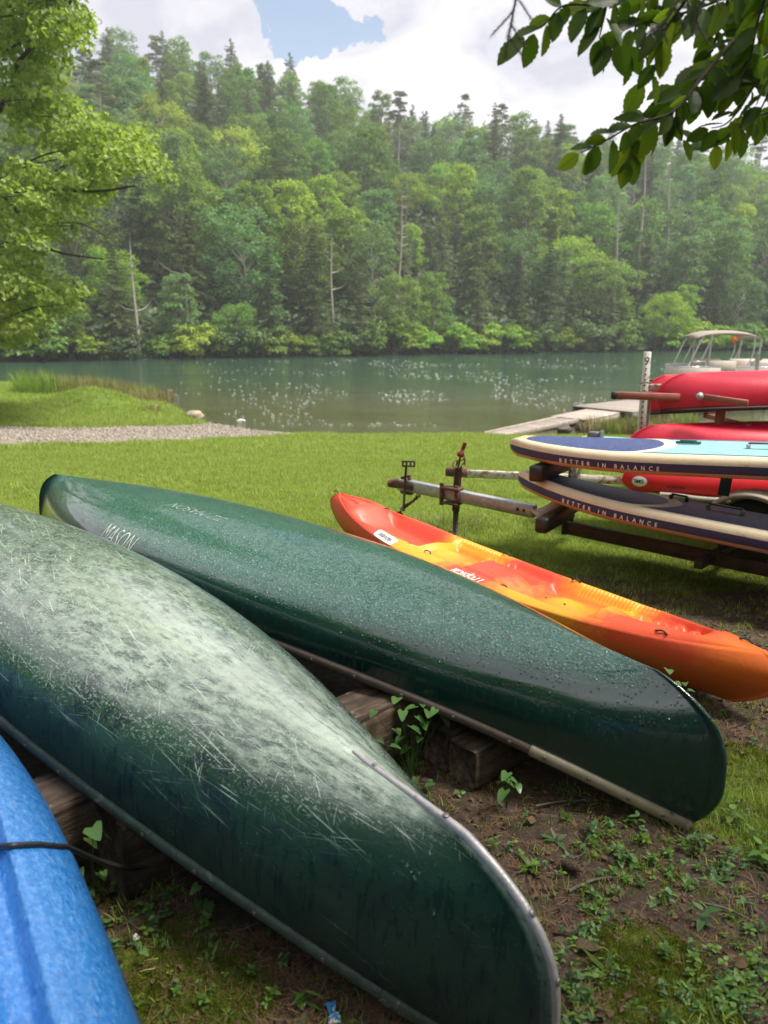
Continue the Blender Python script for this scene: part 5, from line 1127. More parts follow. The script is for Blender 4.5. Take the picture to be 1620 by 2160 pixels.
    r = MB().tube(smooth_path([at(1392, 1043, 6.8), at(1430, 1046, 6.75), at(1475, 1052, 6.7), at(1540, 1056, 6.65)], 40), .022, 8); tag(r.build('mooring_rope', plain('grey_rope', (.30, .27, .24), .9, 0, .3, 60, .6), None, True), 'thick grey rope lying beside the mudguard beneath the boards', 'rope')
rack()
def canoe_at(pxl, pyt, Y, L, B, D, Sh, lab, mat=M_RED, yaw=0.0, rk=.05):
    q = at(pxl, pyt, Y); return red_canoe((q.x + L / 2 * math.cos(yaw) * .99, Y + L / 2 * math.sin(yaw), q.z - D), yaw, L, B, D, Sh, lab, mat, rk)
canoe_at(1395, 779, 7.45, 4.7, .43, .30, .10, 'red canoe on the top tier of the rack, nearer of the top two', yaw=R(-1.5))
canoe_at(1360, 784, 8.35, 4.7, .43, .33, .12, 'red canoe on the top tier of the rack, behind the other top one', yaw=R(0))
canoe_at(1330, 888, 7.35, 4.7, .43, .33, .10, 'red canoe on the middle tier of the rack, in front of the white post', yaw=R(-1))
canoe_at(1312, 903, 8.2, 4.7, .43, .33, .10, 'red canoe on the middle tier, mostly hidden behind the nearer one')
q = at(1333, 1036, 6.9)
def sml_canoe():
    L = 4.6; par = [L, .40, .30, .02, .06, 0.05, 3.0, 0.05, 2.6, 2.3, 3.0]; root = empty('canoe', (q.x + L / 2 * .97, 6.9 - .02, q.z + .17), (0, 0.0, R(-3)), 'scarlet canoe with a round white SML sticker, lowest on the rack', 'canoe', 'red canoes stored upside down on the rack')
    h = link('hull', weld(hull_mesh(par, [M_RED2], nh=16, ns=81)), root); h.modifiers.new('thickness', 'SOLIDIFY').thickness = -.006; h.location.z = -.17
    def lay(V, x0, z0, lift): P = map_side(par, V, x0, z0, -1, -1, lift); P[:, 2] -= .17; return P
    th = np.arange(24) / 24 * 2 * PI; rings = np.concatenate([np.stack([.062 * f * np.cos(th), .048 * f * np.sin(th)], 1) for f in (1, .66, .33, .02)])
    x0 = -L / 2 + .14; link('sticker', np_mesh('sticker', lay(rings, x0, .085, .011), [grid_faces(4, 24, True)[:, ::-1]], plain('white_sticker', (.72, .7, .66), .5, 0, .05)), root)
    V, F = text_mesh('SML', .052, 0, .001); V[:, 0] -= V[:, 0].mean(); V[:, 1] = -(V[:, 1] - .018); link('lettering', np_mesh('lettering', lay(V, x0, .085, .013), [F], M_BLKRAIL), root)
    V, F = text_mesh('SOUNDS', .036, 0, .001, 1.05); V[:, 0] -= V[:, 0].mean(); V[:, 1] = -(V[:, 1] - .012); link('lettering', np_mesh('lettering', lay(V, x0 + .30, .05, .012), [F], M_BLKRAIL), root)
sml_canoe()
# ------------------------------------------------------------------ pontoon boat, gangway, dock
M_BOATW = plain('off_white_boat_panel', (0.62, 0.56, 0.50), 0.45, 0, 0.08, 3); M_SEAT = plain('cream_vinyl', (0.62, 0.54, 0.46), 0.5, 0, 0.1, 4); M_CANVAS = plain('taupe_canvas', (0.30, 0.25, 0.21), 0.85, 0, 0.15, 3); M_TUBE = plain('bright_tube', (0.62, 0.62, 0.62), 0.3, 0.6, 0.1, 10)
def pontoon_boat():
    Y = 31.0; o = at(1432, 778, Y); root = empty('pontoon_boat', (o.x, Y, -1.0), (0, 0, R(-6)), 'white pontoon boat with a taupe canopy moored beyond the dock', 'boat')
    L, Wd, dz = 5.2, 2.4, .42
    for y in (.4, 2.0): MB().tube([(.0, y, .12), (.35, y, .1), (L, y, .1)], [.05, .3, .3], 16).build('pontoon', M_TUBE, root, True)
    MB().box((L / 2, Wd / 2, dz), (L, Wd, .08), bev=.01).build('deck', M_BOATW, root)
    def fence(x0, y0, x1, y1):
        a = Vector((x0, y0, dz + .38)); b = Vector((x1, y1, dz + .38)); f = MB().beam(a, b, .03, .56).build('side_panel', M_BOATW, root)
        MB().tube([a + Vector((0, 0, .30)), b + Vector((0, 0, .30))], .022, 7).build('rail', M_TUBE, f, True)
    fence(.05, .03, 1.6, .03); fence(2.2, .03, L - .05, .03); fence(.05, Wd - .03, L - .05, Wd - .03); fence(.04, .1, .04, Wd - .1); fence(L - .04, .1, L - .04, Wd - .1)
    for x0, l in ((1.15, 1.1), (2.6, 1.2), (3.9, .9)):
        s = MB().box((x0 + l / 2, Wd - .4, dz + .3), (l, .55, .42), bev=.08).build('bench_seat', M_SEAT, root, True); MB().box((x0 + l / 2, Wd - .12, dz + .66), (l, .2, .5), bev=.09).build('backrest', M_SEAT, s, True)
    for x0, l in ((1.15, 1.05), (2.75, 1.25)):
        s = MB().box((x0 + l / 2, .42, dz + .3), (l, .5, .42), bev=.08).build('bench_seat', M_SEAT, root, True); MB().box((x0 + l / 2, .16, dz + .66), (l, .2, .52), bev=.09).build('backrest', M_SEAT, s, True)
    MB().tube([(.35, .06, dz + .6), (.42, .06, dz + .88), (1.0, .06, dz + .88), (1.05, .06, dz + .6)], .025, 7).build('grab_rail', M_TUBE, root, True)
    MB().lathe([(.05, 0), (.05, .3), (.22, .32), (.24, .36), (.1, .38)], 14, c=(1.75, .9, dz + .5)).build('helm', M_SEAT, root, True)
    # canopy
    cz = 2.28; xs = np.linspace(.55, 3.05, 14); ys = np.linspace(.05, Wd - .05, 10); X, Y_ = np.meshgrid(xs, ys, indexing='ij'); Z = cz + .12 * (1 - ((X - 1.8) / 1.25) ** 2) + .10 * (1 - ((Y_ - Wd / 2) / 1.15) ** 2) - .12 * (np.abs(X - 1.8) / 1.25) ** 6
    c = link('canopy', np_mesh('canopy', np.stack([X, Y_, Z], -1).reshape(-1, 3), grid_faces(14, 10), M_CANVAS, True), root); c.modifiers.new('thickness', 'SOLIDIFY').thickness = .05
    for y in (.06, Wd - .06):
        for P in ([(.85, y, cz - .02), (.65, y, cz - .45), (.35, y, dz + .6)], [(1.2, y, cz + .02), (1.1, y, cz - .3), (.7, y, dz + .6)], [(1.15, y, cz), (1.12, y, dz + .6)], [(2.75, y, cz), (2.78, y, cz - .6), (2.55, y, dz + .6)], [(3.02, y, cz - .05), (3.0, y, cz - .5), (2.75, y, dz + .6)], [(3.02, y, cz - .08), (2.98, y, dz + .6)]):
            MB().tube(smooth_path(P, 12), .026, 7).build('canopy_pole', M_TUBE, root, True)
    MB().add([(1.85, .1, cz - .02), (2.2, .1, cz - .02), (2.03, .1, cz - .36), (1.85, .13, cz - .02), (2.2, .13, cz - .02), (2.03, .13, cz - .36)], [np.array([[0, 1, 2], [5, 4, 3]]), np.array([[0, 3, 4, 1], [1, 4, 5, 2], [2, 5, 3, 0]])]).build('pennant', plain('orange_pennant', (.7, .2, .02), .6), root)
    e = MB().box((L + .18, Wd / 2, dz + .25), (.3, .3, .6), bev=.08).box((L + .2, Wd / 2, dz - .3), (.14, .1, .7), bev=.03); e.build('outboard_motor', M_BLKRAIL, root)
pontoon_boat()
q = at(1600, 745, 28.0); tag(MB().tube([(q.x, 28, -2.2), (q.x, 28, q.z)], .06, 12).build('mooring_post', plain('grey_pipe', (.42, .43, .44), .5, .3, .15, 5), None, True), 'grey mooring pipe right of the pontoon boat canopy', 'mooring post')
def plank_mat(name, col):
    m = Mat(name); c = m.co(); n = m.noise(m.map(c, (8, 8, 8)), 1, 6, .7); oi = m.n('ShaderNodeObjectInfo').outputs['Random']
    k = m.ramp(n, [(.3, tuple(x * .6 for x in col)), (.6, col), (.8, tuple(min(1, x * 1.25) for x in col))]); k = m.mix(1.0, k, m.ramp(oi, [(0, (.75, .75, .75)), (1, (1.15, 1.12, 1.1))]), 'MULTIPLY')
    return m.end(m.pbr(k, .8, nrm=m.bump(n, .4, .01)))
M_PLANK = plank_mat('weathered_planks', (0.38, 0.325, 0.28)); M_PLANKP = plank_mat('pinkish_grey_planks', (0.46, 0.39, 0.35))
def planked(name, a, b, wd, n, mat, label, cat, rails=True, thick=.035, legs=()):
    a = Vector(a); b = Vector(b); d = b - a; L = d.length; yaw = math.atan2(d.y, d.x); pit = -math.atan2(d.z, math.hypot(d.x, d.y)); root = empty(name, (a + b) / 2, (0, pit, yaw), label, cat); w_ = L / n
    me = MB().box((0, 0, 0), (w_ * .93, wd - (.12 if rails else 0), thick), bev=.004).mesh('plank', [mat])
    for i in range(n): link('plank', me, root, (-L / 2 + w_ * (i + .5), 0, random.uniform(-.004, .004)), (0, 0, random.uniform(-.006, .006)))
    for s_ in (-1, 1):
        MB().box((0, s_ * (wd / 2 - .03), .0 if rails else -.09), (L, .05, .12 if rails else .14), bev=.006).build('side_rail' if rails else 'joist', mat, root)
    for x, y, l in legs: MB().box((x, y, -l / 2 - .1), (.12, .12, l), bev=.01).build('leg', M_DKST, root)
    return root
planked('gangway', (2.75, 19.1, -1.0), (5.1, 21.3, -.84), .75, 16, M_PLANK, 'weathered wooden gangway sloping down to the grass at the water edge', 'gangway')
planked('gangway', (5.05, 21.2, -.82), (6.5, 22.6, -.74), 1.2, 9, M_PLANKP, 'level pinkish-grey plank landing between the gangway and the dock', 'landing', False, legs=((-.6, -.4, .8), (.5, -.4, .8), (.5, .4, 1.0)))
planked('dock', (6.3, 22.5, -.70), (10.6, 25.6, -.62), 2.2, 34, M_PLANK, 'pale plank dock behind the white rack post', 'dock', False, legs=((-2.2, -.95, 1.2), (0, -.95, 1.6), (2.2, -.95, 1.8), (-2.2, .95, 1.4), (2.2, .95, 1.8)))
planked('dock', (10.6, 25.6, -.62), (17.2, 30.0, -.60), 2.0, 46, M_PLANK, 'far stretch of the plank dock running out to the pontoon boat', 'dock', False, legs=((-2, -.9, 1.8), (2, -.9, 1.8)))
def rock(name, c, r, label, mat, seed, sq=(1, .8, .6), group=None):
    import bmesh
    b = bmesh.new(); bmesh.ops.create_icosphere(b, subdivisions=3, radius=r); rn = random.Random(seed); ph = [rn.uniform(0, 6) for _ in range(6)]
    for v in b.verts:
        n = v.co.normalized(); k = 1 + .12 * math.sin(3 * n.x + ph[0]) + .1 * math.sin(4 * n.y + ph[1]) + .08 * math.sin(6 * n.z + 3 * n.x + ph[2]); v.co = Vector((n.x * sq[0], n.y * sq[1], n.z * sq[2])) * r * k
    me = bpy.data.meshes.new(name); b.to_mesh(me); b.free(); me.materials.append(mat)
    for p in me.polygons: p.use_smooth = True
    return tag(link(name, me, None, c, (0, 0, rn.uniform(0, 6))), label, 'rock', group)
M_ROCK = plain('tan_rock', (0.34, 0.27, 0.21), 0.8, 0, .25, 5, .6); M_ROCKD = plain('dark_wet_rock', (0.06, 0.05, 0.04), .6, 0, .3, 4, .5)
q = atz(412, 878, -.95); rock('boulder', (q.x, q.y, -.93), .27, 'tan boulder at the water edge beside the grassy spit', M_ROCK, 1)
q = atz(508, 888, -1.0); rock('stone', (q.x, q.y, -1.0), .14, 'flat pale stone just breaking the water right of the boulder', plain('pale_stone', (.5, .47, .44), .7, 0, .15, 6), 4, (1.5, .7, .35))
q = atz(368, 836, -1.0); rock('stone', (q.x, q.y, -1.02), .2, 'small dark rock in the water off the reeds', M_ROCKD, 7)
for i, (px, py, r_) in enumerate(((1190, 905, .22), (1228, 900, .2), (1250, 905, .26))):
    q = atz(px, py, -.9); rock('stone', (q.x, q.y, -.92), r_, ('dark wet rock below the lower end of the landing', 'dark wet rock in the shadow under the landing', 'brown rock beside the reeds at the landing')[i], M_ROCKD if i < 2 else M_ROCK, 10 + i)

# ------------------------------------------------------------------ grasses, reeds and scattered ground cover
def blade_tuft(n, hgt, wid, spread, rng, bend=.5, segs=2):
    V = []; F3 = []; F4 = []
    for i in range(n):
        a = rng.random() * 2 * PI; r = spread * math.sqrt(rng.random()); b = np.array([r * math.cos(a), r * math.sin(a), 0]); h = hgt * rng.uniform(.5, 1.1); w_ = wid * rng.uniform(.7, 1.2)
        da = rng.random() * 2 * PI; dr = np.array([math.cos(da), math.sin(da), 0]); sd_ = np.array([-dr[1], dr[0], 0]); lean = bend * rng.uniform(.2, 1.2); k0 = len(V)
        for s_ in range(segs + 1):
            t = s_ / segs; c = b + dr * lean * h * t ** 1.8 + np.array([0, 0, h * t * (1 - .25 * lean * t)])
            if s_ == segs: V.append(c)
            else: V += [c - sd_ * w_ * (1 - .45 * t) / 2, c + sd_ * w_ * (1 - .45 * t) / 2]
        for s_ in range(segs - 1): q = k0 + 2 * s_; F4.append([q, q + 1, q + 3, q + 2])
        q = k0 + 2 * (segs - 1); F3.append([q, q + 1, q + 2])
    F = [np.array(F3)] + ([np.array(F4)] if F4 else [])
    return np.array(V), F
def scatter(name, P, rot, scale, idx, templates, parent=None):
    me = bpy.data.meshes.new(name); n = len(P); me.vertices.add(n); me.vertices.foreach_set('co', np.asarray(P, np.float32).ravel())
    a = me.attributes.new('rot', 'FLOAT_VECTOR', 'POINT'); a.data.foreach_set('vector', np.asarray(rot, np.float32).ravel())
    a = me.attributes.new('sc', 'FLOAT', 'POINT'); a.data.foreach_set('value', np.asarray(scale, np.float32))
    a = me.attributes.new('pick', 'INT', 'POINT'); a.data.foreach_set('value', np.asarray(idx, np.int32))
    c = bpy.data.collections.new(name + '_pieces')
    for k, t in enumerate(templates):
        o = bpy.data.objects.new(f'{name}_{k:02d}', t); c.objects.link(o)
    g = bpy.data.node_groups.new(name, 'GeometryNodeTree'); g.interface.new_socket('Geometry', in_out='INPUT', socket_type='NodeSocketGeometry'); g.interface.new_socket('Geometry', in_out='OUTPUT', socket_type='NodeSocketGeometry')
    N = g.nodes; i_ = N.new('NodeGroupInput'); o_ = N.new('NodeGroupOutput'); ip = N.new('GeometryNodeInstanceOnPoints'); ci = N.new('GeometryNodeCollectionInfo'); ci.inputs['Collection'].default_value = c; ci.inputs['Separate Children'].default_value = True; ci.inputs['Reset Children'].default_value = True
    def at_(nm, ty): x = N.new('GeometryNodeInputNamedAttribute'); x.data_type = ty; x.inputs['Name'].default_value = nm; return x.outputs['Attribute']
    L = g.links; L.new(i_.outputs[0], ip.inputs['Points']); L.new(ci.outputs[0], ip.inputs['Instance']); ip.inputs['Pick Instance'].default_value = True
    L.new(at_('pick', 'INT'), ip.inputs['Instance Index']); e2r = N.new('FunctionNodeEulerToRotation'); L.new(at_('rot', 'FLOAT_VECTOR'), e2r.inputs[0]); L.new(e2r.outputs[0], ip.inputs['Rotation']); L.new(at_('sc', 'FLOAT'), ip.inputs['Scale']); L.new(ip.outputs[0], o_.inputs[0])
    o = link(name, me, parent); o.modifiers.new('scatter', 'NODES').node_group = g; return tag(o, kind='stuff')
def spread(n, x0, x1, y0, y1, rng, ypow=1.0):
    return rng.uniform(x0, x1, n), y0 + (y1 - y0) * rng.random(n) ** ypow
def in_view(X, Y, Z, mar=60):
    d = Y * math.cos(PITCH) - (Z - CZ) * math.sin(PITCH); u = Y * math.sin(PITCH) + (Z - CZ) * math.cos(PITCH); px = 810 + FPX * X / d; py = 1080 - FPX * u / d
    return (d > .3) & (px > -mar * 3) & (px < 1620 + mar * 3) & (py < 2160 + mar * 3)
def footprint(X, Y, p, grow=0.97):
    """inside the plan of an upturned hull"""
    c, s_ = math.cos(p[3]), math.sin(p[3]); dx = X - p[0]; dy = Y - p[1]; lx = dx * c + dy * s_; ly = -dx * s_ + dy * c; a = p[6] / 2 * grow
    return np.abs(ly) < p[7] * grow * np.clip(1 - np.abs(lx / a) ** 2.1, 0, 1) ** .85
GR = foliage('grass_blades', [(0.15, 0.22, 0.035), (0.27, 0.36, 0.065), (0.43, 0.50, 0.14)], 0.42, 0.5, 3, .22, .015)
GR2 = foliage('grass_straw', [(0.20, 0.19, 0.07), (0.30, 0.28, 0.12), (0.42, 0.38, 0.2)], 0.3, 0.6, 3, .2)
rng = np.random.default_rng(11)
tufts = [np_mesh('grass_tuft', *blade_tuft(16, .05, .0042, .055, np.random.default_rng(100 + k), .7), GR) for k in range(4)] + [np_mesh('grass_tuft', *blade_tuft(12, .045, .004, .06, np.random.default_rng(110), 1.0), GR2)]
def lawn():
    P = []; S_ = []
    for n, y0, y1, sc in ((60000, 1.8, 7.5, .85), (42000, 7.5, 13.0, 1.25), (34000, 13.0, 20.5, 1.9)):
        X, Y = spread(n * 2, -1.1 * y1 * .5 - .6, 1.1 * y1 * .5 + .6, y0, y1, rng); Z = land_h(X, Y); g, gv, mo, we, sp, d = zones(X, Y)
        k = (rng.random(len(X)) < g * 1.05 * (0.55 + .45 * g)) & in_view(X, Y, Z) & (d > 0.03) & ~footprint(X, Y, P2, .9) & ~footprint(X, Y, P1, .9) & ~footprint(X, Y, PO, .75); k &= (Y > 3.9) | (X > 1.3) | (rng.random(len(X)) < .6)
        P.append(np.stack([X, Y, Z - .004], 1)[k]); S_.append(sc * rng.uniform(.6, 1.25, k.sum()) * (1 + .25 * vnoise(X, Y, 1.7, 8)[k]))
    # the spit
    X, Y = spread(60000, -26, -3.5, 16, 38, rng); Z = land_h(X, Y); g, gv, mo, we, sp, d = zones(X, Y); k = (rng.random(len(X)) < g) & in_view(X, Y, Z) & (d > .1) & (polydist(X, Y, GRAVEL2) > 0)
    P.append(np.stack([X, Y, Z], 1)[k]); S_.append(2.4 * rng.uniform(.6, 1.3, k.sum()))
    P = np.concatenate(P); S_ = np.concatenate(S_); n = len(P); idx = rng.integers(0, 4, n); idx[rng.random(n) < .07] = 4
    o = scatter('grass', P, np.stack([rng.normal(0, .12, n), rng.normal(0, .12, n), rng.random(n) * 6.28], 1), S_, idx, tufts); tag(o, 'short bright green lawn grass'); print('grass', n)
lawn()
def leaf_shape(L, W, nseg=5, serr=0.0, heart=0.0, cup=.15, curl=.1, tip=1.6):
    """a leaf along +x with a folded midrib; returns V, F"""
    V = []; 
    for i in range(nseg + 1):
        t = i / nseg; x = L * t; wv = W / 2 * (math.sin(PI * min(1, t ** (1 / tip) if tip > 1 else t)) ** .85 if 0 < t < 1 else 0.0)
        if heart: wv = W / 2 * (max(0, 1 - t) ** .65 * (min(1, t * 7 + .55))) if t < 1 else 0
        z = -curl * L * t * t; hx = -heart * L * .22 * (1 - t) ** 6
        V += [(x + hx, wv, z + cup * wv * 1.2), (x, 0, z), (x + hx, -wv, z + cup * wv * 1.2)]
    F = []
    for i in range(nseg):
        a = 3 * i; F += [[a, a + 1, a + 4, a + 3], [a + 1, a + 2, a + 5, a + 4]]
    return np.array(V, float), np.array(F)
def plant(nleaf, L, W, rng, kind='rosette', stemh=.03, heart=0.0, leaf_nseg=4):
    V = []; F = []; n0 = 0
    for i in range(nleaf):
        v, f = leaf_shape(L * rng.uniform(.6, 1.1), W * rng.uniform(.7, 1.1), leaf_nseg, heart=heart, curl=rng.uniform(.05, .35))
        a = i * 2.4 + rng.normal(0, .3)
        if kind == 'rosette': e = Euler((0, -rng.uniform(.1, .7), a)); off = np.array([.004 * math.cos(a), .004 * math.sin(a), .002])
        else: hh = stemh * (i // 2 + 1) / (nleaf / 2) * rng.uniform(.8, 1.1); e = Euler((rng.normal(0, .2), -rng.uniform(-.2, .5), (i % 2) * PI + (i // 2) * 1.57 + rng.normal(0, .2))); off = np.array([rng.normal(0, .002), rng.normal(0, .002), hh])
        v = v @ np.array(e.to_matrix()).T + off; V.append(v); F.append(f + n0); n0 += len(v)
    return np.concatenate(V), [np.concatenate(F)]
WD = foliage('weed_leaves', [(0.05, 0.11, 0.018), (0.10, 0.19, 0.03), (0.17, 0.28, 0.055)], .3, .4, 4, .3); WDB = foliage('weed_leaves_blue_green', [(0.05, 0.11, 0.035), (0.10, 0.19, 0.07), (0.17, 0.27, 0.11)], .3, .4, 4, .25)
MS = foliage('moss_tips', [(0.06, 0.085, 0.008), (0.13, 0.17, 0.015), (0.22, 0.24, 0.03)], .3, .7, 4, .2)
LIT = foliage('dead_leaves', [(0.05, 0.026, 0.016), (0.12, 0.07, 0.042), (0.24, 0.17, 0.11)], .1, .7, 4, .4, .01); NDL = foliage('dead_needles', [(0.07, 0.035, 0.02), (0.15, 0.08, 0.045), (0.26, 0.17, 0.10)], .0, .7, 4, .3, .01)
def fleck_mesh(kind, seed):
    rng = np.random.default_rng(seed)
    if kind == 'needle':
        V = []; F = []
        for i in range(9):
            a = rng.random() * 6.28; l = rng.uniform(.010, .022); c = np.array([rng.normal(0, .014), rng.normal(0, .014), .002 + .003 * rng.random()]); d = np.array([math.cos(a), math.sin(a), rng.normal(0, .12)]) * l; s_ = np.array([-math.sin(a), math.cos(a), 0]) * .0006
            V += [c - d - s_, c - d + s_, c + d + s_, c + d - s_]; F.append([4 * i, 4 * i + 1, 4 * i + 2, 4 * i + 3])
        return np_mesh('dead_needles', V, [np.array(F)], NDL)
    V, F = leaf_shape(.045 * rng.uniform(.7, 1.2), .03, 5, cup=rng.uniform(-.8, 1.2), curl=rng.uniform(-.5, .5)); V[:, 2] += .004 + .004 * np.sin(V[:, 0] * 150) ; V[:, 1] += .003 * np.sin(V[:, 0] * 200); V[:, 0] -= .02
    return np_mesh('dead_leaf', V, [F], LIT)
def moss_mesh(seed): V, F = blade_tuft(26, .012, .0022, .016, np.random.default_rng(seed), .6, 1); return np_mesh('moss', V, F, MS)
def twig_mesh(seed):
    rng = np.random.default_rng(seed); L = .07; P = np.stack([np.linspace(-L, L, 5), np.cumsum(rng.normal(0, .006, 5)), .003 + .003 * rng.random(5)], 1); t = MB(); t.tube(P, np.linspace(.0022, .001, 5), 5); return t.mesh('twig', [bpy.data.materials['bark_grey']], True)
def ground_cover():
    rng = np.random.default_rng(21); X, Y = spread(260000, -2.6, 3.0, .75, 5.3, rng); Z = land_h(X, Y); ok = in_view(X, Y, Z, 20) & ~footprint(X, Y, P1, .80) & ~footprint(X, Y, P2, .80) & ~footprint(X, Y, PO, .8); X, Y, Z = X[ok], Y[ok], Z[ok]
    g, gv, mo, we, sp, d = zones(X, Y); r = rng.random(len(X)); 
    cl = np.clip(.5 + .9 * vnoise(X, Y, 9, 12) * .6 + .5 * vnoise(X, Y, 23, 5) * .5, 0, 1)
    def put(name, mask, tpl, sc, tilt=.15, lift=0.0, label=None):
        n = int(mask.sum()); o = scatter(name, np.stack([X[mask], Y[mask], Z[mask] + lift], 1), np.stack([rng.normal(0, tilt, n), rng.normal(0, tilt, n), rng.random(n) * 6.28], 1), sc * rng.uniform(.55, 1.3, n), rng.integers(0, len(tpl), n), tpl); print(name, n); tag(o, label)
    weeds = [np_mesh('weed', *plant(8, .021, .012, np.random.default_rng(1), 'stem', .028), WD), np_mesh('weed', *plant(6, .018, .013, np.random.default_rng(2), 'stem', .020), WD), np_mesh('weed', *plant(7, .026, .009, np.random.default_rng(3)), WD), np_mesh('weed', *plant(10, .017, .011, np.random.default_rng(4), 'stem', .035), WDB), np_mesh('weed', *plant(5, .02, .02, np.random.default_rng(5), 'rosette', heart=.6), WDB)]
    put('ground_weeds', (r < .30 * we ** 1.4 * (cl ** .8)) | ((r < .016 * cl ** 2) & (g < .6)), weeds, 1.0, .2, .0, 'low mint-like weeds carpeting the soil')
    r = rng.random(len(X)); put('moss', (r < .8 * sstep(mo, .25, .7)) & (g < .7), [moss_mesh(k) for k in range(3)], 1.1, .2, 0, 'yellow-green moss cushions on bare soil')
    r = rng.random(len(X)); put('leaf_litter', (r < .075 * (1 - g) * (1.3 - cl)), [fleck_mesh('leaf', k) for k in range(4)], .5, .35, .002, 'brown dead leaves')
    r = rng.random(len(X)); nd = np.clip(blob(X, Y, 620, 1990, .35) + .6 * blob(X, Y, 820, 2120, .25) + .25, 0, 1); put('dead_needles', (r < .22 * (1 - g) * nd * (1 - .6 * mo)), [fleck_mesh('needle', k) for k in range(4)], 1.1, .15, .0, 'fallen brown needles')
    r = rng.random(len(X)); put('twigs', (r < .0022 * (1 - g)), [twig_mesh(k) for k in range(3)], 1.0, .1, .003, 'small broken twigs')
    r = rng.random(len(X)); put('sparse_grass', (r < .075 * sstep(Y, .6, 3.0) * (1 - g) * cl * (.4 + we)), tufts[:3], .75, .3, 0, 'thin grass among the weeds')
ground_cover()
def gravel():
    rng = np.random.default_rng(31); M = plank_mat('gravel_stones', (.32, .28, .235)); tp = []
    import bmesh
    for k in range(3):
        b = bmesh.new(); bmesh.ops.create_icosphere(b, subdivisions=1, radius=.03)
        for v in b.verts: v.co *= random.uniform(.7, 1.2); v.co.z *= .6
        me = bpy.data.meshes.new('pebble'); b.to_mesh(me); b.free(); me.materials.append(M); tp.append(me)
    X, Y = spread(80000, -11, -1.5, 9.5, 22, rng); Z = land_h(X, Y); g, gv, mo, we, sp, d = zones(X, Y); k = (rng.random(len(X)) < gv * .5) & (d > -.2); n = int(k.sum())
    tag(scatter('gravel', np.stack([X, Y, Z], 1)[k], rng.random((n, 3)) * 6, rng.uniform(.5, 1.6, n), rng.integers(0, 3, n), tp), 'grey gravel of the boat ramp')
gravel()
RD = foliage('reed_blades', [(0.09, 0.13, 0.03), (0.17, 0.22, 0.055), (0.28, 0.30, 0.10)], .3, .6, 3, .25); RDB = foliage('reed_blades_brown', [(0.14, 0.11, 0.05), (0.24, 0.20, 0.09), (0.34, 0.30, 0.15)], .25, .7, 3, .2); RDG = foliage('tall_grass_blades', [(0.07, 0.14, 0.02), (0.14, 0.25, 0.04), (0.22, 0.36, 0.07)], .35, .5, 3, .2)
def reeds(px, py, hgt, spreadr, n, mat, label, z=-.95, wid=.014, bend=.5, Y=None):
    q = atz(px, py, z) if Y is None else at(px, py, Y); s_ = int(px * 7 + py); V, F = blade_tuft(n, hgt, wid, spreadr, np.random.default_rng(s_), bend, 3)
    return tag(link('reed_clump', np_mesh('reed_clump', V, F, mat), None, (q.x, q.y, max(gh(q.x, q.y), -1.05) - .02), (0, 0, 0)), label, 'reeds', 'reed clumps at the water edge')
reeds(75, 848, 1.0, .75, 700, RDG, 'tall green reeds at the far left of the spit'); reeds(120, 845, .85, .6, 500, RD, 'green reeds behind the left end of the mound')
for i, (px, py) in enumerate(((165, 836), (205, 834), (245, 836), (285, 838), (318, 845))):
    reeds(px, py, .8 - .06 * i, .85, 620, RDB if i % 2 == 0 else RD, f"brownish reeds behind the mound, {('first', 'second', 'third', 'fourth', 'last')[i]} clump from the left")
reeds(318, 872, .28, .35, 240, RDB, 'short brown reeds at the waterline right of the mound'); reeds(432, 872, .3, .12, 60, RD, 'small green tuft behind the tan boulder')
for i, (px, py, h_) in enumerate(((1262, 902, .62), (1290, 905, .55), (1325, 905, .6), (1352, 903, .55), (1395, 900, .6), (1440, 890, .6))):
    reeds(px, py, h_, .42, 420, RD if i % 2 else RDB, ('straw-green reeds beside the landing', 'short straw reeds next along from the landing', 'brown reeds left of the white rack post', 'olive reeds directly behind the white rack post', 'straw reeds just right of the white rack post', 'sparse reeds below the top red canoe')[i], z=-.85)
reeds(1585, 895, .62, .45, 500, RDG, 'lush green reeds behind the short red-brown rack post', z=-.5, wid=.018, bend=.35)
# tall weeds round the trailer jack
for px, py, h_, lab in ((900, 1118, .16, 'wispy weeds under the trailer coupler'), (960, 1122, .14, 'weeds around the foot of the jack post'), (1000, 1112, .10, 'low weeds right of the jack post')):
    o = reeds(px, py, h_, .22, 260, RD, lab, z=.03, wid=.004, bend=1.0); o.name = 'weed_clump'; o['category'] = 'weeds'; o['group'] = 'weed clumps under the trailer tongue'

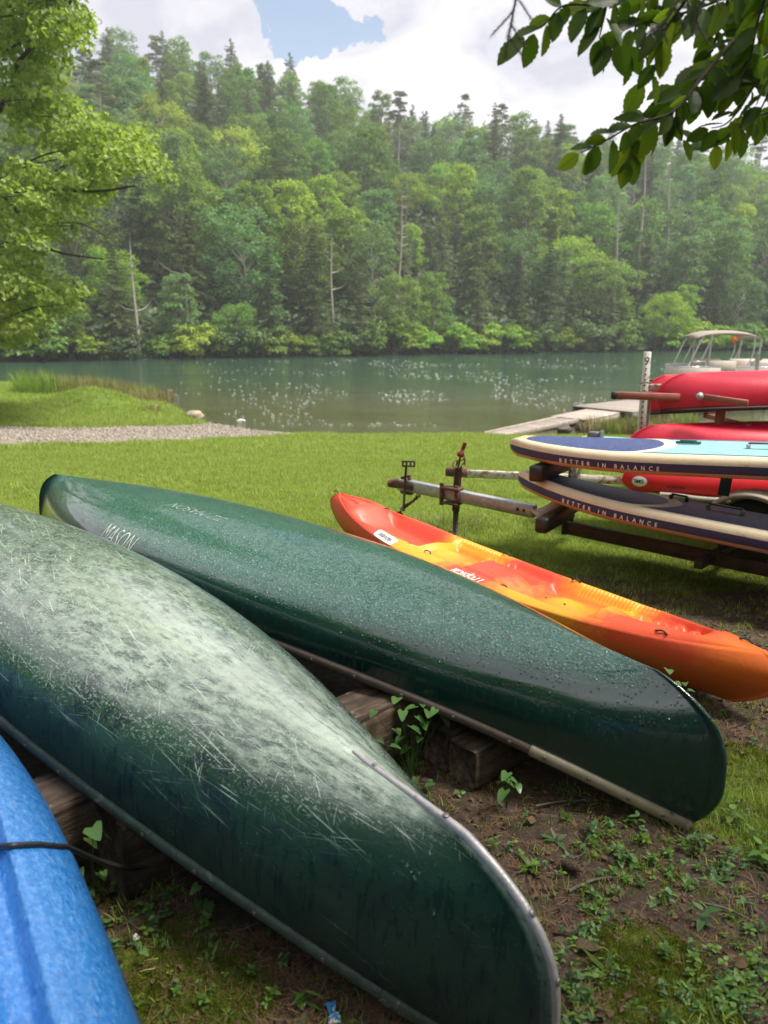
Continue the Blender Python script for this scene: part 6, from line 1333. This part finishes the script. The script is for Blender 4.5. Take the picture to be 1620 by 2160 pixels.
# ------------------------------------------------------------------ big leaning tree at the left edge
LT = foliage('maple_leaves', [(0.19, 0.25, 0.06), (0.32, 0.39, 0.105), (0.47, 0.53, 0.18)], .5, .5, .8, .05)
def left_tree():
    rng = np.random.default_rng(44); root = empty('broadleaf_tree', (-14.5, 20.0, -.9), label='large yellow-green broadleaf tree leaning in over the water from the left edge', cat='tree'); o0 = np.array([-14.5, 20.0, -.9])
    yy = [-700, 0, 100, 200, 300, 380, 450, 520, 600, 680, 740]; xr = [330, 150, 195, 215, 275, 335, 270, 225, 180, 110, 20]
    C = []; Rr = []
    while len(C) < 900:
        py = rng.uniform(-500, 735); lim = np.interp(py, yy, xr); px = lim - 30 - rng.exponential(210) + 60 * rng.random()
        if px < -700: continue
        Y = rng.uniform(16.5, 22.5) + .004 * max(0, 0 - px); p = np.array(at(px, py, Y)); 
        if p[2] < .7: continue
        hole = math.sin(px * .021 + 1.3 * math.sin(py * .013)) + math.sin(py * .019 + px * .007)
        if hole < -.7 and px > -100: continue
        C.append(p - o0); Rr.append(rng.uniform(.22, .55))
    V, F = clump_cards(C, Rr, 58, .135, rng, flat=.8, W=.75, out=.5, up=.3)
    link('crown', np_mesh('crown', V, [F], LT), root)
    t = MB(); t.tube(smooth_path([(0, 0, -.3), (.3, 0, 2), (.9, .2, 4.5), (1.6, .1, 7.5), (2.6, 0, 10.5), (4.2, .2, 13)], 30), np.linspace(.42, .10, 30), 12); t.build('trunk', BARK_D, root, True)
    P = lambda *a: [np.array(at(x, y, Y)) - o0 for x, y, Y in a]
    L = [(P((-420, 470, 20), (-150, 432, 19.4), (0, 406, 19), (100, 398, 18.8), (200, 404, 18.4), (285, 392, 18)), .085, .02),
         (P((-300, 350, 20), (-60, 375, 19.2), (12, 418, 18.8), (60, 480, 18.6), (110, 528, 18.4), (220, 547, 18)), .075, .015),
         (P((-60, 385, 19.2), (14, 470, 18.6), (45, 560, 18.2), (60, 620, 18.0)), .035, .01),
         (P((-260, 330, 20), (-40, 260, 19), (22, 190, 18.7), (40, 130, 18.5), (90, 80, 18.4), (128, 50, 18.3), (150, 0, 18.2)), .075, .02),
         (P((90, 80, 18.4), (40, 92, 18.4), (-30, 130, 18.6)), .035, .012), (P((100, 398, 18.8), (150, 340, 18.6), (215, 300, 18.4)), .03, .008), (P((60, 480, 18.6), (160, 470, 18.3), (235, 505, 18)), .025, .008),
         (P((-200, 240, 19.5), (-80, 200, 19), (20, 240, 18.6), (140, 245, 18.2)), .04, .01)]
    for k in range(60):
        c = np.array(C[rng.integers(0, len(C))]); b_ = np.array([-6, 0, -2.0]) * rng.uniform(.25, .5); L.append(([c + b_, c + b_ * .4 + np.array([0, 0, .25]), c + np.array([.3, 0, .1])], .03, .008))
    for Pp, r0, r1 in L:
        MB().tube(smooth_path(Pp, 26), np.linspace(r0, r1, 26), 7).build('limb', BARK_D, root, True)
left_tree()

# ------------------------------------------------------------------ overhanging beech branches, near
def beech_mat():
    m = Mat('beech_leaf'); c = m.co(); p = m.sep(c); oi = m.n('ShaderNodeObjectInfo').outputs['Random']; ay = m.math('ABSOLUTE', p[1])
    ph = m.math('FRACT', m.math('DIVIDE', m.math('SUBTRACT', p[0], m.math('MULTIPLY', ay, 0.9)), 0.0062)); v = m.math('ABSOLUTE', m.math('SUBTRACT', ph, 0.5)); vein = m.mr(v, 0.10, 0.02); mid = m.mr(ay, 0.0013, 0.0006); vv = m.math('MAXIMUM', m.math('MULTIPLY', vein, .6), mid)
    k = m.mix(oi, (0.030, 0.072, 0.010), (0.060, 0.115, 0.016)); k = m.mix(m.math('MULTIPLY', vv, .55), k, (0.12, 0.17, 0.05)); k = m.mix(m.mr(m.noise(c, 60, 4), .62, .72, 0, .4), k, (.12, .09, .03))
    t = m.mix(m.mr(oi, .45, 1.0), (0.11, 0.22, 0.01), (0.30, 0.42, 0.02)); t = m.mix(m.math('MULTIPLY', vv, .6), t, (0.05, 0.10, 0.008))
    a = m.pbr(k, .38, 0, .4, nrm=m.bump(m.math('SUBTRACT', 1.0, v), .5, .001)); tr = m.n('ShaderNodeBsdfTranslucent', Color=t).outputs[0]
    return m.end(m.n('ShaderNodeMixShader', i0=.6, i1=a, i2=tr).outputs[0])
BL = beech_mat()
def beech_leaf(seed):
    rng = np.random.default_rng(seed); L = .074; n = 13; V = []; F = []
    for i in range(n + 1):
        t = i / n; x = L * t; w_ = .0205 * (math.sin(PI * t ** .9) ** .75 if 0 < t < 1 else 0) * (1 + .05 * (-1) ** i); z = -.10 * L * t * t * rng.uniform(.9, 1.1)
        V += [(x, w_, z + .25 * w_ + .0007 * (-1) ** i), (x, w_ * .5, z + .10 * w_), (x, 0, z), (x, -w_ * .5, z + .10 * w_), (x, -w_, z + .25 * w_ + .0007 * (-1) ** i)]
    for i in range(n):
        for j in range(4): a = 5 * i + j; F.append([a, a + 1, a + 6, a + 5])
    V = np.array(V); V[:, 0] += .008; return np_mesh('leaf', V, [np.array(F)], BL, True)
BLM = [beech_leaf(k) for k in range(3)]
def beech():
    rng = np.random.default_rng(8); root = empty('beech_tree', (2.7, .1, 0), label='beech tree whose leafy branches hang into the top right corner', cat='tree'); o0 = Vector((2.7, .1, 0)); loc = (-2.7, -.1, 0)
    MB().tube(smooth_path([(2.7, .1, -.2), (2.72, .1, 1.6), (2.65, .0, 3.4), (2.5, -.1, 5.4), (2.6, -.2, 7.5)], 24), np.linspace(.19, .07, 24), 14).build('trunk', BARK_G, root, True, loc)
    MB().tube(smooth_path([(2.68, .0, 3.0), (2.4, .8, 3.35), (2.1, 1.5, 3.25), at(1760, -150, 2.1)], 20), np.linspace(.05, .012, 20), 8).build('limb', BARK_D, root, True, loc)
    for P in ([(2.6, 0, 4), (1.9, -.6, 4.7), (1.0, -1.0, 5.0)], [(2.6, 0, 4.3), (2.6, 1.2, 5.2), (2.5, 2.2, 5.6)], [(2.55, 0, 4.6), (3.2, -1.4, 5.2), (3.9, -2.6, 5.4)], [(2.6, 0, 3.6), (3.8, .8, 4.6), (4.8, 1.6, 5.0)]):
        MB().tube(smooth_path(P, 16), np.linspace(.06, .02, 16), 7).build('limb', BARK_D, root, True, loc)
    # crown overhead: above the picture
    n = 20000; X = rng.uniform(-.6, 8, n); Y = rng.uniform(-6, 4.0, n); Z = rng.uniform(3.3, 6.8, n)
    e = ((X - 3.7) / 4.0) ** 2 + ((Y + 1.0) / 4.4) ** 2 + ((Z - 5.0) / 1.9) ** 2; cl = np.sin(X * 2.1 + np.sin(Y * 1.7)) + np.sin(Y * 2.3 + Z * 1.9) + .7 * np.sin(Z * 3 + X * 1.3)
    k = (e < 1) & (cl > -.75) & (Z > 2.35 + .42 * np.maximum(Y, 0)); C = np.stack([X, Y, Z], 1)[k] - np.array(o0)
    V, F = cards(C, np.array([0, 0, 1.0]) + .5 * rng.normal(size=C.shape), .14, .085, rng, droop=.4); link('crown', np_mesh('crown', V, [F], FOL['mid']), root)
    tw = [[(1780, -160, 2.1), (1640, -10, 2.0), (1560, 70, 1.95), (1480, 165, 1.9), (1420, 235, 1.88), (1340, 262, 1.86), (1275, 298, 1.85), (1225, 322, 1.84)],
          [(1760, -60, 2.1), (1640, 90, 2.0), (1560, 140, 2.0), (1480, 185, 1.95), (1420, 230, 1.95), (1355, 262, 1.95), (1335, 310, 1.95), (1325, 335, 1.95)],
          [(1740, -120, 2.0), (1560, -20, 1.95), (1450, 25, 1.9), (1370, 45, 1.88), (1320, 62, 1.86), (1290, 90, 1.85)],
          [(1700, -190, 2.0), (1420, -50, 1.9), (1280, 5, 1.85), (1190, 12, 1.84), (1150, 50, 1.83), (1112, 72, 1.82)],
          [(1420, -50, 1.9), (1355, 20, 1.9), (1338, 70, 1.9), (1330, 105, 1.9)], [(1280, 5, 1.85), (1272, 45, 1.85), (1264, 80, 1.85)],
          [(1800, 120, 2.1), (1680, 210, 2.05), (1600, 245, 2.0), (1550, 275, 1.98), (1520, 298, 1.97), (1500, 300, 1.97)],
          [(1780, 20, 2.0), (1660, 120, 1.95), (1600, 170, 1.9), (1560, 230, 1.9), (1530, 262, 1.9), (1500, 270, 1.9)],
          [(1560, -60, 2.0), (1520, 40, 2.0), (1500, 110, 2.0), (1450, 160, 2.0), (1400, 200, 2.0)], [(1640, -80, 1.9), (1600, 40, 1.9), (1580, 130, 1.9), (1545, 190, 1.9)],
          [(1500, -80, 1.8), (1440, 10, 1.82), (1400, 70, 1.85), (1385, 130, 1.87), (1360, 165, 1.88)], [(1720, -90, 1.8), (1680, 60, 1.82), (1640, 150, 1.85), (1610, 220, 1.88), (1590, 250, 1.9)],
          [(1480, 165, 1.9), (1440, 205, 1.92), (1425, 250, 1.93), (1440, 290, 1.93)]]
    cnt = 0; used = []
    for ti, P in enumerate(tw):
        pts = smooth_path([at(*p) for p in P], 60); mb = MB(); mb.tube(pts, np.linspace(.006 if ti < 2 else .004, .0012, 60), 6); br = mb.build('branch', BARK_D, root, True, loc)
        d = np.r_[0, np.cumsum(np.linalg.norm(np.diff(pts, axis=0), axis=1))]; s_ = d[-1]; side = 1
        while s_ > 0:
            c = np.array([np.interp(s_, d, pts[:, k]) for k in range(3)]); c0 = np.array([np.interp(max(0, s_ - .01), d, pts[:, k]) for k in range(3)]); t = c - c0; t /= np.linalg.norm(t) + 1e-9
            px, py = project(*c)
            if px < 1740 and py > -70 and cnt < 285:
                # side spray: a few leaves hanging on a short shoot
                m_ = 1
                for q in range(m_):
                    dirv = t * (.55 if s_ < d[-1] else 1.0) + side * np.cross(t, [0, -1, .15]) * .6 * (s_ < d[-1]) + np.array([-.05, 0, -.45]) + rng.normal(0, .2, 3); dirv /= np.linalg.norm(dirv)
                    nrm = np.array([.1, -.75, .45]) + rng.normal(0, .42, 3); x = dirv; z = nrm - (nrm @ x) * x; z /= np.linalg.norm(z); y = np.cross(z, x)
                    M_ = Matrix(((x[0], y[0], z[0], c[0]), (x[1], y[1], z[1], c[1]), (x[2], y[2], z[2], c[2]), (0, 0, 0, 1))); sc = rng.uniform(.6, 1.08)
                    o = link('leaf', BLM[cnt % 3], br); o.matrix_local = M_ @ Matrix.Scale(sc, 4); cnt += 1
            side = -side; s_ -= rng.uniform(.013, .021)
    print('leaves', cnt)
beech()
def spruce_twig(P, label):
    rng = np.random.default_rng(int(P[0][0])); pts = smooth_path([at(*p) for p in P], 40); V = []; F = []; t = MB(); t.tube(pts, np.linspace(.003, .0012, 40), 6)
    def needles(pp, n, l):
        k = 0
        for i in range(n):
            u_ = i / n * (len(pp) - 1.001); a = int(u_); c = pp[a] + (pp[a + 1] - pp[a]) * (u_ - a); tt = pp[a + 1] - pp[a]; tt = tt / np.linalg.norm(tt); r = rng.normal(size=3); r -= (r @ tt) * tt; r /= np.linalg.norm(r); dd = (r + tt * .9); dd /= np.linalg.norm(dd); s_ = np.cross(dd, tt); s_ /= np.linalg.norm(s_) + 1e-9
            b = len(V); V.extend([c - s_ * .0006, c + s_ * .0006, c + dd * l * rng.uniform(.7, 1.1)]); F.append([b, b + 1, b + 2])
    needles(pts, 260, .014)
    for k in (10, 16, 22, 28):
        tt = pts[k + 1] - pts[k]; tt /= np.linalg.norm(tt); e = pts[k] + (tt * .5 + np.array([rng.choice([-1, 1]) * .7, 0, -.3])) * .05; sp_ = np.linspace(pts[k], e, 8); t.tube(sp_, .0012, 4); needles(sp_, 70, .012)
    o = empty('spruce_twig', label=label, cat='twig', group='spruce twigs hanging at the top'); t.build('stem', BARK_G, o, True); n = link('needles', np_mesh('needles', V, [np.array(F)], foliage('spruce_needles', [(.06, .065, .05), (.10, .11, .085), (.15, .16, .12)], .1, .7)), o); return o
spruce_twig([(1110, -90, 1.6), (1090, -10, 1.6), (1080, 40, 1.6), (1072, 80, 1.6), (1066, 120, 1.6)], 'grey spruce twig hanging alone left of the beech leaves')
spruce_twig([(1470, -80, 1.7), (1430, 0, 1.7), (1400, 50, 1.7), (1370, 75, 1.7)], 'spruce twig tangled among the upper beech leaves, left one'); spruce_twig([(1530, -80, 1.7), (1490, -10, 1.7), (1470, 40, 1.7), (1462, 70, 1.7)], 'spruce twig tangled among the upper beech leaves, right one')

# unseen trees added behind the photographer to darken reflections and canoe sides
def added_wood():
    rng = np.random.default_rng(55); tp = [c.data for t in T[:6] for c in t[2].children if c.name.startswith('crown')]; n = 110; a = rng.uniform(R(150), R(395), n); r = 12 + 27 * rng.random(n) ** .9; X = r * np.cos(a); Y = r * np.sin(a) - 2; r = np.where((X > 0) & (Y > -5) & (r < 17), r + 12, r); X = r * np.cos(a); Y = r * np.sin(a) - 2; k = ~((Y > 1) & (np.abs(X) < .62 * Y + 6)) & (Y < 9)
    X, Y = X[k], Y[k]; n = len(X); tag(scatter('woodland', np.stack([X, Y, 0 * X - .3], 1), np.stack([0 * X, 0 * X, rng.random(n) * 6.28], 1), rng.uniform(.75, 1.2, n), rng.integers(0, len(tp), n), tp), 'unseen woodland added to darken reflections')
added_wood()

# ------------------------------------------------------------------ small plants and litter in the foreground
VL = foliage('violet_leaves', [(0.05, 0.12, 0.03), (0.09, 0.19, 0.05), (0.14, 0.26, 0.075)], .3, .3, 6, .2)
def violet_leaf(): V, F = leaf_shape(.05, .05, 8, heart=1.0, cup=.12, curl=.18, tip=1); return np_mesh('leaf', V, [F], VL, True)
VLM = violet_leaf()
def violet(spots, base, Y, label, size=1.0):
    b = atz(*base, .0) if Y is None else at(base[0], base[1], Y); root = empty('violet_plant', (b.x, b.y, 0), label=label, cat='plant', group='heart-leaved plants beside the canoes'); o0 = Vector((b.x, b.y, 0)); st = MB(); rng = random.Random(base[0])
    for i, (px, py, s_) in enumerate(spots):
        p = at(px, py, b.y + rng.uniform(-.05, .05)); p.z = max(p.z, .015); st.tube(smooth_path([Vector((0, 0, .0)), (p - o0) * .5 + Vector((0, 0, .02)), p - o0], 8), .0012, 4)
        a = rng.uniform(-2.6, -.4); o = link('leaf', VLM, root, p - o0, (rng.uniform(-.35, .35), rng.uniform(-.15, .45), a)); o.scale = (s_ * size,) * 3
    st.build('stems', VL, root); return root
violet([(838, 1472, 1.0), (875, 1490, 1.0), (850, 1500, .9), (892, 1482, .8), (905, 1500, 1.0), (880, 1512, 1.0), (935, 1508, 1.1), (868, 1532, 1.1), (895, 1525, .8), (790, 1500, .7), (835, 1538, .9), (885, 1555, .7), (845, 1555, .8), (860, 1575, .9), (825, 1572, .9), (918, 1496, .7), (800, 1560, .6)], (868, 1600), 2.52, 'leafy vine-like plant climbing between the dark timber and the low pair', .92)
violet([(1070, 1630, .9), (1068, 1645, .8), (1078, 1642, .6), (1065, 1668, 1.1), (1092, 1655, .7)], (1068, 1690), 2.33, 'small heart-leaved plant right of the low timber pair', .95)
violet([(195, 1745, 1.2), (186, 1768, .8), (228, 1760, .7)], (190, 1800), 1.93, 'large heart-shaped leaves beside the blue kayak below the cord', 1.0)
violet([(168, 1835, .7), (208, 1840, .8), (200, 1862, .8), (218, 1838, .6), (190, 1880, .6)], (190, 1895), None, 'bright little plant touching the side of the blue kayak', .8)
violet([(418, 1868, .7), (425, 1902, 1.0), (440, 1905, .7)], (425, 1925), None, 'three-leaved plant on the soil under the scratched canoe', .9)
violet([(878, 1640, .8), (912, 1650, .8)], (890, 1668), None, 'two pale heart leaves near the low timbers beside the skid strip', .8)
violet([(290, 1990, .6), (300, 2005, .6), (283, 2012, .5)], (292, 2020), None, 'three small round leaves on the moss near the white scrap', .8)
violet([(1410, 1412, 1.0), (1425, 1438, .8), (1445, 1440, .7), (1452, 1455, .6)], (1425, 1470), 2.9, 'bright leaves poking up between the wet canoe and the orange kayak', .9)
def weedplant(px, py, n, L, W, kind, mat, label, seed, stemh=.05):
    q = atz(px, py, .0); V, F = plant(n, L, W, np.random.default_rng(seed), kind, stemh, 0, 6); return tag(link('weed_plant', np_mesh('weed_plant', V, F, mat, False), None, (q.x, q.y, gh(q.x, q.y)), (0, 0, seed)), label, 'weed', 'single weeds on the bare soil')
LW = [(1508, 1855, 11, .05, .018, 'rosette', WDB, 'plantain rosette on bare soil at the right'), (1250, 1765, 6, .05, .02, 'stem', WDB, 'leafy weed below the middle of the wet canoe tip'), (1345, 1745, 7, .045, .014, 'stem', WDB, 'star-shaped weed left of the wet canoe tip'), (1410, 1730, 8, .055, .015, 'stem', WDB, 'spiky weed directly under the wet canoe tip'),
      (1540, 1735, 9, .05, .022, 'stem', WD, 'bright leafy weed right of the wet canoe tip'), (1600, 1815, 9, .055, .024, 'stem', WD, 'lush weed cut by the right edge of the picture'), (1175, 1775, 6, .05, .02, 'rosette', WDB, 'flat long-leaved weed on brown soil in the middle'), (1120, 1830, 7, .05, .02, 'rosette', WD, 'bright flat weed right of the skid strip'),
      (1310, 1825, 5, .035, .02, 'stem', WDB, 'two-leaved weed on the bare patch'), (1480, 1955, 6, .045, .022, 'stem', WDB, 'round-leaved weed above the moss patch'), (1280, 2050, 7, .075, .018, 'rosette', WD, 'long-leaved dandelion-like weed in the mint patch'), (1560, 2080, 9, .06, .022, 'rosette', WD, 'broad rosette at the lower right'),
      (645, 2125, 5, .05, .01, 'stem', WD, 'thin upright weed beside the blue wrapper'), (1042, 1790, 7, .04, .008, 'stem', WD, 'feathery upright sprout against the skid strip'), (1480, 1790, 8, .04, .018, 'stem', WDB, 'grey-green weed between the two bright ones')]
for k, a in enumerate(LW): weedplant(*a, seed=k + 3)
def scrap(name, px, py, L, W, mat, label, seed, z=.012):
    rng = np.random.default_rng(seed); nx, ny = 9, 6; X, Y = np.meshgrid(np.linspace(-L / 2, L / 2, nx), np.linspace(-W / 2, W / 2, ny), indexing='ij'); X = X + rng.normal(0, L * .03, X.shape); Y = Y * (1 + .4 * np.sin(X * 60 + seed)) + rng.normal(0, W * .05, X.shape); Z = .012 * np.abs(np.sin(X * 70 + Y * 60)) + rng.random(X.shape) * .008
    q = atz(px, py, z); o = link(name, np_mesh(name, np.stack([X, Y, Z], -1).reshape(-1, 3), grid_faces(nx, ny), mat), None, (q.x, q.y, z - .008), (0, 0, seed)); o.modifiers.new('thickness', 'SOLIDIFY').thickness = .0008; return tag(o, label, 'litter')
def wrap_mat():
    m = Mat('blue_white_wrapper'); c = m.co(); k = m.ramp(m.noise(c, 45, 5, .6, 1.5), [(.40, (.03, .28, .62)), (.47, (.05, .36, .7)), (.5, (.75, .78, .8)), (.56, (.7, .72, .74)), (.6, (.35, .22, .16))], 'CONSTANT'); return m.end(m.pbr(k, .35, 0, .5))
scrap('wrapper', 702, 2138, .065, .032, wrap_mat(), 'crumpled blue and white wrapper at the bottom edge beside the scratched canoe', 5)
M_PAP = plain('dirty_white_paper', (.58, .58, .57), .7, 0, .2, 50); scrap('paper_scrap', 287, 1979, .022, .012, M_PAP, 'small white scrap on moss beside the blue kayak', 2); scrap('paper_scrap', 636, 2122, .016, .012, M_PAP, 'tiny white scrap left of the blue wrapper', 9)
def big_leaf(px, py, s_, rot, label, Y=None, z=.012, mat=LIT, seed=1):
    V, F = leaf_shape(.06 * s_, .035 * s_, 7, cup=.5, curl=.2); V[:, 2] += .004 * np.sin(V[:, 0] * 120 + seed); q = atz(px, py, z) if Y is None else at(px, py, Y); return tag(link('fallen_leaf', np_mesh('fallen_leaf', V, [F], mat, False), None, q, rot), label, 'leaf', 'single fallen leaves')
for k, (px, py, s_, lb) in enumerate(((1215, 2000, 1.2, 'curled grey-brown dead leaf on the mint-like weeds'), (1120, 1740, .9, 'orange-brown dead leaf beside the skid strip'), (560, 2004, .7, 'dark brown dead leaf under the scratched canoe on needles'), (250, 1880, 1.6, 'large pinkish dead leaf beside the blue kayak'), (1340, 1710, 1.0, 'brown dead leaf on soil left of the wet canoe tip'), (1550, 2035, .8, 'mauve dead leaf at the lower right'))):
    big_leaf(px, py, s_, (.1 * k, -.1, k * 1.3), lb, seed=k)
for k, (a, b, r_, lb) in enumerate((((1130, 1700), (1250, 1690), .004, 'thin straight stick on the soil near the low timbers'), ((1200, 1880), (1290, 1850), .005, 'dark knobbly stick on the bare patch'), ((1480, 1905), (1590, 1945), .004, 'pale stick at the right on dry soil'), ((985, 1760), (1010, 1775), .005, 'short stick beside the skid strip'))):
    p, q = atz(*a, .012), atz(*b, .010); tag(MB().tube(smooth_path([p, (p + q) / 2 + Vector((.004, .01, .003)), q], 10), np.linspace(r_, r_ * .6, 10), 6).build('stick', BARK_G, None, True), lb, 'stick', 'sticks on the soil')
q = atz(1205, 1828, .015); t = MB(); t.lathe([(.002, -.035), (.012, -.028), (.017, -.008), (.015, .012), (.007, .03), (.001, .036)], 14, rot=(R(90), 0, .9)); 
for i in range(60):
    a = i * 2.4; u_ = -.028 + .056 * i / 60; rr = .0165 * math.cos(u_ / .04) + .002; V = np.array([[0, 0, 0], [.006, .004, .001], [.009, 0, .004], [.006, -.004, .001]]); e = np.array(Euler((0, -.5, a)).to_matrix()); v = V @ e.T + np.array([rr * math.cos(a) * .9, rr * math.sin(a) * .9, u_]); v = v @ np.array(Euler((R(90), 0, .9)).to_matrix()).T; t.add(v, [np.array([[0, 1, 2, 3]])])
tag(t.build('pine_cone', bark('cone_scales', (.14, .09, .06), 20), None, False, (q.x, q.y, .018)), 'small brown cone on the bare soil in the middle of the weeds', 'cone')
V, F = leaf_shape(.03, .009, 6, cup=.6, curl=.3); q = at(15, 2052, 1.32); q.z -= .0; 
tag(link('fallen_leaf', np_mesh('fallen_leaf', V, [F], plain('straw_pod', (.5, .44, .25), .6)), None, q, (.5, -.2, .6)), 'narrow straw-coloured leaf stuck on the blue kayak', 'leaf', 'single fallen leaves')

# ------------------------------------------------------------------ white flecks painted for glints on the lake
def rain():  # diffuse white flecks imitate light glinting off raindrops on the water
    rng = np.random.default_rng(61); V = []; F = []; n = 0; k = 0; m = Mat('glint_white'); mat = m.end(m.pbr((.55, .58, .58), .3, 0, .5))
    while k < 1500:
        px = rng.normal(900, 260); py = 757 + 140 * rng.random() ** 1.2; q = atz(px, py, -.985)
        if float(polydist(np.array([q.x]), np.array([q.y]), SHORE)[0]) > -.7: k += 1; continue
        if q.y > 70: continue
        if math.sin(q.x * .5 + q.y * .13) + math.sin(q.y * .45 + q.x * .2) + .8 * math.sin(q.x * 1.3) < -.1: continue
        r = rng.uniform(.003, .0075) * (1 + q.y / 30) * rng.uniform(.5, 1.3); th = np.arange(8) / 8 * 2 * PI + rng.random(); el = rng.uniform(1.8, 4.5)
        top = [[q.x + .45 * r * el * math.cos(a), q.y + .45 * r * math.sin(a), -1 + r * .35] for a in th]; bot = [[q.x + r * el * math.cos(a), q.y + r * math.sin(a), -.999] for a in th]
        V += bot + top; F += [[n + j, n + (j + 1) % 8, n + 8 + (j + 1) % 8, n + 8 + j] for j in range(8)] + [[n + 8, n + 9, n + 10, n + 11], [n + 8, n + 11, n + 12, n + 15], [n + 12, n + 13, n + 14, n + 15]]; n += 16; k += 1
    tag(link('painted_glints', np_mesh('painted_glints', V, [np.array(F)], mat, True)), 'white flecks painted as raindrop glints on the lake', kind='stuff')
rain()

# ------------------------------------------------------------------ haze
def haze():
    m = Mat('haze'); v = m.n('ShaderNodeVolumePrincipled', Color=(.93, .96, 1.0), Density=HAZE); m.t.links.new(v.outputs[0], m.out.inputs['Volume'])
    b = MB().box((0, 100, 30.5), (596, 318, 72)); o = b.build('haze', m.m); tag(o, kind='stuff')
HAZE = 0.0008
haze()
